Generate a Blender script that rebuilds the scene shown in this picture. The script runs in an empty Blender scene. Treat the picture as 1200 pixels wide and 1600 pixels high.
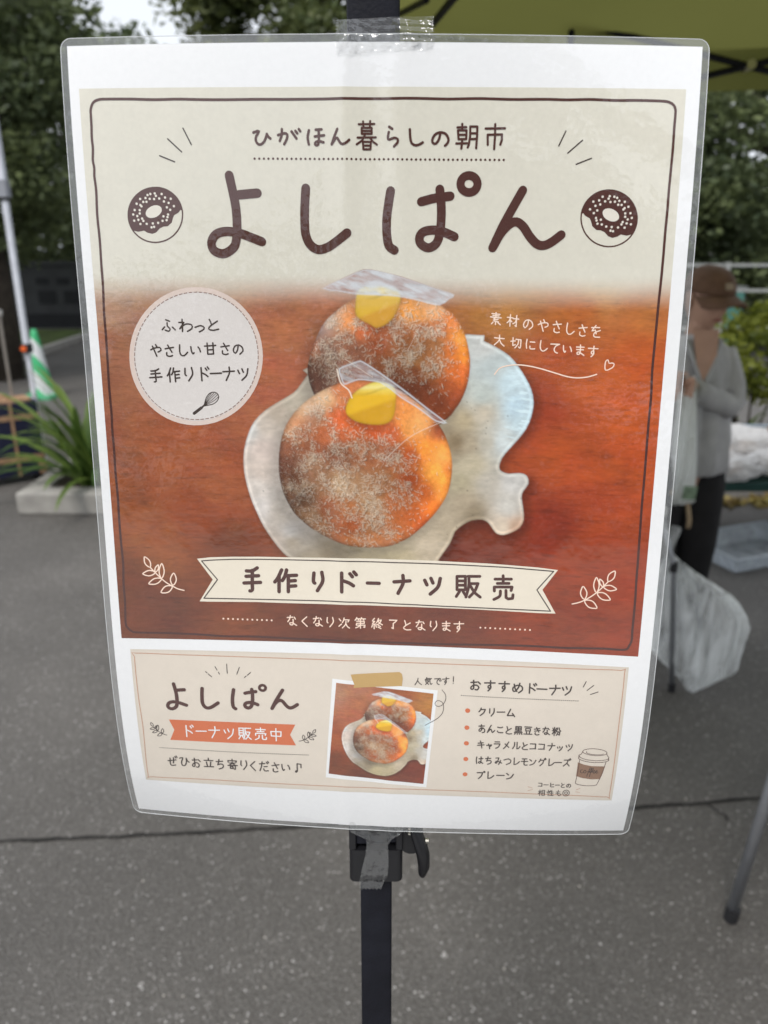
import bpy, math, random
import numpy as np
from mathutils import Vector, Matrix
from mathutils.geometry import delaunay_2d_cdt

# ------------------------------------------------------------------ camera, sky, sun, exposure
scn = bpy.context.scene
COL = scn.collection
CAM_H, PITCH, FOC = 1.52, math.radians(19), 1200.0
cam_d = bpy.data.cameras.new('camera')
cam_d.sensor_fit = 'AUTO'; cam_d.sensor_width = 36.0; cam_d.lens = 27.0      # 26 mm equivalent phone lens
cam_d.clip_start = 0.02; cam_d.clip_end = 2000
cam_d.dof.use_dof = True; cam_d.dof.focus_distance = 0.41; cam_d.dof.aperture_fstop = 9.0
cam = bpy.data.objects.new('camera', cam_d); COL.objects.link(cam)
cam.location = (0, 0, CAM_H); cam.rotation_euler = (math.radians(90) - PITCH, 0, 0)
scn.camera = cam

SUN_EL, SUN_AZ = math.radians(57), math.radians(205)      # overcast; the bright part of the sky is behind the viewer's left
world = bpy.data.worlds.new('World'); scn.world = world; world.use_nodes = True
wn, wl = world.node_tree.nodes, world.node_tree.links
wn.clear()
sky = wn.new('ShaderNodeTexSky'); sky.sky_type = 'NISHITA'; sky.sun_disc = False
sky.sun_elevation = SUN_EL; sky.sun_rotation = SUN_AZ; sky.dust_density = 4.0; sky.air_density = 1.2; sky.altitude = 30
hs = wn.new('ShaderNodeHueSaturation'); hs.inputs['Saturation'].default_value = 0.16      # cloud cover: hardly any blue left
bg = wn.new('ShaderNodeBackground'); bg.inputs['Strength'].default_value = 0.14
wo = wn.new('ShaderNodeOutputWorld')
wl.new(sky.outputs[0], hs.inputs['Color']); cloud = wn.new('ShaderNodeMix'); cloud.data_type = 'RGBA'; cloud.inputs['Factor'].default_value = 0.82; cloud.inputs[7].default_value = (3.35, 3.55, 3.85, 1)      # an even cloud layer over the clear sky
wl.new(hs.outputs[0], cloud.inputs[6]); wl.new(cloud.outputs[2], bg.inputs['Color']); wl.new(bg.outputs[0], wo.inputs[0])
sun_d = bpy.data.lights.new('sun', 'SUN'); sun_d.energy = 1.1; sun_d.angle = math.radians(18); sun_d.color = (1.0, 0.96, 0.91)
sun = bpy.data.objects.new('sun', sun_d); COL.objects.link(sun)
sv = Vector((math.sin(SUN_AZ) * math.cos(SUN_EL), math.cos(SUN_AZ) * math.cos(SUN_EL), math.sin(SUN_EL)))
sun.rotation_euler = sv.to_track_quat('Z', 'Y').to_euler(); sun.location = (0, 0, 20)
scn.view_settings.view_transform = 'Standard'; scn.view_settings.look = 'None'
scn.view_settings.exposure = 1.0; scn.view_settings.gamma = 1.0
scn.cycles.max_bounces = 8; scn.cycles.transparent_max_bounces = 16; scn.cycles.caustics_reflective = False; scn.cycles.caustics_refractive = False

# ------------------------------------------------------------------ helpers
def lin(c):
    c = np.asarray(c, float) / 255.0
    return np.where(c <= 0.04045, c / 12.92, ((c + 0.055) / 1.055) ** 2.4)
def rgb(*c): return tuple(float(v) for v in lin(c))

def mat(name, col, rough=0.7, var=0.15, scale=8.0, bump=0.0, bscale=60.0, spec=0.3, metal=0.0, trans=0.0, alpha=1.0, coat=0.0):
    m = bpy.data.materials.new(name); m.use_nodes = True
    n, l = m.node_tree.nodes, m.node_tree.links
    b = n['Principled BSDF']
    b.inputs['Roughness'].default_value = rough; b.inputs['Metallic'].default_value = metal
    b.inputs['Specular IOR Level'].default_value = spec; b.inputs['Coat Weight'].default_value = coat
    tc = n.new('ShaderNodeTexCoord'); no = n.new('ShaderNodeTexNoise'); no.inputs['Scale'].default_value = scale; no.inputs['Detail'].default_value = 5
    l.new(tc.outputs['Object'], no.inputs['Vector'])
    r = n.new('ShaderNodeValToRGB'); r.color_ramp.elements[0].position = 0.3; r.color_ramp.elements[1].position = 0.7
    r.color_ramp.elements[0].color = tuple(max(0, c * (1 - var)) for c in col[:3]) + (1,)
    r.color_ramp.elements[1].color = tuple(min(1, c * (1 + var)) for c in col[:3]) + (1,)
    l.new(no.outputs['Fac'], r.inputs['Fac']); l.new(r.outputs['Color'], b.inputs['Base Color'])
    if bump:
        n2 = n.new('ShaderNodeTexNoise'); n2.inputs['Scale'].default_value = bscale; n2.inputs['Detail'].default_value = 4
        bp = n.new('ShaderNodeBump'); bp.inputs['Strength'].default_value = bump; bp.inputs['Distance'].default_value = 0.01
        l.new(tc.outputs['Object'], n2.inputs['Vector']); l.new(n2.outputs['Fac'], bp.inputs['Height']); l.new(bp.outputs[0], b.inputs['Normal'])
    out = n['Material Output']; last = b.outputs[0]
    if trans:
        t = n.new('ShaderNodeBsdfTranslucent'); l.new(r.outputs['Color'], t.inputs['Color'])
        mx = n.new('ShaderNodeMixShader'); mx.inputs[0].default_value = trans
        l.new(last, mx.inputs[1]); l.new(t.outputs[0], mx.inputs[2]); last = mx.outputs[0]
    if alpha < 1:
        t = n.new('ShaderNodeBsdfTransparent'); mx = n.new('ShaderNodeMixShader'); mx.inputs[0].default_value = alpha
        l.new(t.outputs[0], mx.inputs[1]); l.new(last, mx.inputs[2]); last = mx.outputs[0]
    l.new(last, out.inputs['Surface'])
    return m

ORG = {}
def link(o, parent=None):
    COL.objects.link(o)
    if parent is not None:
        o.parent = parent; ORG[o.name] = ORG[parent.name]
    return o
def thing(name, label, cat, loc=(0, 0, 0), group=None, kind=None):
    o = bpy.data.objects.new(name, None); o.location = loc; o.empty_display_size = 0.1
    COL.objects.link(o); ORG[o.name] = np.array(loc, float)
    tag(o, label, cat, group, kind); return o
def tag(o, label=None, cat=None, group=None, kind=None):
    if label: o['label'] = label
    if cat: o['category'] = cat
    if group: o['group'] = group
    if kind: o['kind'] = kind
    return o
def flip(mb): mb.f = [q[::-1] for q in mb.f]
def make(name, v, f, m, parent=None, smooth=False, loc=None, label=None):
    v = np.asarray(v, float)
    org = ORG[parent.name] if parent is not None else (np.array(loc, float) if loc is not None else np.zeros(3))
    me = bpy.data.meshes.new(name); me.from_pydata((v - org).tolist(), [], f); me.update()
    if m: me.materials.append(m)
    if smooth: me.polygons.foreach_set('use_smooth', [True] * len(me.polygons))
    o = bpy.data.objects.new(name, me); link(o, parent)
    if parent is None: o.location = org; ORG[o.name] = org
    if label: o['label'] = label
    return o

class MB:
    """collects shapes that end up in one mesh"""
    def __init__(s): s.v = []; s.f = []
    def add(s, v, f):
        k = len(s.v); s.v += [tuple(map(float, p)) for p in v]; s.f += [tuple(i + k for i in q) for q in f]; return s
    def box(s, c, h, ax=None, bev=0.0):
        """oriented box; bev chamfers the four edges along the third axis"""
        ax = np.eye(3) if ax is None else np.asarray(ax, float)
        c = np.asarray(c, float); hx, hy, hz = h; b = min(bev, hx * .9, hy * .9)
        if b > 0:
            P = []
            for sx, sy in ((1, 1), (-1, 1), (-1, -1), (1, -1)):
                a0 = {(1, 1): 0, (-1, 1): 90, (-1, -1): 180, (1, -1): 270}[(sx, sy)]
                for k in range(4):
                    a = math.radians(a0 + 30 * k); P.append((sx * (hx - b) + b * math.cos(a), sy * (hy - b) + b * math.sin(a)))
        else: P = [(hx, hy), (-hx, hy), (-hx, -hy), (hx, -hy)]
        n = len(P); v = []
        for z in (-hz, hz):
            for x, y in P: v.append(c + ax[0] * x + ax[1] * y + ax[2] * z)
        f = [(i, (i + 1) % n, n + (i + 1) % n, n + i) for i in range(n)] + [tuple(range(n))[::-1], tuple(range(n, 2 * n))]
        return s.add(v, f)
    def tube(s, pts, r, n=10, cap=True, flat=1.0, up=(0, 0, 1)):
        pts = [np.asarray(p, float) for p in pts]; R = r if hasattr(r, '__len__') else [r] * len(pts)
        v = []; prev = None
        for i, p in enumerate(pts):
            t = pts[min(i + 1, len(pts) - 1)] - pts[max(i - 1, 0)]; t = t / (np.linalg.norm(t) + 1e-12)
            if prev is None:
                u = np.asarray(up, float)
                if abs(u @ t) > .95: u = np.array([1., 0, 0])
                x = np.cross(u, t)
            else: x = prev - t * (prev @ t)
            x = x / (np.linalg.norm(x) + 1e-12); y = np.cross(t, x); prev = x
            for k in range(n):
                a = 2 * math.pi * k / n; v.append(p + x * R[i] * math.cos(a) + y * R[i] * flat * math.sin(a))
        f = [(i * n + k, i * n + (k + 1) % n, (i + 1) * n + (k + 1) % n, (i + 1) * n + k) for i in range(len(pts) - 1) for k in range(n)]
        if cap: f += [tuple(range(n))[::-1], tuple(range((len(pts) - 1) * n, len(pts) * n))]
        return s.add(v, f)
    def loft(s, rings, cap=True):
        n = len(rings[0]); v = [p for r in rings for p in r]
        f = [(i * n + k, i * n + (k + 1) % n, (i + 1) * n + (k + 1) % n, (i + 1) * n + k) for i in range(len(rings) - 1) for k in range(n)]
        if cap: f += [tuple(range(n))[::-1], tuple(range((len(rings) - 1) * n, len(rings) * n))]
        return s.add(v, f)
    def grid(s, P):
        """P: rows x cols x 3"""
        P = np.asarray(P, float); r, c = P.shape[:2]
        f = [(i * c + j, i * c + j + 1, (i + 1) * c + j + 1, (i + 1) * c + j) for i in range(r - 1) for j in range(c - 1)]
        return s.add(P.reshape(-1, 3), f)
    def build(s, name, m, parent=None, smooth=False, loc=None, label=None): return make(name, s.v, s.f, m, parent, smooth, loc, label)

def auto(o, deg=40):
    me = o.data; me.polygons.foreach_set('use_smooth', [True] * len(me.polygons)); me.set_sharp_from_angle(angle=math.radians(deg)); return o
def vnoise(x, y, seed=0):
    """smooth value noise on arrays"""
    rs = np.random.RandomState(seed); T = rs.rand(256, 256)
    xi = np.floor(x).astype(int); yi = np.floor(y).astype(int); fx = x - xi; fy = y - yi
    fx = fx * fx * (3 - 2 * fx); fy = fy * fy * (3 - 2 * fy)
    g = lambda a, b: T[a & 255, b & 255]
    return (g(xi, yi) * (1 - fx) + g(xi + 1, yi) * fx) * (1 - fy) + (g(xi, yi + 1) * (1 - fx) + g(xi + 1, yi + 1) * fx) * fy
def fbm(x, y, seed=0, o=4):
    s = 0; a = .5; t = 0
    for k in range(o): s = s + a * vnoise(x * 2 ** k, y * 2 ** k, seed + k); t += a; a *= .5
    return s / t

PARTS = [
('border_line','hand-drawn brown border line with rounded corners round the upper panel','brown',0.15,[('s',1.21,1,1,[-2601,-3734,-2376,-3732,-2145,-3725,-1927,-3728,-1704,-3723,-1481,-3721,-1170,-3723,-867,-3722,-571,-3724,-267,-3727,33,-3727,333,-3731,633,-3726,929,-3731,1227,-3725,1530,-3728,1748,-3725,1962,-3730,2184,-3724,2400,-3726,2620,-3722,2692,-3712,2733,-3687,2750,-3657,2755,-3613,2753,-3500,2754,-3380,2754,-3269,2751,-3152,2747,-2955,2747,-2755,2744,-2549,2744,-2341,2742,-2134,2737,-1924,2735,-1712,2733,-1499,2731,-1252,2741,-999,2739,-739,2740,-481,2742,-189,2740,114,2744,419,2748,736,2749,925,2754,1106,2755,1292,2754,1486,2756,1597,2735,1665,2691,1713,2461,1714,2234,1723,2002,1730,1770,1727,1353,1734,930,1747,513,1755,87,1753,-279,1751,-629,1751,-994,1743,-1357,1734,-1695,1738,-2024,1723,-2363,1715,-2697,1713,-2754,1699,-2794,1661,-2815,1602,-2805,1365,-2806,1136,-2795,906,-2801,677,-2804,417,-2801,150,-2807,-119,-2804,-371,-2808,-550,-2803,-717,-2805,-885,-2806,-1043,-2801,-1294,-2797,-1537,-2797,-1772,-2786,-2009,-2784,-2233,-2780,-2464,-2785,-2689,-2777,-2903,-2779,-2980,-2784,-3050,-2779,-3129,-2787,-3194,-2778,-3299,-2781,-3398,-2776,-3500,-2775,-3595,-2771,-3651,-2741,-3707,-2683,-3731])]),
('lettering','large brown hiragana title','brown',0.2,[('s',4.29,1,0,[-1389,-2885,-1292,-2895,-1191,-2903]),('s',4.35,1,0,[-1459,-3061,-1428,-2899,-1408,-2768,-1404,-2622,-1413,-2503,-1446,-2406,-1548,-2345,-1643,-2372,-1667,-2447,-1618,-2523,-1514,-2552,-1380,-2535,-1270,-2498,-1165,-2459]),('s',4.32,1,0,[-718,-2948,-732,-2772,-735,-2626,-727,-2523,-685,-2434,-606,-2389,-511,-2412,-415,-2472,-319,-2544]),('s',4.29,1,0,[104,-2927,82,-2792,67,-2653,73,-2512,94,-2425,146,-2387]),('s',4.22,1,0,[401,-2832,527,-2863,679,-2883]),('s',4.27,1,0,[577,-2944,594,-2809,598,-2686,588,-2546,554,-2451,480,-2411,403,-2450,392,-2513,435,-2561,534,-2575,634,-2554,730,-2515]),('s',3.91,1,1,[937,-2992,927,-2954,899,-2926,858,-2916,817,-2926,786,-2953,774,-2991,783,-3029,812,-3057,853,-3067,894,-3057,924,-3029]),('s',4.21,1,0,[1370,-2936,1284,-2780,1194,-2610,1106,-2414]),('s',4.22,1,0,[1106,-2414,1181,-2548,1259,-2629,1324,-2652,1392,-2610,1462,-2517,1532,-2451,1598,-2437,1670,-2467,1761,-2535])]),
('lettering','small brown subtitle above the title','brown',0.2,[('s',1.2,1,0,[-1207,-3438,-1153,-3452,-1181,-3406,-1187,-3370,-1169,-3340,-1141,-3334,-1106,-3360,-1085,-3406,-1079,-3426]),('s',1.2,1,0,[-1079,-3426,-1065,-3401,-1046,-3386]),('s',1.2,1,0,[-971,-3416,-912,-3431,-884,-3421,-889,-3381,-915,-3337]),('s',1.19,1,0,[-934,-3467,-937,-3416,-957,-3365]),('s',1.19,1,0,[-842,-3447,-796,-3386]),('s',1.19,1,0,[-805,-3452,-787,-3431]),('s',1.19,1,0,[-772,-3467,-758,-3449]),('s',1.19,1,0,[-676,-3457,-689,-3396,-679,-3335]),('s',1.19,1,0,[-611,-3462,-555,-3465]),('s',1.19,1,0,[-621,-3404,-532,-3414]),('s',1.19,1,0,[-583,-3462,-582,-3386,-589,-3335,-612,-3328,-620,-3347,-588,-3364,-538,-3353]),('s',1.19,1,0,[-405,-3467,-437,-3396,-460,-3335]),('s',1.19,1,0,[-460,-3335,-426,-3381,-406,-3391,-381,-3351,-354,-3337,-320,-3351,-292,-3374]),('s',1.0,0,0,[-202,-3509,-54,-3512]),('s',1.0,0,0,[-161,-3533,-158,-3489]),('s',1.0,0,0,[-94,-3536,-97,-3490]),('s',1.0,0,0,[-174,-3479,-80,-3479,-80,-3427,-174,-3427,-174,-3479]),('s',1.0,0,0,[-169,-3452,-85,-3452]),('s',1.0,0,0,[-213,-3394,-41,-3397]),('s',1.0,0,0,[-141,-3422,-169,-3371,-222,-3336]),('s',1.0,0,0,[-96,-3392,-63,-3356,-29,-3334]),('s',1.01,0,0,[-163,-3358,-87,-3358,-91,-3293,-158,-3293,-163,-3358]),('s',1.01,0,0,[-154,-3326,-94,-3326]),('s',1.18,1,0,[85,-3488,115,-3470]),('s',1.18,1,0,[82,-3442,74,-3392,88,-3377,132,-3392,166,-3382,166,-3352,133,-3318]),('s',1.18,1,0,[281,-3466,286,-3397,300,-3347,339,-3329,378,-3339,405,-3355]),('s',1.18,1,0,[569,-3441,560,-3388,533,-3347,505,-3347,494,-3373,515,-3418,564,-3441,619,-3429,646,-3388,642,-3353,617,-3327]),('s',1.05,0,0,[728,-3484,811,-3487]),('s',1.05,0,0,[773,-3515,775,-3464]),('s',1.05,0,0,[734,-3459,815,-3459,814,-3384,742,-3383,734,-3459]),('s',1.05,0,0,[741,-3421,813,-3421]),('s',1.06,0,0,[722,-3346,823,-3348]),('s',1.06,0,0,[778,-3383,771,-3302]),('s',1.05,0,0,[849,-3492,915,-3492,916,-3419,911,-3306]),('s',1.05,0,0,[849,-3492,850,-3409,841,-3338,831,-3313]),('s',1.05,0,0,[857,-3434,912,-3434]),('s',1.05,0,0,[859,-3384,914,-3386]),('s',1.05,0,0,[1082,-3513,1084,-3410,1081,-3298]),('s',1.05,0,0,[993,-3475,1174,-3478]),('s',1.05,0,0,[1019,-3336,1015,-3422,1149,-3425,1149,-3374,1137,-3337])]),
('dotted_line','','brown',0.15,[('d',0.55,[-1205,-3210,-1160,-3210,-1115,-3210,-1071,-3210,-1026,-3210,-982,-3210,-937,-3209,-893,-3209,-848,-3209,-804,-3209,-759,-3209,-715,-3209,-671,-3209,-626,-3209,-582,-3208,-538,-3208,-493,-3208,-449,-3208,-405,-3208,-361,-3208,-316,-3208,-272,-3208,-228,-3207,-184,-3207,-140,-3207,-96,-3207,-52,-3207,-7,-3207,37,-3207,81,-3207,125,-3207,169,-3207,213,-3206,257,-3206,301,-3206,344,-3206,388,-3206,432,-3206,476,-3206,520,-3206,564,-3206,608,-3205,652,-3205,695,-3205,739,-3205,783,-3205,827,-3205,870,-3205,914,-3205,958,-3205,1001,-3205,1045,-3204,1089,-3204,1132,-3204,1176,-3204])]),
('sparkle_lines','','ink',0.15,[('s',0.62,1,0,[-1884,-3476,-1812,-3333]),('s',0.62,1,0,[-2039,-3384,-1910,-3269]),('s',0.63,1,0,[-2127,-3235,-1984,-3181])]),
('sparkle_lines','','ink',0.15,[('s',0.6,1,0,[1745,-3456,1687,-3328]),('s',0.6,1,0,[1906,-3377,1775,-3265]),('s',0.6,1,0,[2000,-3220,1860,-3167])]),
('doughnut_drawing','iced doughnut drawing left of the title','brown',0.1,[('s',0.7,1,1,[-2478,-2699,-2478,-2659,-2471,-2620,-2458,-2584,-2439,-2549,-2413,-2519,-2383,-2493,-2348,-2472,-2310,-2457,-2269,-2448,-2227,-2445,-2184,-2449,-2142,-2459,-2102,-2474,-2064,-2496,-2030,-2522,-2000,-2553,-1976,-2587,-1957,-2624,-1945,-2663,-1939,-2702,-1939,-2742,-1947,-2780,-1960,-2816,-1980,-2850,-2005,-2879,-2036,-2905,-2070,-2925,-2108,-2940,-2148,-2949,-2190,-2951,-2232,-2948,-2274,-2939,-2314,-2924,-2351,-2903,-2385,-2878,-2415,-2848,-2440,-2814,-2459,-2777,-2472,-2739]),('f',0,[-1938,-2738,-1941,-2763,-1948,-2788,-1957,-2812,-1969,-2835,-1983,-2856,-2000,-2876,-2019,-2893,-2040,-2909,-2062,-2922,-2086,-2934,-2112,-2942,-2139,-2948,-2166,-2952,-2193,-2953,-2221,-2951,-2249,-2946,-2276,-2939,-2303,-2930,-2329,-2918,-2353,-2904,-2376,-2887,-2397,-2869,-2416,-2848,-2433,-2826,-2448,-2803,-2460,-2779,-2469,-2753,-2476,-2727,-2480,-2701,-2480,-2675,-2478,-2649,-2474,-2623,-2466,-2598,-2455,-2575,-2442,-2552,-2426,-2551,-2390,-2543,-2332,-2554,-2298,-2535,-2252,-2525,-2212,-2539,-2173,-2577,-2136,-2593,-2093,-2597,-2051,-2631,-2036,-2675,-2021,-2700,-1977,-2724,-1955,-2749])]),
('sprinkles','pale sprinkles and hole of the doughnut drawing','beige',0.16,[('d',0.58,[-2132,-2892,-2200,-2897,-2190,-2875,-2244,-2892,-2272,-2882,-2045,-2849,-2101,-2860,-2159,-2851,-2210,-2846,-2253,-2847,-2294,-2855,-2348,-2846,-2287,-2820,-2319,-2819,-2386,-2802,-2114,-2824,-2069,-2811,-2019,-2782,-2057,-2748,-2089,-2771,-2350,-2790,-2340,-2779,-2360,-2743,-2410,-2744,-2362,-2713,-2427,-2703,-2388,-2689,-2380,-2654,-2422,-2646,-2342,-2666,-2331,-2645,-2363,-2616,-2300,-2617,-2239,-2622,-2186,-2627,-2141,-2646,-2100,-2653,-2129,-2688,-2089,-2681,-2254,-2585,-2082,-2705,-2229,-2590]),('f',0,[-2301,-2697,-2294,-2687,-2284,-2679,-2270,-2674,-2253,-2672,-2235,-2673,-2216,-2677,-2197,-2684,-2180,-2694,-2165,-2706,-2153,-2719,-2145,-2732,-2141,-2746,-2142,-2759,-2147,-2770,-2156,-2779,-2168,-2785,-2183,-2789,-2201,-2789,-2220,-2786,-2238,-2781,-2256,-2772,-2272,-2762,-2286,-2749,-2296,-2736,-2302,-2722,-2304,-2709])]),
('doughnut_drawing','iced doughnut drawing right of the title','brown',0.1,[('s',0.67,1,1,[2470,-2686,2470,-2646,2463,-2607,2450,-2570,2431,-2535,2407,-2504,2377,-2478,2344,-2457,2306,-2441,2267,-2431,2225,-2428,2183,-2431,2142,-2441,2102,-2456,2065,-2477,2031,-2504,2002,-2535,1977,-2569,1959,-2607,1946,-2646,1940,-2686,1940,-2726,1947,-2765,1961,-2802,1980,-2836,2005,-2866,2035,-2892,2069,-2913,2106,-2928,2145,-2937,2186,-2940,2228,-2937,2269,-2928,2308,-2913,2345,-2892,2378,-2867,2407,-2836,2432,-2802,2450,-2765,2463,-2726]),('f',0,[1939,-2722,1942,-2748,1948,-2773,1957,-2797,1969,-2821,1983,-2842,1999,-2862,2018,-2880,2039,-2897,2061,-2910,2085,-2922,2110,-2931,2136,-2937,2163,-2941,2190,-2942,2217,-2940,2245,-2936,2271,-2929,2298,-2919,2323,-2907,2347,-2893,2369,-2876,2390,-2857,2409,-2837,2425,-2815,2440,-2791,2451,-2767,2461,-2741,2467,-2715,2471,-2689,2472,-2662,2470,-2636,2465,-2610,2458,-2585,2448,-2561,2435,-2538,2419,-2537,2384,-2528,2328,-2539,2294,-2519,2249,-2508,2209,-2523,2171,-2560,2135,-2577,2093,-2580,2051,-2615,2036,-2659,2022,-2685,1978,-2708,1956,-2733])]),
('sprinkles','pale sprinkles and hole of the doughnut drawing','beige',0.16,[('d',0.57,[2130,-2880,2196,-2885,2187,-2863,2240,-2880,2267,-2870,2045,-2836,2099,-2847,2156,-2839,2207,-2833,2249,-2835,2289,-2843,2342,-2835,2282,-2808,2314,-2807,2379,-2790,2112,-2811,2068,-2798,2019,-2767,2057,-2733,2088,-2757,2344,-2778,2334,-2766,2354,-2730,2403,-2732,2356,-2700,2419,-2690,2381,-2676,2374,-2640,2415,-2632,2336,-2652,2326,-2631,2358,-2601,2296,-2603,2236,-2607,2184,-2611,2140,-2630,2099,-2637,2128,-2673,2088,-2666,2251,-2569,2081,-2689,2227,-2574]),('f',0,[2297,-2683,2290,-2673,2280,-2665,2266,-2659,2250,-2657,2232,-2658,2213,-2662,2195,-2670,2178,-2679,2163,-2691,2152,-2704,2144,-2718,2140,-2732,2140,-2744,2145,-2756,2153,-2765,2166,-2772,2181,-2775,2198,-2776,2216,-2773,2235,-2768,2252,-2759,2268,-2748,2281,-2736,2291,-2722,2297,-2709,2299,-2695])]),
('badge','pale round badge with a dashed rim','badge',0.1,[('f',0,[-1197,-1348,-1204,-1274,-1218,-1200,-1240,-1127,-1269,-1056,-1306,-988,-1349,-924,-1399,-865,-1454,-810,-1515,-762,-1580,-720,-1649,-686,-1720,-658,-1794,-639,-1869,-628,-1944,-625,-2018,-631,-2091,-644,-2161,-666,-2228,-695,-2291,-732,-2349,-776,-2401,-826,-2448,-882,-2487,-943,-2520,-1008,-2546,-1077,-2564,-1148,-2574,-1222,-2576,-1296,-2570,-1371,-2557,-1444,-2536,-1517,-2508,-1587,-2473,-1653,-2431,-1717,-2384,-1775,-2331,-1829,-2273,-1877,-2212,-1919,-2146,-1954,-2078,-1982,-2008,-2004,-1937,-2017,-1865,-2024,-1793,-2023,-1722,-2014,-1653,-1998,-1587,-1974,-1524,-1943,-1465,-1906,-1410,-1862,-1361,-1813,-1317,-1758,-1279,-1698,-1248,-1633,-1224,-1566,-1208,-1495,-1199,-1422])]),
('badge_centre','greyer centre disc of the badge','badgein',0.13,[('f',0,[-1242,-1348,-1248,-1278,-1262,-1209,-1282,-1141,-1310,-1075,-1344,-1011,-1385,-951,-1431,-896,-1483,-845,-1540,-800,-1600,-761,-1665,-729,-1732,-704,-1800,-686,-1870,-675,-1940,-672,-2009,-677,-2077,-690,-2143,-710,-2205,-738,-2264,-772,-2318,-813,-2367,-860,-2411,-912,-2448,-969,-2479,-1030,-2503,-1094,-2519,-1161,-2529,-1229,-2531,-1299,-2526,-1369,-2513,-1438,-2494,-1505,-2468,-1571,-2435,-1633,-2396,-1693,-2352,-1747,-2303,-1798,-2249,-1843,-2191,-1882,-2130,-1915,-2066,-1942,-2000,-1961,-1933,-1974,-1866,-1980,-1799,-1979,-1733,-1971,-1668,-1956,-1606,-1934,-1547,-1905,-1492,-1870,-1441,-1829,-1394,-1783,-1353,-1731,-1318,-1675,-1289,-1615,-1267,-1551,-1252,-1485,-1243,-1417])]),
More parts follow.
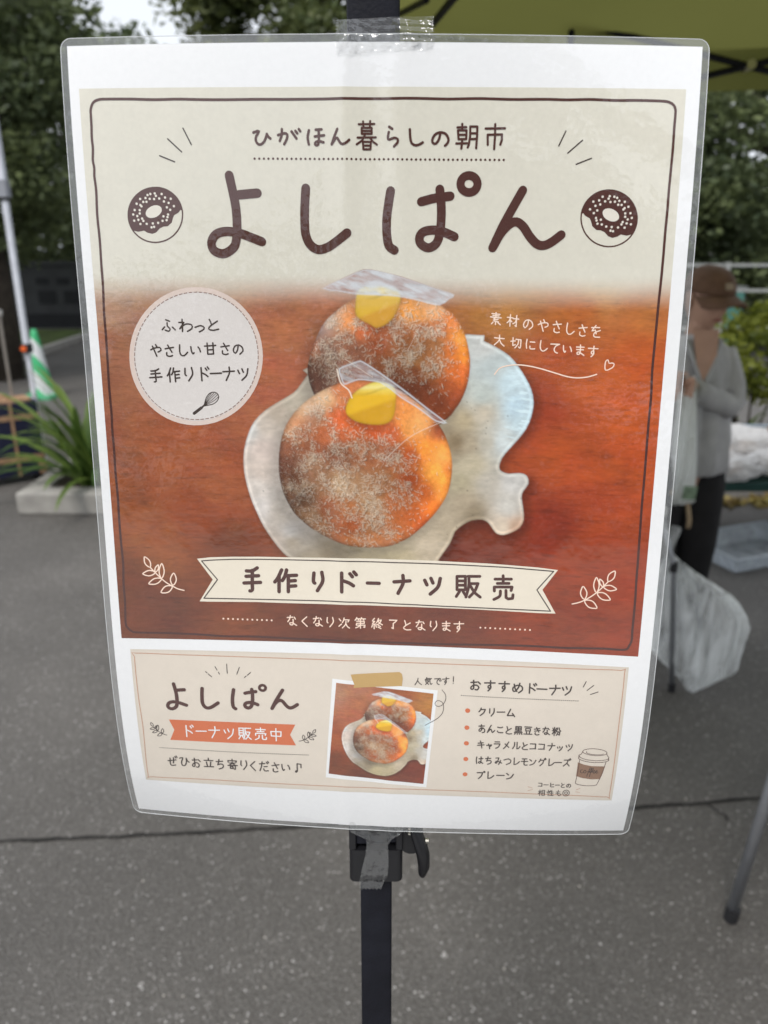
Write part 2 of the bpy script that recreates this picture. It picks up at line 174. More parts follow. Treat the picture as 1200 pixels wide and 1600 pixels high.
('dashed_ring','','tan',0.17,[('s',0.43,1,0,[-1245,-1351,-1246,-1335,-1247,-1319]),('s',0.43,1,0,[-1249,-1299,-1251,-1283,-1254,-1267]),('s',0.43,1,0,[-1257,-1247,-1261,-1231,-1265,-1215]),('s',0.43,1,0,[-1270,-1196,-1274,-1180,-1279,-1164]),('s',0.43,1,0,[-1286,-1145,-1292,-1130,-1298,-1114]),('s',0.43,1,0,[-1306,-1096,-1313,-1081,-1320,-1066]),('s',0.43,1,0,[-1330,-1048,-1338,-1033,-1347,-1019]),('s',0.43,1,0,[-1358,-1002,-1367,-988,-1376,-974]),('s',0.44,1,0,[-1389,-958,-1399,-945,-1410,-932]),('s',0.44,1,0,[-1423,-916,-1435,-904,-1446,-892]),('s',0.44,1,0,[-1461,-877,-1473,-866,-1486,-854]),('s',0.44,1,0,[-1501,-841,-1514,-831,-1528,-821]),('s',0.44,1,0,[-1544,-809,-1558,-799,-1572,-790]),('s',0.44,1,0,[-1590,-779,-1604,-771,-1619,-763]),('s',0.44,1,0,[-1637,-754,-1652,-747,-1667,-740]),('s',0.44,1,0,[-1686,-732,-1702,-726,-1717,-721]),('s',0.44,1,0,[-1736,-714,-1752,-710,-1768,-706]),('s',0.44,1,0,[-1788,-701,-1804,-698,-1820,-695]),('s',0.44,1,0,[-1840,-692,-1856,-690,-1872,-688]),('s',0.44,1,0,[-1892,-687,-1909,-686,-1925,-686]),('s',0.44,1,0,[-1945,-686,-1961,-687,-1977,-688]),('s',0.44,1,0,[-1997,-690,-2012,-692,-2028,-694]),('s',0.44,1,0,[-2048,-698,-2063,-701,-2079,-705]),('s',0.44,1,0,[-2098,-710,-2113,-715,-2128,-720]),('s',0.44,1,0,[-2146,-727,-2161,-733,-2175,-739]),('s',0.44,1,0,[-2193,-748,-2207,-755,-2221,-762]),('s',0.44,1,0,[-2237,-772,-2251,-781,-2264,-789]),('s',0.43,1,0,[-2280,-800,-2292,-810,-2305,-820]),('s',0.43,1,0,[-2319,-832,-2331,-843,-2342,-854]),('s',0.43,1,0,[-2356,-867,-2366,-879,-2377,-891]),('s',0.43,1,0,[-2389,-905,-2399,-918,-2408,-931]),('s',0.43,1,0,[-2419,-946,-2428,-960,-2436,-973]),('s',0.43,1,0,[-2445,-990,-2453,-1004,-2460,-1018]),('s',0.43,1,0,[-2468,-1035,-2474,-1050,-2480,-1065]),('s',0.43,1,0,[-2487,-1083,-2492,-1098,-2496,-1113]),('s',0.43,1,0,[-2501,-1132,-2505,-1148,-2508,-1163]),('s',0.43,1,0,[-2512,-1182,-2515,-1198,-2517,-1214]),('s',0.43,1,0,[-2519,-1233,-2520,-1249,-2521,-1266]),('s',0.43,1,0,[-2521,-1285,-2521,-1301,-2520,-1317]),('s',0.43,1,0,[-2519,-1337,-2518,-1353,-2516,-1369]),('s',0.43,1,0,[-2513,-1389,-2511,-1405,-2508,-1421]),('s',0.43,1,0,[-2503,-1440,-2499,-1456,-2495,-1472]),('s',0.43,1,0,[-2489,-1491,-2484,-1506,-2479,-1522]),('s',0.42,1,0,[-2472,-1540,-2465,-1555,-2459,-1570]),('s',0.42,1,0,[-2450,-1588,-2443,-1603,-2435,-1617]),('s',0.42,1,0,[-2425,-1635,-2416,-1649,-2407,-1662]),('s',0.42,1,0,[-2396,-1679,-2387,-1692,-2377,-1705]),('s',0.42,1,0,[-2364,-1721,-2354,-1733,-2343,-1746]),('s',0.42,1,0,[-2329,-1760,-2318,-1772,-2306,-1784]),('s',0.42,1,0,[-2292,-1797,-2280,-1808,-2267,-1818]),('s',0.42,1,0,[-2252,-1831,-2239,-1841,-2226,-1850]),('s',0.42,1,0,[-2209,-1861,-2196,-1870,-2182,-1879]),('s',0.42,1,0,[-2165,-1889,-2150,-1896,-2136,-1904]),('s',0.42,1,0,[-2118,-1912,-2104,-1919,-2089,-1925]),('s',0.42,1,0,[-2071,-1932,-2056,-1938,-2041,-1943]),('s',0.42,1,0,[-2022,-1949,-2007,-1953,-1991,-1957]),('s',0.42,1,0,[-1972,-1961,-1957,-1964,-1941,-1967]),('s',0.42,1,0,[-1922,-1969,-1906,-1971,-1891,-1973]),('s',0.42,1,0,[-1872,-1974,-1856,-1974,-1840,-1975]),('s',0.42,1,0,[-1821,-1974,-1806,-1974,-1790,-1973]),('s',0.42,1,0,[-1771,-1971,-1756,-1969,-1741,-1967]),('s',0.42,1,0,[-1722,-1963,-1707,-1960,-1692,-1957]),('s',0.42,1,0,[-1674,-1952,-1659,-1948,-1644,-1943]),('s',0.42,1,0,[-1627,-1937,-1613,-1931,-1598,-1925]),('s',0.42,1,0,[-1581,-1918,-1568,-1911,-1554,-1904]),('s',0.42,1,0,[-1538,-1895,-1525,-1887,-1512,-1879]),('s',0.42,1,0,[-1497,-1868,-1484,-1860,-1472,-1850]),('s',0.42,1,0,[-1458,-1839,-1446,-1829,-1435,-1819]),('s',0.42,1,0,[-1421,-1806,-1411,-1795,-1400,-1784]),('s',0.42,1,0,[-1388,-1770,-1378,-1758,-1369,-1746]),('s',0.42,1,0,[-1358,-1731,-1349,-1719,-1340,-1706]),('s',0.43,1,0,[-1330,-1690,-1323,-1677,-1315,-1663]),('s',0.43,1,0,[-1307,-1646,-1300,-1632,-1294,-1618]),('s',0.43,1,0,[-1287,-1600,-1281,-1586,-1276,-1571]),('s',0.43,1,0,[-1271,-1553,-1266,-1538,-1262,-1523]),('s',0.43,1,0,[-1258,-1504,-1255,-1488,-1253,-1473]),('s',0.43,1,0,[-1250,-1454,-1248,-1438,-1247,-1422]),('s',0.43,1,0,[-1246,-1403,-1245,-1387,-1245,-1370])]),
('lettering','three brown lines inside the round badge','ink',0.2,[('s',0.75,1,0,[-2175,-1701,-2137,-1687]),('s',0.75,1,0,[-2163,-1672,-2162,-1639,-2136,-1610,-2152,-1588,-2187,-1599]),('s',0.75,1,0,[-2191,-1631,-2217,-1602]),('s',0.75,1,0,[-2111,-1629,-2085,-1603]),('s',0.75,1,0,[-2009,-1707,-2008,-1649,-2011,-1587]),('s',0.75,0,0,[-2043,-1676,-1992,-1677,-2038,-1613]),('s',0.75,1,0,[-2038,-1613,-1975,-1660,-1915,-1654,-1914,-1617,-1960,-1589]),('s',0.75,1,0,[-1880,-1630,-1821,-1647,-1786,-1627,-1803,-1604,-1840,-1584]),('s',0.75,1,0,[-1731,-1709,-1719,-1684,-1710,-1653]),('s',0.75,1,0,[-1650,-1693,-1718,-1648,-1743,-1615,-1700,-1602,-1640,-1614]),('s',0.76,1,0,[-2349,-1400,-2309,-1418,-2255,-1424,-2244,-1396,-2274,-1379]),('s',0.76,1,0,[-2296,-1453,-2282,-1427]),('s',0.76,1,0,[-2329,-1436,-2308,-1382,-2291,-1337]),('s',0.76,0,0,[-2200,-1412,-2114,-1427]),('s',0.76,1,0,[-2172,-1449,-2151,-1410,-2132,-1378]),('s',0.76,1,0,[-2186,-1374,-2186,-1345,-2156,-1336,-2129,-1344]),('s',0.76,1,0,[-2049,-1452,-2052,-1384,-2038,-1349,-2007,-1346,-1971,-1379]),('s',0.76,1,0,[-1935,-1436,-1931,-1393,-1916,-1362,-1905,-1376]),('s',0.76,1,0,[-1860,-1433,-1846,-1413,-1839,-1385]),('s',0.76,0,0,[-1793,-1443,-1679,-1452]),('s',0.76,0,0,[-1766,-1473,-1764,-1362]),('s',0.76,0,0,[-1707,-1476,-1705,-1365]),('s',0.76,0,0,[-1765,-1405,-1706,-1409]),('s',0.76,0,0,[-1764,-1362,-1705,-1365]),('s',0.76,0,0,[-1626,-1437,-1540,-1450]),('s',0.76,1,0,[-1597,-1473,-1576,-1434,-1558,-1402]),('s',0.76,1,0,[-1612,-1398,-1611,-1370,-1582,-1360,-1555,-1368]),('s',0.76,1,0,[-1449,-1458,-1455,-1409,-1481,-1374,-1499,-1403,-1482,-1445,-1442,-1458,-1408,-1436,-1401,-1397,-1434,-1366]),('s',0.83,1,0,[-2281,-1207,-2317,-1188,-2362,-1185]),('s',0.83,0,0,[-2364,-1154,-2269,-1163]),('s',0.83,0,0,[-2378,-1116,-2253,-1126]),('s',0.83,1,0,[-2318,-1191,-2316,-1123,-2315,-1080,-2333,-1074]),('s',0.83,1,0,[-2157,-1217,-2178,-1164,-2195,-1138]),('s',0.83,0,0,[-2171,-1173,-2169,-1076]),('s',0.83,1,0,[-2127,-1218,-2136,-1175,-2151,-1149]),('s',0.83,0,0,[-2134,-1180,-2066,-1187]),('s',0.83,0,0,[-2116,-1181,-2113,-1079]),('s',0.83,0,0,[-2115,-1147,-2073,-1153]),('s',0.83,0,0,[-2114,-1113,-2069,-1119]),('s',0.83,1,0,[-2008,-1216,-2011,-1157,-1999,-1143]),('s',0.83,1,0,[-1941,-1224,-1932,-1159,-1975,-1089]),('s',0.83,0,0,[-1842,-1224,-1839,-1091]),('s',0.83,1,0,[-1841,-1173,-1803,-1157,-1775,-1135]),('s',0.83,0,0,[-1797,-1220,-1783,-1198]),('s',0.83,0,0,[-1776,-1232,-1762,-1212]),('s',0.83,0,0,[-1747,-1165,-1633,-1171]),('s',0.83,0,0,[-1617,-1185,-1498,-1193]),('s',0.83,1,0,[-1551,-1233,-1550,-1174,-1586,-1097]),('s',0.83,0,0,[-1461,-1202,-1446,-1168]),('s',0.83,0,0,[-1419,-1217,-1405,-1183]),('s',0.83,1,0,[-1357,-1219,-1372,-1153,-1422,-1101])]),
('whisk_drawing','','ink',0.15,[('s',1.54,1,0,[-1939,-750,-1859,-810]),('s',0.94,1,0,[-1859,-810,-1826,-838]),('s',0.5,1,0,[-1830,-834,-1804,-912,-1764,-962,-1714,-975,-1678,-950,-1677,-906,-1726,-855,-1827,-829]),('s',0.37,1,0,[-1830,-834,-1766,-919,-1713,-974]),('s',0.37,1,0,[-1830,-834,-1747,-892,-1682,-950]),('s',0.37,1,0,[-1829,-831,-1734,-879,-1675,-926]),('s',0.37,1,0,[-1830,-837,-1785,-918,-1744,-968]),('s',0.33,1,0,[-1830,-834,-1753,-912,-1694,-966])]),
('lettering','two thin pale lines on the wood at the right','pale',0.2,[('s',0.6,0,0,[1128,-1793,1208,-1785]),('s',0.6,0,0,[1137,-1775,1199,-1770]),('s',0.6,0,0,[1115,-1761,1220,-1751]),('s',0.6,0,0,[1168,-1802,1168,-1756]),('s',0.6,1,0,[1174,-1755,1143,-1740,1180,-1732]),('s',0.6,1,0,[1192,-1739,1143,-1723,1195,-1712]),('s',0.6,0,0,[1167,-1717,1167,-1687]),('s',0.6,0,0,[1142,-1709,1127,-1694]),('s',0.6,0,0,[1192,-1704,1215,-1685]),('s',0.6,0,0,[1283,-1758,1336,-1753]),('s',0.6,0,0,[1312,-1784,1311,-1672]),('s',0.6,1,0,[1312,-1754,1301,-1724,1282,-1706]),('s',0.6,0,0,[1311,-1732,1329,-1714]),('s',0.6,0,0,[1341,-1746,1395,-1741]),('s',0.6,0,0,[1374,-1776,1373,-1669,1361,-1679]),('s',0.6,1,0,[1374,-1741,1361,-1709,1339,-1696]),('s',0.6,1,0,[1492,-1735,1486,-1688,1461,-1657,1445,-1687,1461,-1725,1498,-1734,1529,-1709,1535,-1671,1504,-1644]),('s',0.6,1,0,[1591,-1690,1628,-1705,1677,-1707,1687,-1679,1658,-1665]),('s',0.6,1,0,[1641,-1738,1653,-1712]),('s',0.6,1,0,[1610,-1724,1628,-1671,1642,-1626]),('s',0.6,0,0,[1738,-1691,1817,-1696]),('s',0.6,1,0,[1765,-1723,1783,-1683,1799,-1651]),('s',0.6,1,0,[1750,-1653,1749,-1626,1776,-1613,1801,-1618]),('s',0.59,1,0,[1877,-1707,1872,-1642,1884,-1607,1912,-1599,1946,-1627]),('s',0.59,0,0,[1992,-1659,2070,-1666]),('s',0.59,1,0,[2019,-1692,2037,-1652,2052,-1621]),('s',0.59,1,0,[2003,-1621,2003,-1594,2030,-1582,2054,-1588]),('s',0.59,0,0,[2115,-1666,2191,-1666]),('s',0.59,1,0,[2155,-1686,2118,-1632,2151,-1643,2162,-1606]),('s',0.59,1,0,[2200,-1639,2147,-1616,2139,-1589,2156,-1574,2198,-1573]),('s',0.61,0,0,[1165,-1558,1260,-1549]),('s',0.61,1,0,[1213,-1583,1210,-1533,1165,-1488]),('s',0.61,1,0,[1213,-1546,1230,-1506,1262,-1477]),('s',0.6,0,0,[1329,-1525,1373,-1529]),('s',0.6,0,0,[1349,-1560,1349,-1485,1373,-1491]),('s',0.6,1,0,[1379,-1545,1429,-1539]),('s',0.6,1,0,[1429,-1539,1424,-1460,1408,-1469]),('s',0.6,1,0,[1405,-1542,1400,-1498,1372,-1461]),('s',0.6,1,0,[1488,-1546,1483,-1502,1488,-1458]),('s',0.6,0,0,[1521,-1521,1565,-1518]),('s',0.6,1,0,[1519,-1479,1525,-1453,1568,-1453]),('s',0.6,1,0,[1626,-1534,1622,-1474,1634,-1441,1661,-1433,1693,-1458]),('s',0.6,0,0,[1726,-1502,1812,-1500]),('s',0.6,1,0,[1812,-1500,1777,-1483,1761,-1451,1772,-1424,1796,-1414]),('s',0.6,1,0,[1851,-1488,1853,-1451,1866,-1421,1875,-1433]),('s',0.6,1,0,[1916,-1477,1927,-1457,1933,-1432]),('s',0.59,0,0,[1980,-1476,2054,-1474]),('s',0.59,0,0,[1982,-1451,2049,-1449]),('s',0.6,1,0,[2017,-1496,2019,-1446,2016,-1414,1998,-1403,1987,-1417,2005,-1428,2057,-1395]),('s',0.59,0,0,[2097,-1465,2190,-1461]),('s',0.59,1,0,[2150,-1485,2149,-1445,2149,-1413,2131,-1411,2129,-1432,2149,-1439,2152,-1409,2128,-1382])]),
('swoosh_line','','pale',0.2,[('s',0.6,1,0,[1180,-1194,1229,-1256,1314,-1284,1412,-1293,1523,-1282,1647,-1256,1771,-1221,1895,-1186,1993,-1172,2101,-1181,2195,-1209]),('s',0.53,1,1,[2278,-1253,2271,-1319,2281,-1347,2297,-1352,2309,-1320,2336,-1324,2357,-1315,2352,-1288,2323,-1265])]),
('sprig_drawing','pale leafy sprig drawing left of the banner','pale',0.15,[('s',0.67,1,0,[-2501,945,-2451,1004,-2383,1075,-2328,1123,-2268,1158,-2208,1190,-2141,1207]),('s',0.67,1,1,[-2501,945,-2494,903,-2506,865,-2535,837,-2557,826,-2561,851,-2558,894,-2536,927]),('s',0.67,1,1,[-2448,1004,-2484,984,-2526,983,-2567,1004,-2587,1021,-2566,1034,-2523,1044,-2481,1033]),('s',0.67,1,1,[-2447,1000,-2426,984,-2411,960,-2408,932,-2411,916,-2424,925,-2443,947,-2451,974]),('s',0.67,1,1,[-2382,1071,-2357,1028,-2349,977,-2359,925,-2372,900,-2387,925,-2404,977,-2402,1028]),('s',0.67,1,1,[-2383,1078,-2426,1068,-2471,1079,-2510,1111,-2528,1135,-2502,1141,-2454,1139,-2412,1116]),('s',0.67,1,1,[-2260,1150,-2230,1116,-2220,1073,-2231,1030,-2245,1008,-2264,1028,-2284,1070,-2282,1113]),('s',0.67,1,1,[-2268,1162,-2313,1154,-2354,1169,-2385,1207,-2397,1234,-2370,1240,-2324,1234,-2288,1206])]),
('sprig_drawing','pale leafy sprig drawing right of the banner','pale',0.15,[('s',0.63,1,0,[2465,951,2415,1012,2351,1082,2292,1132,2232,1173,2172,1203,2106,1222]),('s',0.62,1,1,[2461,952,2498,935,2522,903,2528,859,2524,833,2501,842,2468,869,2455,908]),('s',0.62,1,1,[2419,1014,2451,1042,2491,1054,2533,1045,2555,1033,2536,1016,2497,995,2456,995]),('s',0.63,1,1,[2417,1014,2419,986,2410,958,2389,937,2375,929,2374,946,2378,975,2394,999]),('s',0.63,1,1,[2350,1081,2370,1037,2372,986,2355,937,2339,913,2327,938,2316,990,2325,1040]),('s',0.63,1,1,[2359,1087,2383,1130,2423,1157,2471,1160,2499,1154,2484,1127,2448,1091,2404,1077]),('s',0.63,1,1,[2230,1164,2250,1124,2250,1079,2226,1038,2207,1019,2194,1044,2185,1090,2198,1132]),('s',0.63,1,1,[2234,1177,2254,1223,2291,1253,2340,1259,2368,1254,2356,1225,2324,1185,2281,1169])]),
('banner','cream ribbon banner with forked ends','cream',0.1,[('f',0,[-1981,841,-1825,821,-1596,812,-1279,806,-980,807,2,799,524,801,1212,811,1721,832,1935,851,1785,1079,1938,1340,1748,1344,1059,1334,7,1333,-988,1332,-1344,1327,-1844,1334,-1973,1332,-1817,1077])]),
('banner_outline','','ink',0.16,[('s',0.6,0,0,[-1932,864,-1826,854,-1597,841,-1280,835,-981,835,2,835,697,836,1384,845,1891,867]),('s',0.57,0,0,[1891,867,1726,1082,1883,1315]),('s',0.6,0,0,[1883,1315,1232,1314,710,1312,7,1301,-631,1295,-1344,1294,-1923,1294]),('s',0.6,0,0,[-1923,1294,-1764,1076,-1932,864])]),
('lettering','bold brown line on the cream banner','brown',0.22,[('s',1.98,1,0,[-1321,933,-1376,968,-1440,970]),('s',1.98,0,0,[-1446,1032,-1308,1022]),('s',1.99,0,0,[-1470,1109,-1288,1098]),('s',1.99,1,0,[-1375,962,-1379,1100,-1381,1187,-1407,1199]),('s',1.98,1,0,[-1052,951,-1095,1043,-1129,1089]),('s',1.99,0,0,[-1081,1027,-1084,1201]),('s',1.98,1,0,[-997,950,-1018,1026,-1046,1072]),('s',1.98,0,0,[-1012,1017,-888,1008]),('s',1.99,0,0,[-979,1016,-981,1198]),('s',1.98,0,0,[-980,1077,-902,1069]),('s',1.99,0,0,[-981,1137,-898,1129]),('s',1.98,1,0,[-696,978,-702,1072,-687,1093]),('s',1.98,1,0,[-609,968,-600,1070,-659,1179]),('s',1.98,0,0,[-390,968,-389,1183]),('s',1.98,1,0,[-389,1050,-314,1076,-260,1110]),('s',1.97,0,0,[-299,974,-272,1008]),('s',1.97,0,0,[-257,953,-230,985]),('s',1.96,0,0,[185,1052,358,1036]),('s',1.96,1,0,[281,978,283,1066,231,1181]),('s',1.95,0,0,[519,1024,544,1075]),('s',1.95,0,0,[586,1000,609,1052]),('s',1.95,1,0,[687,997,663,1096,583,1178]),('s',1.59,0,0,[867,967,958,963,963,1115,872,1118,867,967]),('s',1.59,0,0,[869,1018,960,1014]),('s',1.59,0,0,[870,1067,961,1063]),('s',1.59,0,0,[901,1133,866,1195]),('s',1.59,0,0,[935,1131,971,1185]),('s',1.58,0,0,[986,962,1113,957]),('s',1.59,1,0,[995,962,998,1068,971,1197]),('s',1.58,0,0,[1012,1043,1096,1039]),('s',1.59,1,0,[1096,1039,1063,1126,1008,1195]),('s',1.59,1,0,[1018,1073,1063,1141,1125,1191]),('s',1.57,0,0,[1361,939,1365,1025]),('s',1.57,0,0,[1276,981,1450,973]),('s',1.57,0,0,[1303,1028,1427,1022]),('s',1.57,0,0,[1274,1115,1272,1070,1461,1062,1453,1101]),('s',1.58,1,0,[1339,1112,1334,1170,1273,1211]),('s',1.57,0,0,[1398,1103,1402,1183,1427,1198,1472,1189,1475,1148]),('s',1.9,1,0,[-108,1076,22,1075])]),
('lettering','thin pale line below the banner','pale',0.2,[('s',0.64,0,0,[-997,1499,-936,1493]),('s',0.65,1,0,[-963,1475,-972,1517,-992,1547]),('s',0.64,1,0,[-920,1494,-906,1515]),('s',0.65,1,0,[-933,1519,-932,1562,-938,1583,-961,1582,-972,1563,-939,1559,-916,1574,-894,1589]),('s',0.64,1,0,[-780,1486,-829,1532,-829,1542,-775,1597]),('s',0.64,0,0,[-706,1505,-646,1496]),('s',0.64,1,0,[-673,1479,-682,1522,-702,1553]),('s',0.64,1,0,[-630,1496,-616,1515]),('s',0.64,1,0,[-643,1521,-642,1564,-648,1585,-671,1586,-682,1567,-649,1561,-626,1575,-604,1589]),('s',0.64,1,0,[-550,1487,-553,1536,-543,1548]),('s',0.64,1,0,[-491,1483,-483,1537,-522,1594]),('s',0.64,0,0,[-417,1497,-398,1518]),('s',0.64,0,0,[-420,1582,-390,1554]),('s',0.64,1,0,[-362,1483,-368,1511,-381,1537]),('s',0.64,0,0,[-364,1504,-306,1504,-319,1528]),('s',0.64,1,0,[-341,1522,-347,1561,-380,1599]),('s',0.64,1,0,[-341,1547,-327,1579,-301,1599]),('s',0.64,1,0,[-221,1476,-231,1496,-241,1508]),('s',0.64,0,0,[-224,1491,-188,1490]),('s',0.64,0,0,[-208,1490,-201,1505]),('s',0.64,1,0,[-169,1476,-179,1496,-184,1507]),('s',0.64,0,0,[-171,1490,-126,1490]),('s',0.64,0,0,[-153,1490,-144,1504]),('s',0.64,0,0,[-223,1519,-139,1518,-139,1542]),('s',0.64,0,0,[-223,1543,-139,1542]),('s',0.64,0,0,[-223,1543,-227,1564]),('s',0.64,0,0,[-227,1564,-131,1563,-134,1589,-147,1585]),('s',0.64,0,0,[-181,1519,-180,1599]),('s',0.64,1,0,[-183,1567,-207,1585,-233,1596]),('s',0.64,1,0,[-25,1480,-49,1511,-22,1515]),('s',0.64,1,0,[-22,1515,-51,1548,-9,1545]),('s',0.64,0,0,[-29,1548,-28,1600]),('s',0.64,0,0,[-48,1562,-55,1582]),('s',0.64,0,0,[-12,1562,-2,1582]),('s',0.64,1,0,[19,1480,10,1508,-3,1530]),('s',0.64,0,0,[10,1501,50,1497]),('s',0.64,1,0,[50,1497,30,1537,2,1554]),('s',0.64,1,0,[14,1511,37,1537,63,1551]),('s',0.64,0,0,[20,1562,41,1572]),('s',0.64,0,0,[15,1579,47,1596]),('s',0.64,0,0,[141,1492,222,1492]),('s',0.64,1,0,[222,1492,203,1515,183,1529]),('s',0.64,0,0,[183,1529,184,1590,168,1581]),('s',0.64,1,0,[308,1493,318,1518,324,1549]),('s',0.64,1,0,[370,1519,318,1553,298,1581,331,1600,377,1597]),('s',0.63,0,0,[434,1511,494,1501]),('s',0.63,1,0,[468,1485,458,1527,438,1559]),('s',0.63,1,0,[510,1501,523,1520]),('s',0.64,1,0,[497,1527,497,1569,491,1590,468,1591,458,1573,491,1566,513,1580,534,1594]),('s',0.63,1,0,[596,1491,592,1541,602,1552]),('s',0.63,1,0,[654,1487,661,1541,622,1597]),('s',0.63,0,0,[724,1510,807,1505]),('s',0.63,0,0,[726,1538,802,1533]),('s',0.63,1,0,[765,1484,768,1541,765,1576,746,1590,733,1576,752,1562,811,1594]),('s',0.63,0,0,[852,1509,956,1503]),('s',0.63,1,0,[910,1481,910,1526,910,1561,891,1566,888,1543,910,1533,914,1566,888,1600])]),
('dotted_line','','pale',0.15,[('d',0.54,[-1714,1530,-1660,1531,-1606,1532,-1552,1533,-1498,1533,-1444,1534,-1389,1535,-1335,1535,-1281,1536,-1227,1536,-1173,1537])]),
('dotted_line','','pale',0.15,[('d',0.52,[1140,1541,1194,1541,1247,1541,1301,1542,1355,1542,1409,1542,1462,1542,1516,1542,1569,1542,1623,1542,1676,1542])]),
('border_line','thin rust border line round the lower panel','rust',0.12,[('s',0.48,1,1,[-2723,1967,-2089,1977,-491,1987,1012,1983,2196,1969,2673,1959,2714,1999,2714,2692,2718,3586,2691,3636,2335,3628,1072,3612,-737,3624,-1974,3624,-2687,3639,-2750,3600,-2730,2958,-2744,2489,-2746,2011])]),
('lettering','brown hiragana title repeated on the lower panel','brown',0.2,[('s',2.08,1,0,[-2289,2418,-2247,2413,-2202,2409]),('s',2.1,1,0,[-2321,2339,-2306,2412,-2297,2470,-2294,2536,-2297,2589,-2312,2633,-2356,2660,-2397,2649,-2408,2616,-2387,2582,-2342,2568,-2283,2575,-2235,2590,-2189,2607]),('s',2.09,1,0,[-1994,2386,-2000,2465,-2002,2530,-1998,2576,-1979,2615,-1945,2634,-1903,2624,-1861,2596,-1819,2564]),('s',2.08,1,0,[-1631,2390,-1641,2450,-1649,2513,-1648,2575,-1639,2613,-1617,2630]),('s',2.07,1,0,[-1500,2430,-1444,2416,-1376,2405]),('s',2.08,1,0,[-1421,2379,-1415,2439,-1415,2494,-1421,2556,-1437,2598,-1470,2616,-1503,2600,-1507,2572,-1488,2551,-1444,2544,-1400,2552,-1358,2569]),('s',1.62,1,1,[-1260,2355,-1265,2372,-1278,2385,-1296,2390,-1314,2385,-1328,2373,-1333,2356,-1328,2339,-1315,2327,-1297,2322,-1278,2326,-1265,2338]),('s',2.07,1,0,[-1067,2376,-1109,2446,-1152,2523,-1194,2610]),('s',2.07,1,0,[-1194,2610,-1159,2550,-1123,2514,-1093,2503,-1064,2521,-1034,2561,-1005,2589,-976,2595,-943,2581,-901,2550])]),
('sparkle_lines','','ink',0.15,[('s',0.48,1,0,[-1943,2175,-1928,2189]),('s',0.48,1,0,[-1915,2202,-1877,2237]),('s',0.48,1,0,[-1832,2111,-1811,2152]),('s',0.48,1,0,[-1796,2177,-1785,2202]),('s',0.48,1,0,[-1698,2076,-1695,2188]),('s',0.48,1,0,[-1554,2111,-1586,2196]),('s',0.48,1,0,[-1428,2170,-1465,2205]),('s',0.48,1,0,[-1481,2216,-1499,2235])]),
('banner','small orange ribbon banner with forked ends','orange',0.1,[('f',0,[-2411,2804,-1667,2807,-931,2808,-994,2944,-928,3081,-1682,3085,-2419,3082,-2357,2941])]),
('lettering','pale line on the orange banner','white',0.2,[('s',0.73,0,0,[-2213,2875,-2214,3024]),('s',0.73,1,0,[-2213,2932,-2173,2950,-2145,2974]),('s',0.72,0,0,[-2165,2880,-2151,2904]),('s',0.72,0,0,[-2143,2867,-2128,2889]),('s',0.72,0,0,[-2098,2944,-1977,2940]),('s',0.72,0,0,[-1946,2924,-1819,2919]),('s',0.72,1,0,[-1874,2873,-1874,2939,-1914,3023]),('s',0.72,0,0,[-1766,2914,-1751,2952]),('s',0.72,0,0,[-1722,2899,-1708,2936]),('s',0.72,1,0,[-1656,2898,-1673,2970,-1727,3027]),('s',0.72,0,0,[-1590,2880,-1540,2880,-1540,2973,-1590,2974,-1590,2880]),('s',0.72,0,0,[-1590,2912,-1540,2911]),('s',0.72,0,0,[-1590,2942,-1540,2941]),('s',0.72,0,0,[-1574,2983,-1595,3021]),('s',0.72,0,0,[-1555,2983,-1536,3016]),('s',0.72,0,0,[-1524,2879,-1453,2878]),('s',0.72,1,0,[-1519,2879,-1519,2944,-1536,3024]),('s',0.72,0,0,[-1511,2929,-1464,2929]),('s',0.72,1,0,[-1464,2929,-1484,2981,-1516,3023]),('s',0.72,1,0,[-1508,2948,-1484,2991,-1451,3022]),('s',0.71,0,0,[-1338,2867,-1337,2917]),('s',0.71,0,0,[-1393,2889,-1282,2889]),('s',0.71,0,0,[-1377,2917,-1298,2917]),('s',0.72,0,0,[-1397,2967,-1397,2941,-1277,2941,-1284,2963]),('s',0.72,1,0,[-1356,2967,-1361,3001,-1401,3023]),('s',0.72,0,0,[-1318,2963,-1318,3010,-1302,3019,-1274,3016,-1271,2991]),('s',0.71,0,0,[-1217,2908,-1098,2908,-1102,2968,-1212,2967,-1217,2908]),('s',0.71,0,0,[-1158,2868,-1157,3029])]),
('sprig_drawing','small dark sprig drawing left of the orange banner','ink',0.15,[('s',0.42,1,0,[-2607,2906,-2586,2932,-2557,2963,-2534,2983,-2508,2997,-2483,3010,-2454,3017]),('s',0.42,1,1,[-2607,2906,-2603,2888,-2608,2871,-2620,2859,-2629,2855,-2632,2866,-2631,2885,-2622,2899]),('s',0.42,1,1,[-2584,2932,-2600,2924,-2619,2924,-2637,2934,-2646,2942,-2637,2947,-2618,2951,-2600,2945]),('s',0.42,1,1,[-2584,2930,-2574,2923,-2568,2912,-2566,2899,-2566,2892,-2572,2897,-2581,2907,-2585,2919]),('s',0.42,1,1,[-2557,2961,-2545,2941,-2540,2918,-2544,2895,-2549,2884,-2556,2896,-2565,2919,-2565,2942]),('s',0.42,1,1,[-2557,2964,-2576,2960,-2596,2966,-2614,2981,-2622,2992,-2611,2994,-2590,2992,-2571,2981]),('s',0.42,1,1,[-2505,2994,-2491,2978,-2485,2959,-2490,2940,-2495,2930,-2504,2940,-2514,2959,-2514,2978]),('s',0.42,1,1,[-2509,2999,-2528,2996,-2546,3004,-2561,3021,-2566,3033,-2555,3035,-2534,3032,-2518,3019])]),
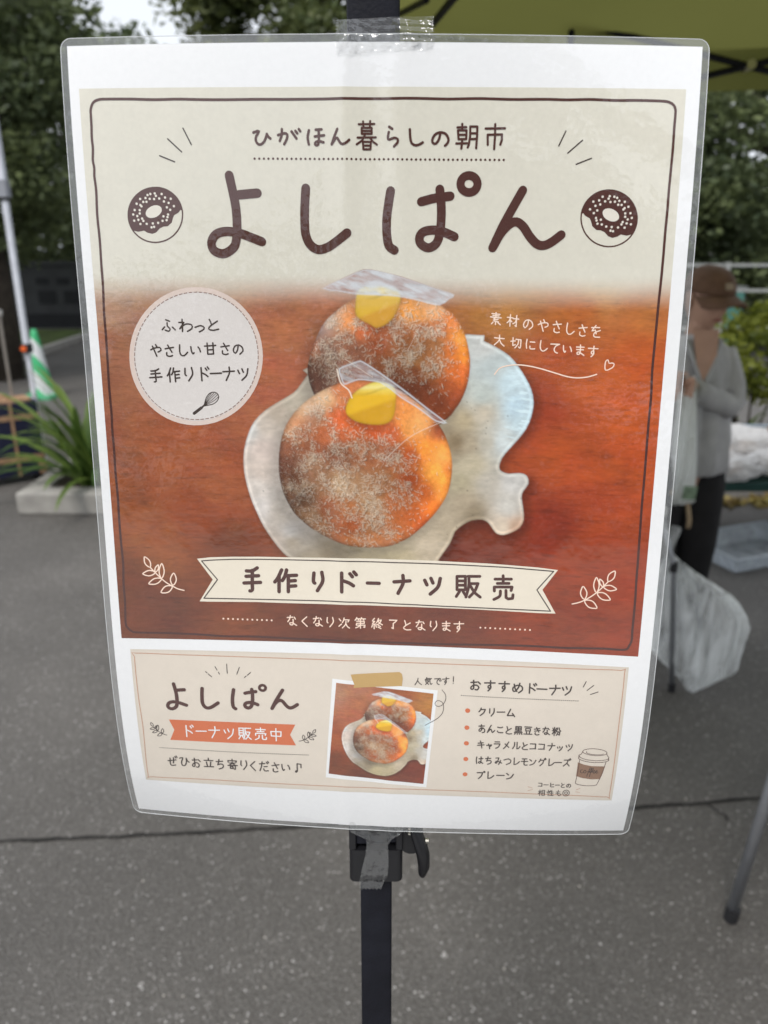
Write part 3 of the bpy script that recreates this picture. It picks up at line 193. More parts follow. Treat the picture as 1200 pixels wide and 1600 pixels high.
('sprig_drawing','small dark sprig drawing right of the orange banner','ink',0.15,[('s',0.41,1,0,[-725,2910,-749,2936,-780,2964,-807,2985,-834,3002,-861,3014,-890,3022]),('s',0.41,1,1,[-727,2911,-710,2904,-699,2891,-695,2872,-695,2861,-706,2865,-721,2876,-728,2893]),('s',0.41,1,1,[-748,2936,-735,2948,-718,2953,-699,2949,-689,2945,-697,2937,-713,2929,-731,2929]),('s',0.41,1,1,[-749,2936,-747,2925,-750,2913,-758,2904,-763,2901,-765,2908,-764,2920,-758,2930]),('s',0.41,1,1,[-780,2964,-770,2946,-767,2925,-773,2904,-779,2894,-785,2905,-791,2926,-789,2947]),('s',0.41,1,1,[-777,2966,-768,2984,-752,2995,-731,2997,-719,2994,-724,2983,-738,2968,-757,2962]),('s',0.41,1,1,[-835,2998,-825,2981,-823,2963,-832,2946,-840,2938,-846,2948,-852,2967,-847,2985]),('s',0.41,1,1,[-834,3003,-827,3023,-812,3035,-792,3038,-779,3035,-783,3023,-795,3007,-813,3000])]),
('dotted_line','','inkdark',0.15,[('d',0.32,[-2554,3198,-2530,3198,-2506,3198,-2482,3199,-2459,3199,-2435,3199,-2411,3200,-2387,3200,-2363,3201,-2340,3201,-2316,3201,-2292,3202,-2269,3202,-2245,3202,-2221,3203,-2197,3203,-2174,3203,-2150,3204,-2126,3204,-2103,3204,-2079,3205,-2055,3205,-2032,3205,-2008,3206,-1984,3206,-1961,3206,-1937,3206,-1914,3206,-1890,3207,-1866,3207,-1843,3207,-1819,3207,-1796,3207,-1772,3208,-1749,3208,-1725,3208,-1702,3208,-1678,3208,-1655,3208,-1631,3208,-1608,3208,-1584,3208,-1561,3208,-1537,3208,-1514,3208,-1490,3208,-1467,3208,-1443,3208,-1420,3208,-1396,3208,-1373,3208,-1350,3208,-1326,3207,-1303,3207,-1280,3207,-1256,3207,-1233,3207,-1209,3207,-1186,3207,-1163,3206,-1139,3206,-1116,3206,-1093,3206,-1070,3206,-1046,3205,-1023,3205,-1000,3205,-976,3205,-953,3204,-930,3204,-907,3204,-884,3204,-860,3203,-837,3203,-814,3203,-791,3203])]),
('lettering','dark invitation line below the dotted line','ink',0.2,[('s',0.75,0,0,[-2476,3380,-2377,3362]),('s',0.75,1,0,[-2448,3340,-2451,3421,-2436,3445,-2389,3437]),('s',0.75,1,0,[-2405,3331,-2407,3376,-2415,3410]),('s',0.75,0,0,[-2386,3316,-2376,3335]),('s',0.74,0,0,[-2370,3305,-2360,3324]),('s',0.75,1,0,[-2330,3334,-2290,3325,-2311,3384,-2307,3434,-2273,3434,-2252,3384,-2250,3329]),('s',0.74,1,0,[-2250,3329,-2238,3367,-2219,3384]),('s',0.74,0,0,[-2179,3351,-2120,3344]),('s',0.74,1,0,[-2152,3322,-2151,3385,-2154,3435,-2175,3443,-2181,3421,-2161,3393,-2121,3386,-2098,3416,-2116,3449,-2136,3445]),('s',0.74,1,0,[-2106,3339,-2083,3366]),('s',0.74,0,0,[-1981,3311,-1982,3339]),('s',0.74,0,0,[-2034,3344,-1929,3343]),('s',0.74,0,0,[-2009,3367,-2000,3422]),('s',0.74,1,0,[-1956,3364,-1964,3422]),('s',0.74,0,0,[-2039,3433,-1927,3430]),('s',0.74,0,0,[-1890,3353,-1812,3344]),('s',0.74,1,0,[-1854,3321,-1860,3356,-1874,3399]),('s',0.74,1,0,[-1874,3399,-1838,3383,-1809,3394,-1812,3432,-1860,3456]),('s',0.73,0,0,[-1696,3308,-1696,3325]),('s',0.73,0,0,[-1746,3353,-1746,3330,-1646,3329,-1652,3348]),('s',0.73,0,0,[-1729,3363,-1664,3360]),('s',0.73,1,0,[-1696,3346,-1707,3374,-1730,3390]),('s',0.73,0,0,[-1690,3373,-1664,3389]),('s',0.74,0,0,[-1752,3399,-1638,3395]),('s',0.74,0,0,[-1724,3415,-1691,3414,-1691,3439,-1724,3440,-1724,3415]),('s',0.74,0,0,[-1664,3397,-1665,3450,-1682,3444]),('s',0.73,1,0,[-1589,3323,-1594,3380,-1584,3393]),('s',0.73,1,0,[-1531,3319,-1525,3381,-1565,3446]),('s',0.73,1,0,[-1425,3325,-1475,3377,-1475,3388,-1424,3452]),('s',0.73,0,0,[-1371,3354,-1306,3346]),('s',0.73,1,0,[-1338,3323,-1348,3387,-1369,3449]),('s',0.73,0,0,[-1319,3391,-1280,3385]),('s',0.73,1,0,[-1322,3420,-1313,3449,-1270,3445]),('s',0.73,0,0,[-1287,3327,-1277,3346]),('s',0.73,0,0,[-1272,3314,-1261,3333]),('s',0.73,0,0,[-1222,3370,-1139,3353]),('s',0.73,1,0,[-1193,3328,-1174,3373,-1158,3408]),('s',0.73,1,0,[-1209,3413,-1210,3446,-1181,3457,-1155,3447]),('s',0.73,1,0,[-1104,3347,-1102,3395,-1088,3432,-1077,3416]),('s',0.72,1,0,[-1033,3354,-1020,3378,-1014,3410]),('s',0.72,0,0,[-923,3327,-924,3432]),('s',0.72,0,0,[-923,3327,-878,3334,-878,3382]),('s',0.72,1,0,[-924,3432,-937,3424,-946,3440,-937,3448,-924,3432]),('s',0.72,1,0,[-926,3432,-939,3435])]),
('photo_frame','white border of the small tilted photo','white',0.1,[('f',0,[-496,2212,103,2260,694,2307,644,2916,593,3579,7,3539,-589,3500,-540,2822])]),
('paper_tape','tan paper tape drawn over the small photo','tape',0.2,[('f',0,[-288,2153,-14,2126,259,2101,288,2122,299,2177,291,2269,16,2291,-255,2315,-248,2272,-267,2219])]),
('lettering','small dark exclamation beside the photo','ink',0.2,[('s',0.5,1,0,[470,2167,463,2202,436,2250]),('s',0.5,1,0,[468,2202,486,2226,510,2243]),('s',0.5,1,0,[568,2154,560,2174,549,2187]),('s',0.5,0,0,[564,2167,620,2164]),('s',0.5,0,0,[564,2182,611,2179]),('s',0.5,0,0,[555,2197,604,2194]),('s',0.5,1,0,[604,2194,606,2220,618,2237,627,2224]),('s',0.5,0,0,[558,2209,591,2237]),('s',0.5,0,0,[588,2203,555,2241]),('s',0.5,0,0,[654,2168,719,2159]),('s',0.5,1,0,[719,2159,692,2178,681,2207,690,2227,708,2233]),('s',0.5,0,0,[709,2182,717,2197]),('s',0.5,0,0,[722,2173,729,2188]),('s',0.5,0,0,[744,2168,815,2155]),('s',0.5,1,0,[784,2142,784,2175,784,2202,770,2206,769,2190,784,2181,786,2204,769,2232]),('s',0.5,0,0,[864,2131,864,2189]),('s',0.5,0,0,[864,2210,864,2212])]),
('curl_line','','ink',0.22,[('s',0.32,1,0,[741,2297,781,2353,783,2424,742,2489,692,2500,666,2469,690,2431,740,2442,764,2496,752,2584,689,2660,560,2747])]),
('lettering','dark heading of the flavour list','ink',0.2,[('s',0.85,0,0,[1061,2192,1125,2185]),('s',0.85,1,0,[1089,2166,1092,2222,1091,2266,1068,2273,1061,2254,1082,2229,1125,2222,1150,2249,1132,2278,1111,2275]),('s',0.85,1,0,[1139,2181,1164,2205]),('s',0.85,0,0,[1213,2190,1326,2185]),('s',0.85,1,0,[1277,2161,1277,2209,1277,2245,1256,2250,1253,2226,1277,2216,1281,2250,1253,2285]),('s',0.84,0,0,[1371,2191,1484,2188]),('s',0.85,1,0,[1434,2163,1434,2210,1434,2247,1413,2251,1410,2227,1434,2217,1438,2252,1410,2286]),('s',0.84,1,0,[1538,2190,1549,2239,1570,2276]),('s',0.84,1,0,[1599,2176,1584,2232,1549,2276,1528,2268,1528,2231,1570,2202,1620,2210,1631,2255,1591,2291]),('s',0.84,0,0,[1709,2175,1709,2290]),('s',0.84,1,0,[1709,2219,1744,2234,1769,2254]),('s',0.84,0,0,[1751,2180,1764,2199]),('s',0.84,0,0,[1771,2169,1783,2187]),('s',0.84,0,0,[1790,2233,1897,2232]),('s',0.83,0,0,[1928,2219,2040,2211]),('s',0.83,1,0,[1991,2177,1991,2228,1956,2296]),('s',0.83,0,0,[2066,2203,2080,2232]),('s',0.83,0,0,[2105,2189,2118,2218]),('s',0.83,1,0,[2163,2187,2148,2244,2101,2290])]),
('dotted_line','','inkdark',0.15,[('d',0.31,[962,2355,985,2356,1008,2356,1032,2357,1055,2357,1078,2357,1101,2358,1124,2358,1147,2359,1171,2359,1194,2359,1217,2360,1240,2360,1263,2360,1286,2361,1309,2361,1332,2361,1355,2361,1378,2361,1401,2362,1424,2362,1447,2362,1470,2362,1493,2362,1516,2362,1539,2362,1562,2363,1585,2363,1608,2363,1631,2363,1654,2363,1677,2363,1700,2362,1722,2362,1745,2362,1768,2362,1791,2362,1814,2362,1837,2362,1859,2361,1882,2361,1905,2361,1928,2361,1950,2360,1973,2360,1996,2360,2019,2359,2041,2359,2064,2359,2087,2358,2109,2358,2132,2358,2154,2357,2177,2357,2200,2356,2222,2356,2245,2356])]),
('sparkle_lines','','ink',0.15,[('s',0.48,1,0,[2316,2115,2289,2182]),('s',0.48,1,0,[2400,2157,2334,2221]),('s',0.48,1,0,[2453,2233,2374,2268])]),
('bullet_dots','orange bullet dots of the flavour list','orange',0.15,[('d',1.45,[1036,2539,1035,2754,1037,2956,1038,3165,1037,3374])]),
('lettering','dark list of five flavours','ink',0.2,[('s',0.71,1,0,[1187,2499,1178,2527,1162,2547]),('s',0.71,0,0,[1184,2518,1232,2515]),('s',0.72,1,0,[1232,2515,1217,2557,1178,2593]),('s',0.71,0,0,[1282,2504,1282,2558]),('s',0.71,1,0,[1330,2499,1330,2545,1301,2593]),('s',0.71,0,0,[1366,2541,1450,2537]),('s',0.71,1,0,[1514,2498,1497,2540,1481,2579]),('s',0.71,0,0,[1481,2579,1553,2574]),('s',0.71,1,0,[1536,2550,1547,2564,1562,2588]),('s',0.65,0,0,[1169,2727,1231,2722]),('s',0.65,1,0,[1197,2707,1194,2737,1200,2765]),('s',0.65,1,0,[1215,2744,1202,2770,1184,2795,1171,2779,1185,2758,1213,2750,1236,2769,1232,2800,1211,2809]),('s',0.65,1,0,[1307,2710,1284,2758,1266,2804]),('s',0.65,1,0,[1266,2804,1290,2773,1305,2758,1314,2777,1324,2803,1349,2774]),('s',0.65,1,0,[1380,2730,1415,2737,1435,2727]),('s',0.65,1,0,[1378,2779,1394,2798,1441,2797]),('s',0.64,1,0,[1484,2718,1491,2740,1496,2767]),('s',0.65,1,0,[1533,2739,1491,2770,1476,2795,1502,2811,1538,2807]),('s',0.64,0,0,[1583,2713,1645,2711,1645,2752,1583,2753,1583,2713]),('s',0.64,0,0,[1583,2732,1645,2731]),('s',0.64,0,0,[1614,2712,1614,2773]),('s',0.64,0,0,[1578,2772,1650,2770]),('s',0.64,0,0,[1570,2789,1658,2787]),('s',0.64,0,0,[1581,2799,1573,2812]),('s',0.64,0,0,[1602,2798,1604,2811]),('s',0.64,0,0,[1625,2798,1629,2810]),('s',0.64,0,0,[1645,2795,1656,2810]),('s',0.64,0,0,[1682,2712,1760,2712]),('s',0.64,0,0,[1695,2732,1747,2732,1747,2762,1695,2761,1695,2732]),('s',0.64,0,0,[1703,2774,1709,2796]),('s',0.64,0,0,[1742,2771,1736,2796]),('s',0.64,0,0,[1678,2803,1766,2803]),('s',0.64,0,0,[1792,2736,1850,2724]),('s',0.64,0,0,[1794,2761,1856,2749]),('s',0.64,1,0,[1814,2713,1830,2745,1843,2771]),('s',0.64,1,0,[1804,2779,1802,2800,1825,2809,1846,2802]),('s',0.64,0,0,[1885,2727,1932,2717]),('s',0.64,1,0,[1912,2703,1904,2741,1888,2769]),('s',0.64,1,0,[1944,2717,1955,2734]),('s',0.64,1,0,[1934,2739,1935,2777,1930,2795,1912,2796,1904,2780,1930,2774,1947,2786,1964,2798]),('s',0.64,0,0,[2013,2701,2014,2807]),('s',0.64,0,0,[1993,2745,2037,2744]),('s',0.64,0,0,[1996,2714,2003,2732]),('s',0.64,0,0,[2034,2711,2027,2732]),('s',0.64,1,0,[2010,2748,2003,2769,1993,2786]),('s',0.64,0,0,[2017,2751,2031,2775]),('s',0.64,1,0,[2049,2707,2044,2731,2034,2750]),('s',0.64,1,0,[2065,2706,2070,2731,2085,2747]),('s',0.64,0,0,[2039,2756,2075,2756,2073,2797,2060,2793]),('s',0.64,1,0,[2058,2756,2052,2781,2038,2802]),('s',0.65,0,0,[1170,2947,1228,2939]),('s',0.65,0,0,[1164,2975,1238,2966]),('s',0.65,1,0,[1194,2917,1207,2962,1213,3009]),('s',0.65,0,0,[1267,2972,1322,2962]),('s',0.65,1,0,[1322,2962,1317,2974,1307,2983]),('s',0.65,1,0,[1287,2952,1297,2983,1303,3015]),('s',0.65,0,0,[1360,2920,1411,2919]),('s',0.65,0,0,[1351,2948,1416,2944]),('s',0.65,1,0,[1416,2944,1401,2986,1371,3004]),('s',0.65,1,0,[1514,2915,1489,2966,1459,3005]),('s',0.65,0,0,[1474,2942,1518,2986]),('s',0.65,1,0,[1581,2917,1579,2964,1561,3000]),('s',0.65,0,0,[1609,2914,1610,3000]),('s',0.65,1,0,[1610,3000,1628,2994,1643,2968]),('s',0.65,1,0,[1676,2917,1683,2938,1689,2964]),('s',0.65,1,0,[1724,2938,1684,2968,1669,2991,1694,3007,1729,3003]),('s',0.65,0,0,[1758,2928,1818,2927,1816,2992]),('s',0.65,0,0,[1756,2994,1821,2989]),('s',0.64,0,0,[1855,2927,1916,2927,1914,2992]),('s',0.65,0,0,[1853,2992,1919,2989]),('s',0.64,0,0,[1955,2943,2035,2938]),('s',0.64,1,0,[2000,2909,2000,2951,1976,3004]),('s',0.64,0,0,[2064,2954,2071,2971]),('s',0.64,0,0,[2087,2947,2093,2965]),('s',0.64,1,0,[2119,2948,2109,2979,2085,3004]),('s',0.64,0,0,[2159,2929,2169,2952]),('s',0.64,0,0,[2187,2918,2196,2941]),('s',0.64,1,0,[2228,2915,2218,2961,2185,2999]),('s',0.66,1,0,[1162,3130,1158,3172,1164,3218]),('s',0.66,0,0,[1189,3154,1233,3148]),('s',0.66,1,0,[1211,3126,1211,3172,1209,3202,1194,3214,1184,3199,1202,3190,1234,3214]),('s',0.66,0,0,[1263,3147,1322,3140]),('s',0.66,1,0,[1290,3123,1286,3150,1276,3181]),('s',0.66,1,0,[1276,3181,1303,3169,1326,3177,1324,3205,1289,3222]),('s',0.65,0,0,[1379,3134,1414,3131]),('s',0.66,1,0,[1414,3131,1404,3170,1385,3207,1375,3195,1389,3176,1414,3182,1449,3200]),('s',0.66,1,0,[1434,3164,1429,3188,1414,3219]),('s',0.65,1,0,[1473,3157,1522,3139,1552,3163,1541,3196,1504,3216]),('s',0.65,0,0,[1589,3123,1590,3212]),('s',0.65,1,0,[1590,3212,1620,3203,1649,3171]),('s',0.65,0,0,[1678,3132,1732,3129]),('s',0.65,0,0,[1671,3166,1742,3163]),('s',0.65,1,0,[1703,3132,1704,3205,1719,3215,1740,3211]),('s',0.65,0,0,[1766,3138,1786,3156]),('s',0.65,1,0,[1770,3212,1811,3192,1835,3143]),('s',0.65,1,0,[1888,3123,1881,3147,1869,3166]),('s',0.65,0,0,[1884,3141,1923,3138]),('s',0.65,1,0,[1923,3138,1914,3180,1885,3215]),('s',0.65,0,0,[1929,3119,1937,3133]),('s',0.65,0,0,[1940,3111,1948,3125]),('s',0.65,0,0,[1984,3119,1985,3208]),('s',0.65,1,0,[1985,3208,2014,3199,2043,3167]),('s',0.65,0,0,[2051,3164,2125,3160]),('s',0.65,0,0,[2154,3127,2199,3123]),('s',0.65,1,0,[2199,3123,2186,3166,2150,3208]),('s',0.65,0,0,[2186,3166,2214,3203]),('s',0.65,0,0,[2208,3113,2216,3128]),('s',0.65,0,0,[2219,3103,2227,3117]),('s',0.74,0,0,[1176,3344,1237,3341]),('s',0.74,1,0,[1237,3341,1226,3387,1194,3425]),('s',0.73,1,0,[1257,3322,1264,3331,1257,3339,1249,3331,1257,3322]),('s',0.74,0,0,[1301,3327,1302,3418]),('s',0.74,1,0,[1302,3418,1335,3409,1367,3376]),('s',0.73,0,0,[1401,3371,1485,3368]),('s',0.73,0,0,[1514,3340,1536,3359]),('s',0.73,1,0,[1518,3416,1564,3397,1591,3348])]),
('lettering','tiny dark two-line note beside the cup','ink',0.2,[('s',0.48,0,0,[1889,3460,1928,3461,1928,3504]),('s',0.48,0,0,[1888,3503,1931,3503]),('s',0.48,0,0,[1949,3482,2000,3480]),('s',0.48,0,0,[2027,3454,2028,3501]),('s',0.48,1,0,[2028,3501,2038,3509,2068,3506]),('s',0.48,1,0,[2027,3481,2047,3477,2062,3470]),('s',0.48,0,0,[2081,3481,2131,3479]),('s',0.48,1,0,[2153,3450,2158,3465,2162,3482]),('s',0.48,1,0,[2184,3465,2158,3484,2149,3500,2166,3511,2189,3509]),('s',0.48,1,0,[2235,3459,2233,3486,2220,3506,2211,3490,2219,3466,2238,3459,2255,3471,2259,3493,2243,3511]),('s',0.42,0,0,[1895,3577,1929,3577]),('s',0.42,0,0,[1912,3557,1914,3642]),('s',0.42,1,0,[1912,3582,1904,3602,1896,3617]),('s',0.42,0,0,[1915,3592,1927,3605]),('s',0.42,0,0,[1937,3562,1967,3561,1969,3636,1939,3637,1937,3562]),('s',0.42,0,0,[1938,3587,1968,3586]),('s',0.42,0,0,[1939,3612,1968,3611]),('s',0.42,0,0,[2010,3556,2012,3640]),('s',0.42,0,0,[1996,3580,1998,3600]),('s',0.42,0,0,[2019,3575,2024,3595]),('s',0.42,1,0,[2035,3560,2032,3577,2023,3590]),('s',0.42,0,0,[2030,3583,2067,3583]),('s',0.42,0,0,[2029,3607,2067,3607]),('s',0.42,0,0,[2048,3557,2050,3633]),('s',0.43,0,0,[2025,3635,2072,3635]),('s',0.42,1,0,[2124,3556,2119,3601,2124,3626,2141,3636,2156,3621,2157,3606]),('s',0.42,0,0,[2099,3582,2145,3578]),('s',0.42,0,0,[2098,3607,2144,3604]),('s',0.42,1,0,[2214,3549,2229,3552,2241,3561,2250,3575,2253,3592,2251,3609,2244,3623,2232,3634,2218,3637,2203,3635,2191,3625,2182,3611,2179,3594,2181,3577,2189,3563,2200,3553,2214,3549]),('s',0.42,1,0,[2215,3574,2221,3575,2227,3580,2231,3585,2232,3592,2232,3600,2228,3606,2223,3611,2217,3612,2211,3611,2206,3607,2201,3601,2200,3594,2201,3587,2205,3580,2209,3575,2215,3574])]),
('sparkle_lines','','rust',0.15,[('s',0.29,1,0,[1767,3517,1822,3533]),('s',0.3,1,0,[1773,3576,1825,3555])]),
('sparkle_lines','','rust',0.15,[('s',0.29,1,0,[2327,3543,2372,3516]),('s',0.29,1,0,[2324,3571,2370,3578])]),
('coffee_cup_drawing','line drawing of a lidded takeaway coffee cup','brown',0.15,[('s',0.32,1,0,[2622,3007,2619,3018,2608,3028,2589,3037,2563,3044,2533,3048,2500,3050,2466,3048,2434,3044,2405,3037,2381,3028,2363,3018,2354,3007,2353,2995,2360,2984,2376,2975,2398,2967,2426,2961,2458,2958,2491,2958,2525,2961,2556,2967,2582,2974,2603,2984,2617,2995,2622,3007]),('s',0.28,1,0,[2586,3021,2582,3024,2576,3027,2568,3029,2559,3032,2550,3034,2539,3035,2527,3036,2515,3037,2503,3037,2490,3037,2478,3036,2465,3035,2454,3034,2442,3032,2432,3030,2422,3027,2413,3025,2406,3022,2400,3019,2396,3015,2393,3012,2391,3009,2391,3005,2393,3002,2396,2999]),('s',0.32,1,0,[2648,3066,2650,3073,2648,3080,2643,3086,2636,3092,2626,3098,2613,3103,2599,3107,2582,3111,2563,3114,2543,3116,2522,3118,2501,3118,2479,3117,2457,3116,2436,3114,2415,3111,2396,3107,2378,3102,2363,3097,2349,3091,2338,3085,2329,3079,2323,3072,2320,3066,2320,3059]),('s',0.32,1,0,[2654,3097,2653,3103,2650,3109,2644,3115,2635,3121,2624,3126,2611,3130,2596,3134,2579,3138,2560,3140,2540,3142,2519,3143,2498,3144,2476,3143,2455,3142,2434,3140,2413,3137,2394,3133,2376,3129,2360,3124,2346,3119,2333,3113,2324,3108,2317,3101,2312,3095,2310,3089]),('s',0.32,1,0,[2352,2994,2338,3037,2312,3051,2315,3088]),('s',0.32,1,0,[2619,3007,2629,3043,2649,3067,2646,3101]),('s',0.33,1,0,[2327,3107,2320,3290,2308,3441]),('s',0.32,1,0,[2624,3128,2596,3299,2555,3454]),('s',0.33,1,0,[2555,3455,2552,3459,2548,3462,2542,3465,2534,3468,2526,3470,2515,3472,2504,3474,2492,3475,2479,3476,2466,3477,2452,3477,2437,3477,2423,3476,2409,3475,2395,3474,2381,3472,2369,3469,2357,3467,2346,3464,2336,3461,2328,3458,2321,3454,2315,3451,2311,3447,2309,3443])]),
('cup_sleeve','brown sleeve of the drawn cup','sleeve',0.16,[('f',0,[2310,3150,2383,3179,2472,3196,2619,3193,2604,3288,2582,3374,2482,3382,2384,3369,2307,3343,2309,3247])]),
('lettering','dark word on the cup sleeve','inkdark',0.22,[('s',0.36,1,0,[2368,3248,2352,3258,2351,3284,2370,3296,2382,3283]),('s',0.36,1,0,[2397,3256,2385,3274,2398,3295,2414,3281,2408,3260,2397,3256]),('s',0.36,1,0,[2427,3340,2439,3285,2456,3218,2468,3226,2449,3284]),('s',0.36,1,0,[2427,3276,2455,3271]),('s',0.36,1,0,[2459,3343,2466,3283,2481,3221,2492,3230,2473,3283]),('s',0.36,1,0,[2459,3279,2486,3274]),('s',0.36,1,0,[2491,3282,2510,3264,2502,3251,2490,3269,2503,3295,2515,3281]),('s',0.36,1,0,[2522,3281,2540,3262,2531,3252,2520,3272,2532,3293,2547,3280])]),
]
SHAPES = {
 'plate': [-32.7,-63.9,-36.9,-58.4,-40.9,-52.9,-44.7,-48.7,-51.8,-44.5,-59.6,-39.5,-65.4,-33.8,-68.7,-27.5,-71.3,-18.9,-71.9,-10.3,-71.2,-3.1,-68.8,7.1,-65.4,15.9,-62.0,23.3,-56.3,32.1,-49.9,39.5,-42.0,44.3,-29.7,52.4,-13.8,58.2,5.6,59.0,21.2,51.9,33.1,40.0,33.1,39.5,39.3,29.6,41.5,23.6,45.4,19.9,50.2,17.2,55.9,16.6,59.2,18.4,61.7,21.8,63.9,24.0,67.4,24.5,71.6,22.9,75.6,20.2,77.5,15.8,76.9,9.4,75.8,3.7,76.5,0.5,79.0,-3.6,78.0,-7.8,74.2,-9.1,68.7,-8.6,65.0,-9.7,63.5,-11.9,64.7,-16.6,68.2,-21.5,72.4,-26.5,76.2,-32.1,78.6,-38.4,79.4,-45.9,77.8,-52.6,74.9,-57.9,70.8,-63.9,65.9,-69.1,59.7,-73.0,52.9,-76.2,44.7,-79.4],
 'front': [-31.5,-49.2,-37.8,-44.9,-42.8,-40.4,-47.1,-34.8,-50.1,-29.1,-51.9,-22.7,-52.9,-16.3,-53.2,-9.8,-52.8,-3.3,-51.2,3.9,-48.7,9.7,-45.2,15.6,-40.9,19.9,-35.1,24.5,-29.3,27.8,-23.5,30.5,-17.7,32.5,-9.7,33.8,-1.7,33.8,5.5,32.9,11.3,30.9,17.3,27.4,22.6,22.8,27.1,18.2,31.0,13.4,34.7,7.8,37.3,2.0,38.7,-5.2,39.0,-12.4,38.3,-18.0,36.7,-23.3,34.8,-28.1,32.3,-32.2,29.0,-36.3,25.5,-40.1,19.9,-44.8,12.9,-49.5,6.6,-52.8,0.4,-54.8,-8.6,-55.8,-17.6,-55.1,-24.5,-52.6],
 'rear': [-37.0,-60.4,-36.5,-64.4,-35.1,-69.4,-32.4,-76.4,-29.8,-81.3,-27.3,-85.2,-23.2,-89.1,-19.2,-92.2,-15.7,-94.8,-12.2,-96.7,-7.2,-98.1,-2.3,-98.7,5.7,-98.5,12.6,-97.8,20.5,-96.5,27.5,-94.6,32.4,-92.5,36.7,-89.5,39.5,-86.3,41.9,-82.5,44.1,-77.2,45.6,-71.3,46.4,-66.4,46.4,-61.5,45.8,-56.0,44.5,-51.0,42.4,-45.9,39.8,-41.8,34.1,-35.1,18.8,-28.6,-12.3,-28.0,-29.9,-40.2,-33.9,-48.3,-36.1,-54.4],
 'cream_front': [-17.2,-39.4,-16.6,-43.6,-14.1,-47.8,-11.3,-50.5,-7.9,-52.6,-4.4,-54.3,-1.0,-55.2,3.4,-54.6,7.0,-53.0,8.7,-50.6,9.0,-47.4,8.8,-42.6,8.0,-38.1,6.1,-34.8,2.7,-33.2,-1.5,-32.8,-7.1,-33.2,-12.0,-34.5,-15.5,-36.7],
 'cream_rear': [-12.2,-91.1,-12.0,-95.0,-11.4,-98.8,-9.7,-101.2,-7.2,-102.2,-3.3,-102.6,1.2,-102.7,5.6,-102.1,9.1,-100.8,10.6,-98.5,10.5,-94.7,9.2,-91.3,7.3,-87.5,4.3,-84.5,1.3,-82.8,-1.7,-82.1,-4.2,-83.5,-7.2,-84.9,-10.7,-86.8,-12.0,-89.2],
 'wrap_rear': [-28.8,-101.0,-18.1,-106.1,-8.2,-110.3,-2.3,-110.0,3.6,-108.8,10.5,-107.2,17.4,-105.1,27.3,-101.9,37.4,-98.6,34.8,-96.3,30.4,-93.4,23.5,-94.5,12.6,-96.9,1.7,-97.9,-11.2,-98.2,-20.1,-99.5],
 'wrap_front': [-21.0,-61.6,-16.1,-63.8,-10.6,-65.8,-7.9,-65.3,0.4,-60.2,12.9,-51.6,25.4,-42.2,36.0,-34.3,29.8,-34.9,24.8,-38.4,18.5,-42.7,11.5,-46.8,6.0,-51.1,0.4,-54.5,-5.1,-55.4,-10.6,-55.7,-14.8,-54.3,-18.3,-53.2,-20.0,-57.3],
}
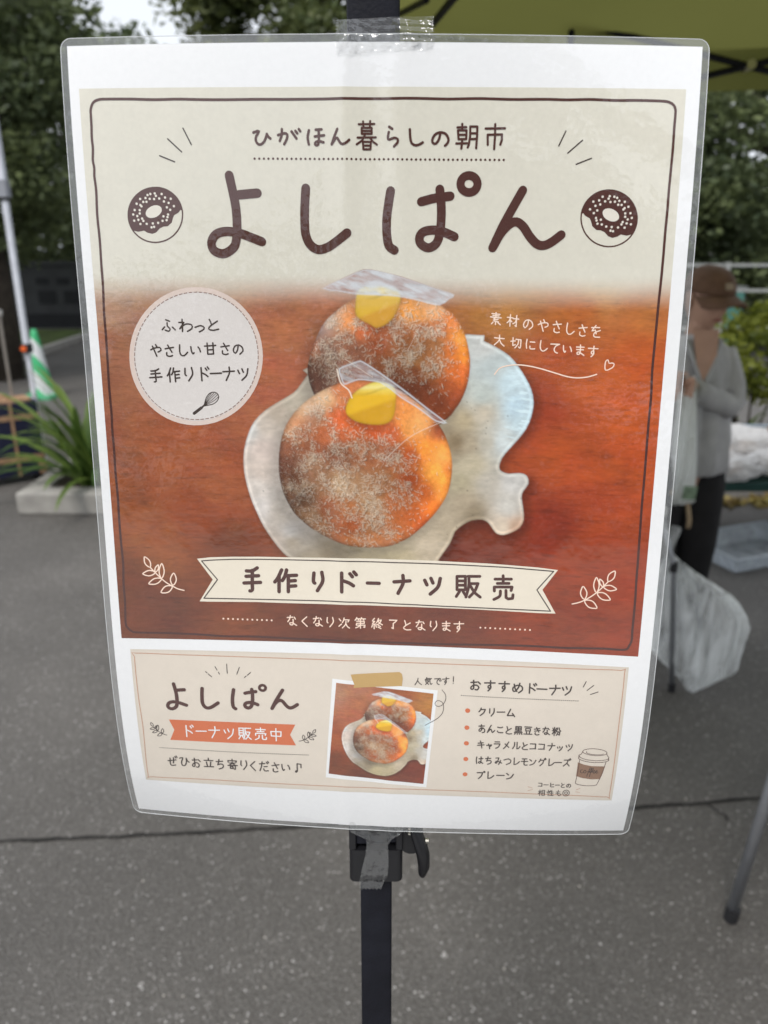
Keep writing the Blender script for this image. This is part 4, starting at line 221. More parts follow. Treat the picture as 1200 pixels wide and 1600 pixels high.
TINTS = {
 'wood': [(-137.3,-90.9,(176,140,120)),(-137.2,-71.9,(160,104,80)),(-142.0,-52.3,(150,92,72)),(-136.2,-18.8,(146,84,60)),(-134.7,9.0,(146,78,42)),(-139.3,52.4,(112,58,34)),(-119.1,37.6,(148,82,46)),(-99.0,-19.1,(162,86,54)),(-116.4,-12.1,(160,84,52)),(-100.7,15.8,(144,70,38)),(-84.1,37.1,(116,58,34)),(-121.0,70.9,(108,56,38)),(-119.6,-65.6,(165,108,84)),(-31.6,80.2,(106,54,38)),(39.4,79.5,(116,58,42)),(107.7,66.9,(138,60,36)),(120.4,10.0,(166,68,34)),(102.1,-23.0,(174,76,34)),(130.2,-68.6,(182,84,36)),(97.9,-86.9,(180,100,46)),(66.0,-95.9,(176,118,62)),(112.0,-105.2,(190,140,90)),(-46.4,-85.6,(172,106,76)),(-52.3,-104.2,(176,116,90)),(-85.1,-94.6,(176,126,104)),(-50.6,-53.3,(176,100,74)),(133.8,-23.9,(180,78,32)),(131.3,-93.2,(184,112,56)),(139.1,43.7,(160,64,34)),(91.7,21.5,(136,48,28)),(84.8,-42.3,(160,64,34)),(51.8,33.6,(118,52,36)),(-82.8,1.5,(160,84,50)),(14.8,-116.7,(150,80,50)),(135.2,76.3,(150,62,38)),(93.1,-65.0,(176,82,38)),(105.9,38.4,(150,62,34)),(120.0,-39.8,(190,86,36))],
 'plate': [(-68.9,-29.4,(202,206,202)),(-59.5,-31.3,(196,184,168)),(-61.5,-19.2,(204,188,176)),(-62.7,-7.1,(202,188,174)),(-65.6,1.8,(205,198,188)),(-63.2,12.4,(208,204,198)),(-51.9,14.8,(194,187,178)),(-47.7,26.4,(182,180,176)),(-54.8,31.1,(182,170,156)),(-53.3,-39.0,(182,168,148)),(-46.4,-45.8,(190,180,158)),(52.6,-74.3,(192,198,194)),(57.9,-63.0,(176,192,192)),(67.9,-55.4,(182,212,222)),(71.4,-43.8,(172,206,222)),(74.6,-37.0,(178,208,218)),(53.7,-48.4,(178,192,186)),(54.0,-40.5,(192,182,158)),(44.3,-35.4,(176,160,122)),(47.7,-23.5,(170,156,126)),(41.2,-24.4,(135,115,80)),(57.6,-24.7,(182,177,158)),(63.5,-24.9,(196,211,212)),(50.1,-12.4,(184,174,142)),(43.4,-3.1,(170,160,126)),(58.4,-3.5,(178,173,158)),(70.4,-3.8,(192,193,188)),(69.0,9.5,(193,193,184)),(73.4,19.8,(190,154,124)),(66.4,20.0,(210,195,170)),(45.8,7.2,(170,155,126)),(37.0,21.0,(176,161,132)),(33.2,31.7,(190,175,146)),(51.0,13.2,(142,127,98)),(-38.5,43.5,(150,138,112)),(-10.3,51.8,(180,166,120)),(10.6,45.8,(176,162,122)),(-52.1,15.1,(170,160,142)),(-24.4,39.5,(140,126,98)),(-47.1,31.0,(150,138,116))],
 'front': [(-20.5,-51.3,(200,120,75)),(-28.6,-47.1,(225,180,135)),(-38.9,-41.9,(215,165,120)),(-46.3,-31.6,(205,150,115)),(-33.9,-36.9,(160,110,85)),(-20.5,-36.1,(205,95,40)),(-41.2,-27.6,(165,100,70)),(-48.6,-19.2,(140,85,60)),(-28.8,-26.7,(175,95,55)),(-13.4,-29.0,(195,90,35)),(-1.1,-28.2,(195,85,30)),(7.1,-28.4,(190,85,35)),(16.3,-31.6,(225,150,75)),(12.1,-39.7,(220,140,70)),(23.3,-36.8,(230,160,95)),(31.5,-30.9,(150,75,45)),(23.6,-20.5,(230,140,45)),(32.9,-18.6,(225,140,55)),(36.7,-10.4,(200,110,40)),(36.0,0.1,(215,125,40)),(31.1,-8.2,(240,165,65)),(33.3,-4.0,(235,150,55)),(17.6,-17.2,(170,75,25)),(17.8,-3.7,(160,70,20)),(26.2,2.4,(185,85,25)),(28.5,10.9,(215,110,30)),(25.6,21.6,(185,85,35)),(11.8,9.2,(165,90,45)),(18.2,15.4,(180,90,35)),(7.3,-18.0,(140,78,45)),(-3.1,-19.9,(140,85,55)),(-11.3,-21.8,(155,92,58)),(-18.6,-15.5,(130,80,55)),(-23.7,-17.5,(120,70,50)),(-34.1,-19.4,(138,78,52)),(-42.5,-13.0,(130,84,64)),(-46.8,-4.5,(108,68,48)),(-49.3,-10.8,(115,65,45)),(-34.2,-11.0,(145,108,86)),(-20.7,-0.7,(165,134,100)),(-29.1,0.5,(140,100,74)),(-11.3,1.2,(150,110,76)),(2.3,-3.3,(142,95,60)),(-4.9,9.6,(155,118,84)),(-15.4,12.0,(165,100,55)),(-27.0,12.2,(148,84,52)),(-23.9,21.8,(165,88,46)),(-39.6,7.1,(115,78,56)),(-36.6,16.7,(150,112,84)),(-29.2,23.0,(162,112,76)),(-13.3,21.6,(165,82,36)),(-2.8,20.3,(155,105,66)),(-2.7,29.5,(185,116,68)),(-11.2,30.8,(175,110,64)),(7.9,27.5,(185,112,60)),(13.1,25.2,(180,98,46))],
 'rear': [(-24.5,-86.9,(190,160,140)),(-30.4,-79.4,(150,112,98)),(-34.4,-71.9,(190,108,66)),(-28.6,-71.9,(130,98,88)),(-32.6,-62.4,(112,74,62)),(-24.8,-66.3,(120,88,80)),(-31.8,-54.7,(104,68,58)),(-18.8,-89.7,(215,150,100)),(-14.0,-85.2,(225,145,80)),(-8.3,-80.6,(190,96,52)),(-16.0,-75.8,(140,92,74)),(-11.2,-70.2,(130,84,66)),(-1.6,-74.1,(130,62,28)),(1.3,-77.9,(150,78,42)),(14.5,-90.9,(225,150,58)),(21.1,-89.2,(212,150,90)),(26.8,-91.0,(222,160,110)),(9.9,-80.8,(150,90,58)),(21.3,-81.8,(150,86,54)),(29.8,-81.9,(182,108,70)),(13.8,-74.3,(130,78,42)),(22.4,-72.5,(145,94,56)),(29.1,-74.4,(155,104,66)),(17.7,-66.8,(146,100,58)),(27.5,-61.2,(145,90,50)),(2.3,-64.7,(122,70,40)),(8.2,-57.2,(110,54,25)),(17.9,-59.2,(122,62,28)),(36.3,-85.6,(215,128,66)),(40.8,-78.3,(228,142,50)),(43.3,-69.9,(222,132,40)),(36.7,-72.7,(200,108,44)),(39.0,-61.4,(195,100,35)),(43.4,-59.6,(190,95,35)),(35.4,-53.7,(155,75,30)),(39.4,-48.0,(150,70,35)),(22.9,-51.6,(110,50,20)),(29.8,-45.9,(120,55,25)),(14.1,-51.5,(100,45,20))],
}
SUGAR = {'front':[(-20.7,-2.8,12.5,1.0),(-35.2,-12.0,9.4,0.95),(-8.1,5.4,11.5,1.0),(-2.8,16.0,8.4,0.9),(7.3,-14.9,10.3,0.85),(-30.8,-38.0,8.2,0.8),(-42.3,-25.5,7.2,0.6),(-41.7,1.8,8.4,0.8),(-18.5,-21.7,9.3,0.8),(-6.1,-17.8,9.3,0.8),(11.7,2.8,8.3,0.6),(18.0,6.9,6.2,0.5),(-0.6,25.6,11.6,0.75),(-32.4,20.9,8.5,0.6),(-8.0,31.2,8.5,0.6)],'rear':[(-24.6,-81.3,9.6,1.0),(-28.6,-69.1,7.8,0.85),(-15.1,-72.1,7.7,0.7),(-20.7,-86.9,5.7,0.7),(13.7,-80.8,8.6,0.95),(23.4,-72.5,10.5,1.0),(26.9,-83.7,8.5,0.8),(17.8,-64.9,8.7,0.85),(27.5,-59.3,6.7,0.7),(3.3,-64.7,7.7,0.7),(-9.3,-81.5,6.7,0.6),(-22.9,-58.7,6.8,0.6)]}
SHEEN = {'front':[(-38.1,-42.9,6.7,0.42,(236,208,184)),(-29.0,-47.7,5.3,0.3,(240,214,190)),(34.3,-16.2,5.4,0.45,(252,196,112)),(32.5,2.7,5.4,0.35,(246,176,84)),(21.2,-31.8,5.3,0.35,(244,190,120)),(-10.6,0.2,8.9,0.18,(220,190,160)),(-47.9,11.5,11.8,-0.45,(0,0,0)),(-31.3,25.3,12.6,-0.28,(0,0,0)),(3.5,30.9,13.9,-0.25,(0,0,0)),(-48.9,-11.2,6.2,-0.2,(0,0,0)),(16.8,-0.4,8.8,-0.2,(0,0,0))],'rear':[(-30.1,-84.2,7.2,0.34,(220,204,202)),(-23.5,-93.6,5.8,0.34,(226,208,200)),(28.0,-95.6,5.7,0.34,(240,196,150)),(42.0,-77.0,3.9,0.45,(250,180,90)),(15.8,-54.2,13.2,-0.25,(0,0,0)),(35.9,-41.4,8.6,-0.3,(0,0,0)),(-32.2,-58.5,8.0,-0.35,(0,0,0))]}
SHEET = {'panel': [-143.8, -191.4, 142.0, 89.3], 'low': [-139.4, 95.9, 137.7, 184.6], 'mini': [-22.6, 113.0, 32.4, 117.4, 27.9, 176.6, -27.7, 172.3], 'src': [-86.2, -115.5, 68.7, -116.4, 73.6, 65.8, -90.6, 71.2], 'fade': [-107.02611224425915, -93.83461878107511], 'fit': [-3.126634, -13.656911, 409.448719, -0.04157, 0.062774, 0.009277, -7.073964, -13.465804, -2.328215, 0.526469, 9.320938, 3.053426, 12.405425, 13.395161, -0.265082, 0.0, 0.0]}


# ------------------------------------------------------------------ the bent sheet: millimetres on the paper -> the place
FIT = np.array(SHEET['fit'])
def _rot(r):
    a = np.linalg.norm(r) + 1e-12; k = r / a
    K = np.array([[0, -k[2], k[1]], [k[2], 0, -k[0]], [-k[1], k[0], 0]])
    return np.eye(3) + math.sin(a) * K + (1 - math.cos(a)) * K @ K
_c, _s = math.cos(math.radians(15)), math.sin(math.radians(15))
SHEET_R = np.array([[1, 0, 0], [0, _c, -_s], [0, _s, _c]]) @ _rot(FIT[3:6])
VX = np.array([1., 0, 0]); VF = np.array([0, math.cos(PITCH), -math.sin(PITCH)]); VD = np.array([0, -math.sin(PITCH), -math.cos(PITCH)])
STAND = np.array([0, 0, CAM_H])
def frame_pt(x, y, z):
    """a point given in millimetres in the frame the sheet was measured in"""
    return STAND + (np.asarray(x)[..., None] * VX + np.asarray(y)[..., None] * VD + np.asarray(z)[..., None] * VF) / 1000.0
def sheet(s, t, lift=0.0):
    s = np.asarray(s, float); t = np.asarray(t, float); b = FIT[6:]
    S = s / 150; T = t / 210
    w = b[0]*S*S + b[1]*T*T + b[2]*S*T + b[3]*S*S*T + b[4]*T**3 + b[5]*S*T*T + b[6]*T**4 + b[7]*S*S*T*T + b[8]*S**3
    # the paper is pressed on the square leg: faint ridges along its two edges, and a little cockling from the laminator
    w = w - .45 * np.exp(-((s + 17.5) / 5.5) ** 2) * (1 + .25 * np.sin(t / 37)) - .26 * np.exp(-((s - 9.0) / 6) ** 2) * (1 + .3 * np.sin(t / 29 + 1))
    w = w + .10 * np.sin(s / 23 + 1.3 * np.sin(t / 41)) * np.sin(t / 31 + .8 * np.sin(s / 37))
    q = np.stack([s, t, w - np.asarray(lift, float) + 0 * s], -1) @ SHEET_R.T + FIT[:3]
    return frame_pt(q[..., 0], q[..., 1], q[..., 2])

# ------------------------------------------------------------------ materials of the print
def print_mat(name, col, attr=False):
    m = bpy.data.materials.new(name); m.use_nodes = True; n, l = m.node_tree.nodes, m.node_tree.links
    b = n['Principled BSDF']; b.inputs['Roughness'].default_value = .75; b.inputs['Specular IOR Level'].default_value = .12
    tc = n.new('ShaderNodeTexCoord'); no = n.new('ShaderNodeTexNoise'); no.inputs['Scale'].default_value = 420; no.inputs['Detail'].default_value = 3
    l.new(tc.outputs['Object'], no.inputs['Vector'])
    mr = n.new('ShaderNodeMapRange'); mr.inputs['From Min'].default_value = .3; mr.inputs['From Max'].default_value = .7; mr.inputs['To Min'].default_value = .985; mr.inputs['To Max'].default_value = 1.012
    l.new(no.outputs['Fac'], mr.inputs['Value'])
    mx = n.new('ShaderNodeMix'); mx.data_type = 'RGBA'; mx.blend_type = 'MULTIPLY'; mx.inputs['Factor'].default_value = 1
    if attr:
        a = n.new('ShaderNodeAttribute'); a.attribute_name = 'ink'; l.new(a.outputs['Color'], mx.inputs[6])
    else: mx.inputs[6].default_value = tuple(col) + (1,)
    l.new(mr.outputs[0], mx.inputs[7]); l.new(mx.outputs[2], b.inputs['Base Color'])
    return m
INK = {k: print_mat('print_' + k, rgb(*c)) for k, c in dict(brown=(78, 43, 38), ink=(66, 54, 50), inkdark=(58, 44, 40), beige=(228, 222, 210), badge=(222, 204, 194), badgein=(222, 216, 212), tan=(150, 122, 112),
       pale=(250, 222, 202), white=(240, 240, 240), cream=(234, 224, 206), orange=(212, 112, 70), rust=(196, 150, 126), tape=(196, 160, 100), sleeve=(140, 106, 84)).items()}
PAPER = print_mat('paper_white', (.86, .865, .875))
PICT = print_mat('printed_picture', None, True)

# ------------------------------------------------------------------ stroke and fill meshes lying on the sheet
def smooth_pts(P, closed, step=0.9):
    P = np.asarray(P, float); n = len(P)
    if n < 3 and not closed: 
        k = max(2, int(np.linalg.norm(P[1] - P[0]) / 2.5) + 1); return P[0] + (P[1] - P[0]) * np.linspace(0, 1, k)[:, None]
    out = []
    for i in range(n if closed else n - 1):
        if closed: a, b, c, d = P[(i - 1) % n], P[i], P[(i + 1) % n], P[(i + 2) % n]
        else: b, c = P[i], P[i + 1]; a = P[i - 1] if i else 2 * b - c; d = P[i + 2] if i + 2 < n else 2 * c - b
        k = max(2, min(70, int(np.linalg.norm(c - b) / step)))
        for j in range(k):
            u = j / k; out.append(.5 * (2 * b + (c - a) * u + (2 * a - 5 * b + 4 * c - d) * u * u + (3 * b - a - 3 * c + d) * u ** 3))
    if not closed: out.append(P[-1])
    return np.array(out)
class Print:
    def __init__(s): s.v = []; s.l = []; s.f = []; s.k = 0
    def ribbon(s, P, r, lift, closed):
        P = np.asarray(P, float)
        keep = [0] + [i for i in range(1, len(P)) if np.linalg.norm(P[i] - P[i - 1]) > 1e-4]; P = P[keep]; n = len(P)
        if closed: T = np.roll(P, -1, 0) - np.roll(P, 1, 0)
        else: T = np.gradient(P, axis=0) if n > 1 else np.array([[1., 0]])
        T /= np.linalg.norm(T, axis=1)[:, None] + 1e-9; N = np.stack([-T[:, 1], T[:, 0]], 1)
        k0 = len(s.v); s.k += 1; base = lift + .002 * (s.k % 24); up = np.linspace(0, .012, n) + base
        for i in range(n): s.v += [P[i] + N[i] * r, P[i] - N[i] * r]; s.l += [up[i]] * 2
        for i in range(n if closed else n - 1):
            j = (i + 1) % n; s.f.append((k0 + 2 * i, k0 + 2 * i + 1, k0 + 2 * j + 1, k0 + 2 * j))
        if not closed:
            for e, sg in ((0, -1), (n - 1, 1)):
                q = len(s.v); m = 7
                for a in np.linspace(-math.pi / 2, math.pi / 2, m)[1:-1]:
                    s.v.append(P[e] + sg * T[e] * r * math.cos(a) + N[e] * r * math.sin(a)); s.l.append(up[e])
                s.f.append(tuple([k0 + 2 * e + 1] + list(range(q, q + m - 2)) + [k0 + 2 * e]))
    def fill(s, P, lift, step=3.5):
        P = np.asarray(P, float)
        B = []
        for i in range(len(P)):
            a, b = P[i], P[(i + 1) % len(P)]; k = max(1, int(np.linalg.norm(b - a) / step)); B += [a + (b - a) * j / k for j in range(k)]
        lo, hi = P.min(0), P.max(0); G = []
        for y in np.arange(lo[1] + step / 2, hi[1], step):
            for x in np.arange(lo[0] + step / 2, hi[0], step):
                if inside(np.array([[x, y]]), P)[0] and sdist(np.array([[x, y]]), P)[0] > step * .4: G.append((x, y))
        pts = [Vector((float(a), float(b))) for a, b in B] + [Vector((float(a), float(b))) for a, b in G]
        vo, _, fo, *_r = delaunay_2d_cdt(pts, [], [list(range(len(B)))], 1, 1e-5)
        k0 = len(s.v); s.k += 1
        s.v += [np.array([p[0], p[1]]) for p in vo]; s.l += [lift + .002 * (s.k % 10)] * len(vo); s.f += [tuple(i + k0 for i in q) for q in fo]
    def dots(s, C, r, lift):
        for c in C:
            k0 = len(s.v)
            for a in range(10): s.v.append(np.array(c) + r * np.array([math.cos(a * .6283), math.sin(a * .6283)])); s.l.append(lift)
            s.f.append(tuple(range(k0, k0 + 10)))
    def build(s, name, m, parent, label=None):
        v = np.array(s.v); w = sheet(v[:, 0], v[:, 1], np.array(s.l)); return make(name, w, s.f, m, parent, label=label)
def inside(p, P):
    x, y = p[:, 0], p[:, 1]; r = np.zeros(len(p), bool); j = len(P) - 1
    for i in range(len(P)):
        c = ((P[i][1] > y) != (P[j][1] > y)) & (x < (P[j][0] - P[i][0]) * (y - P[i][1]) / (P[j][1] - P[i][1] + 1e-12) + P[i][0]); r ^= c; j = i
    return r
def sdist(p, P):
    d = np.full(len(p), 1e9)
    for i in range(len(P)):
        a, b = P[i], P[(i + 1) % len(P)]; ab = b - a
        u = np.clip(((p - a) @ ab) / (ab @ ab + 1e-12), 0, 1); d = np.minimum(d, np.linalg.norm(p - a - u[:, None] * ab, axis=1))
    return d
def signed(X, Y, P):
    """distance inside a closed outline (positive inside), only computed near it"""
    P = smooth_pts(np.array(P).reshape(-1, 2), True, 3.0); out = np.full(X.shape, -9.0)
    m = (X > P[:, 0].min() - 4) & (X < P[:, 0].max() + 4) & (Y > P[:, 1].min() - 4) & (Y < P[:, 1].max() + 4)
    q = np.stack([X[m], Y[m]], 1); d = sdist(q, P); out[m] = np.where(inside(q, P), d, -d); return out
def tint(X, Y, L, p=2.6):
    num = np.zeros(X.shape + (3,)); den = np.zeros(X.shape)
    for x, y, c in L:
        w = 1 / ((X - x) ** 2 + (Y - y) ** 2 + 9.0) ** (p / 2 * 1.3); num += w[..., None] * lin(c); den += w
    return num / den[..., None]

# ------------------------------------------------------------------ the printed food picture (what the poster's photo shows)
def picture(X, Y):
    """colours (linear) of the printed photo at sheet points X, Y in millimetres"""
    rs = np.random.RandomState(5)
    sc = X.shape
    def mixc(A, B, a): return A * (1 - a[..., None]) + B * a[..., None]
    cov = lambda d, w=.35: np.clip(d / w * .5 + .5, 0, 1)
    # wood board: grain runs along the width
    W = tint(X, Y, TINTS['wood'])
    g1 = fbm(X / 15 + 3, Y / 2.0 + .8 * fbm(X / 24, Y / 10, 40), 11, 5); g2 = fbm(X / 3.2 + .3 * Y, Y / .75, 21, 3); g3 = fbm(X / 16, Y / 10, 31, 5); g4 = fbm(X / 1.3, Y / 1.0, 35, 2)
    W = W * (1 + (g1 - .5) * .30 + (g2 - .5) * .36 + (g3 - .5) * .42 + (g4 - .5) * .16)[..., None]
    W = W * (1 - .30 * np.clip(fbm(X / 9, Y / 1.0, 51, 3) - .68, 0, 1) * 5)[..., None]
    W = W * np.array([1.0, .98, .86]); W[..., 1] *= 1 + .22 * (fbm(X / 11, Y / 8, 36, 3) - .5); W[..., 2] *= 1 - .3 * (g3 - .5)
    # plate with a soft shadow on the wood, a glossy rim and a rough glaze
    dp = signed(X, Y, SHAPES['plate'])
    sh = np.clip((signed(X - 2.5, Y - 2.2, SHAPES['plate']) + 4) / 6, 0, 1) * .5
    W = W * (1 - sh)[..., None]
    Pc = tint(X, Y, TINTS['plate']) * np.array([1.18, 1.13, 1.13]) 
    gl = fbm(X / 4 + .4 * Y / 6, Y / 2.0, 61, 5); gx = fbm(X / 2.2, Y / 1.5, 71, 3)
    Pc = Pc * (1 + (gl - .5) * .34 + (gx - .5) * .16)[..., None]
    rim = np.exp(-((dp - 1.3) / .6) ** 2); Pc = Pc * .78 + .22 * Pc.mean(-1, keepdims=True) * np.array([1.04, 1.0, .95]); Pc = Pc * (1 + .20 * rim - .08 * np.exp(-((dp - 3.2) / 1.6) ** 2))[..., None]
    Pc = Pc * (1 - .22 * np.exp(-np.clip(dp, 0, 9) / .35))[..., None]
    blue = np.clip((X - 62) / 14, 0, 1) * np.clip((-10 - Y) / 14, 0, 1) * np.clip(fbm(X / 5 + Y / 4, Y / 1.6 - X / 9, 81, 4) - .48, 0, 1) * 4
    Pc = mixc(Pc, np.broadcast_to(lin((224, 244, 250)), Pc.shape), np.clip(blue, 0, .75))
    for k in range(46):
        i = rs.randint(0, 26); cx, cy = rs.uniform(-62, 76), rs.uniform(-48, 62); rr = rs.uniform(.18, .42)
        Pc = Pc * (1 - .55 * np.exp(-((X - cx) ** 2 + (Y - cy) ** 2) / rr ** 2))[..., None]
    I = mixc(W, Pc, cov(dp))
    # buns
    def bun(I, key, seed, sugar, sh_off):
        d = signed(X, Y, SHAPES[key]); m = cov(d)
        s = np.clip((signed(X - sh_off[0], Y - sh_off[1], SHAPES[key]) + 5) / 7, 0, 1)
        I = I * (1 - .36 * s)[..., None]
        B = tint(X, Y, TINTS[key], 3.0)
        n1 = fbm(X / 9, Y / 9, seed, 4); n2 = fbm(X / 1.6, Y / 1.6, seed + 9, 3); n3 = fbm(X / .8, Y / .8, seed + 5, 2)
        B = B * (1 + (n1 - .5) * .34 + (n2 - .5) * .44 + (n3 - .5) * .22)[..., None]
        B = B * (1 - .55 * np.exp(-np.clip(d, 0, 30) / 1.6))[..., None]
        # form: lit from the upper right, darker towards the lower left rim
        gy, gx_ = np.gradient(np.clip(d, 0, 24)); k = np.clip(1 - d / 24, 0, 1) ** 1.4
        gn = np.sqrt(gx_ ** 2 + gy ** 2) + 1e-6; lam = (-gx_ / gn * .72 + gy / gn * .40) * k
        B = B * np.clip(1 + .25 * lam, .5, 1.5)[..., None]; B = (B * .96 + .04 * B.mean(-1, keepdims=True)) * np.array([1.20, 1.10, .92]) * (1 + .45 * np.exp(-((d - 3.0) / 2.6) ** 2) * np.clip(-gy / gn * .4 - np.abs(gx_ / gn) * -.5, 0, 1))[..., None]
        # sugar: clumped powder broken by short curled creases, densest in patches
        pr = np.zeros(sc)
        for (sx, sy, r0, wgt) in sugar: pr = np.maximum(pr, wgt * np.exp(-((X - sx) ** 2 + (Y - sy) ** 2) / r0 ** 2))
        dens = np.clip(pr * (fbm(X / 5, Y / 5, seed + 3, 4) * 2.8 - .80), 0, 1.0)
        lum0 = B.mean(-1, keepdims=True)
        powder = np.clip(dens * 2.0 * (fbm(X / 1.9, Y / 1.9, seed + 19, 4) - .36), 0, .8)[..., None]
        B = B * (1 - powder) + lin((216, 182, 148)) * np.clip(.50 + 1.8 * lum0, .5, 1.05) * powder
        rs2 = np.random.RandomState(seed + 30); x0, y0 = X[0, 0], Y[0, 0]; px = X[0, 1] - X[0, 0]; py = Y[1, 0] - Y[0, 0]
        P = np.array(SHAPES[key]).reshape(-1, 2); lo, hi = P.min(0), P.max(0)
        def curls(N, L0, L1, off, floor, flow):
            c = lo + rs2.rand(N, 2) * (hi - lo); ic = np.clip(((c[:, 0] - x0) / px).astype(int), 0, sc[1] - 1); jc = np.clip(((c[:, 1] - y0) / py).astype(int), 0, sc[0] - 1)
            keep = rs2.rand(N) < np.clip(floor + 1.3 * dens[jc, ic], 0, 1); c = c[keep]; n = len(c); out = []
            th = rs2.rand(n) * math.pi; L = rs2.uniform(L0, L1, n); bend = rs2.uniform(-2.4, 2.4, n) * (rs2.rand(n) > .35); amp = rs2.uniform(.35, 1.0, n)
            for o in ((0, 0), off):
                A = np.zeros(sc); p = c + np.array(o) - np.stack([np.cos(th), np.sin(th)], 1) * L[:, None] * .5; t_ = th - bend * .5; K = 16
                for k_ in range(K):
                    ux = (p[:, 0] - x0) / px; uy = (p[:, 1] - y0) / py; ix = np.floor(ux).astype(int); iy = np.floor(uy).astype(int); fx = ux - ix; fy = uy - iy; ta = amp * (1 - (2 * k_ / (K - 1) - 1) ** 4) * L / 2.0 * .62
                    for dx, dy, wt in ((0, 0, (1 - fx) * (1 - fy)), (1, 0, fx * (1 - fy)), (0, 1, (1 - fx) * fy), (1, 1, fx * fy)):
                        jx = ix + dx; jy = iy + dy; g = (jx >= 0) & (jy >= 0) & (jx < sc[1]) & (jy < sc[0]); np.add.at(A, (jy[g], jx[g]), (ta * wt)[g])
                    p = p + np.stack([np.cos(t_), np.sin(t_)], 1) * (L / K)[:, None]; t_ = t_ + bend / K
                out.append(1 - np.exp(-A))
            return out
        for N, L0, L1, off, fl_, wl_, wd_ in ((9000, .8, 2.0, (.40, .36), .015, .42, .30), (3800, 1.0, 2.8, (.42, .40), .012, .62, .40), (1100, 2.2, 4.6, (.5, .35), .006, .55, .36)):
            hi_, dk_ = curls(N, L0, L1, off, fl_, 0)
            B = B * (1 - wd_ * dk_)[..., None]; a = (wl_ * hi_)[..., None]; B = B * (1 - a) + lin((238, 216, 192)) * np.clip(.44 + 2.1 * lum0, .4, 1.05) * a
        for (sx, sy, r0, w_, c_) in SHEEN[key]:
            g_ = np.exp(-((X - sx) ** 2 + (Y - sy) ** 2) / r0 ** 2)
            if w_ > 0: a = (w_ * g_ * np.clip(.35 + 1.3 * fbm(X / 1.6, Y / 1.6, seed + 51, 3), 0, 1))[..., None]; B = B * (1 - a) + lin(c_) * a
            else: B = B * (1 + w_ * g_)[..., None]
        spark = np.clip(fbm(X / .7, Y / .7, seed + 41, 2) - .78, 0, 1) * 6; B = B + (spark * (.10 + .2 * dens))[..., None] * lin((255, 230, 200))
        return mixc(I, B, m)
    def cream(I, key, seed, hi_c, mid_c, low_c):
        d = signed(X, Y, SHAPES[key]); P = np.array(SHAPES[key]).reshape(-1, 2); lo, hi = P.min(0), P.max(0)
        s = np.clip((signed(X, Y - 1.6, SHAPES[key]) + 3) / 4, 0, 1); I = I * (1 - .35 * s)[..., None]
        v = np.clip((Y - lo[1]) / (hi[1] - lo[1]), 0, 1); u = np.clip((X - lo[0]) / (hi[0] - lo[0]), 0, 1)
        C = mixc(np.broadcast_to(lin(hi_c), X.shape + (3,)), np.broadcast_to(lin(mid_c), X.shape + (3,)), np.clip((v - .12) / .22, 0, 1))
        edge = np.clip((v - .62 + .42 * (u - .3)) / .10, 0, 1); C = mixc(C, np.broadcast_to(lin(low_c), C.shape), edge * .8)
        C = C * (1 + .08 * (fbm(X / 3, Y / 3, seed, 3) - .5))[..., None]; C = C * (1 - .3 * np.exp(-np.clip(d, 0, 9) / .8))[..., None]
        flap = np.exp(-((v - .20 - .10 * np.sin(u * 5)) / .035) ** 2) * np.clip((u - .1) * 3, 0, 1); C = C * (1 - .22 * flap)[..., None]
        C = mixc(C, np.broadcast_to(lin((250, 238, 170)), C.shape), .5 * np.exp(-((v - .09 - .05 * np.sin(u * 4)) / .05) ** 2))
        return mixc(I, C, cov(d, .5))
    def wrap(I, key, seed, k):
        d = signed(X, Y, SHAPES[key]); c = cov(d)
        st = fbm(X / 9 + Y / 5, Y / 2 - X / 5, seed, 3); a = np.clip(k + (st - .5) * 1.1, .06, .9)
        fold = np.exp(-((d - 2.2 - 1.2 * np.sin(X / 5)) / .6) ** 2) * (st > .45)
        I = I * (1 - .35 * fold * c)[..., None]
        a = np.maximum(a, .75 * np.exp(-((d - .5) / .5) ** 2)) * c
        return mixc(I, np.broadcast_to(lin((216, 222, 228)), I.shape), a)
    R = np.array(SHAPES['rear']).reshape(-1, 2); F = np.array(SHAPES['front']).reshape(-1, 2); rc = (R.min(0) + R.max(0)) / 2; fc = (F.min(0) + F.max(0)) / 2
    I = bun(I, 'rear', 101, SUGAR['rear'], (-3, 4))
    I = cream(I, 'cream_rear', 301, (238, 214, 118), (226, 182, 62), (214, 154, 54))
    I = wrap(I, 'wrap_rear', 311, .66)
    I = bun(I, 'front', 202, SUGAR['front'], (-4, 5))
    I = cream(I, 'cream_front', 401, (246, 224, 104), (238, 188, 42), (212, 156, 30))
    I = wrap(I, 'wrap_front', 411, .30)
    def hair(I, pts, w, al):
        Q = smooth_pts(np.array(pts, float), False, 1.0); d = np.full(sc, 9.0); m = (X > Q[:, 0].min() - 3) & (X < Q[:, 0].max() + 3) & (Y > Q[:, 1].min() - 3) & (Y < Q[:, 1].max() + 3)
        q = np.stack([X[m], Y[m]], 1); dd = np.full(len(q), 9.0)
        for i in range(len(Q) - 1):
            ab = Q[i + 1] - Q[i]; u = np.clip(((q - Q[i]) @ ab) / (ab @ ab + 1e-9), 0, 1); dd = np.minimum(dd, np.linalg.norm(q - Q[i] - u[:, None] * ab, axis=1))
        d[m] = dd; return mixc(I, np.broadcast_to(lin((250, 238, 222)), I.shape), al * np.clip(1.2 - d / w, 0, 1))
    C = np.array(SHAPES['cream_front']).reshape(-1, 2); cl = np.array([C[:, 0].min(), C[:, 1].min()])
    I = hair(I, [cl + (-4.5, -6), cl + (-2.5, 1), cl + (1.5, 4.5), cl + (3.2, 8.5)], .45, .85)
    fr = F.max(0)
    I = hair(I, [(fc[0] + 10, fc[1] - 3), (fc[0] + 24, fc[1] - 16), (fr[0] - 4, fc[1] - 25)], .28, .5)
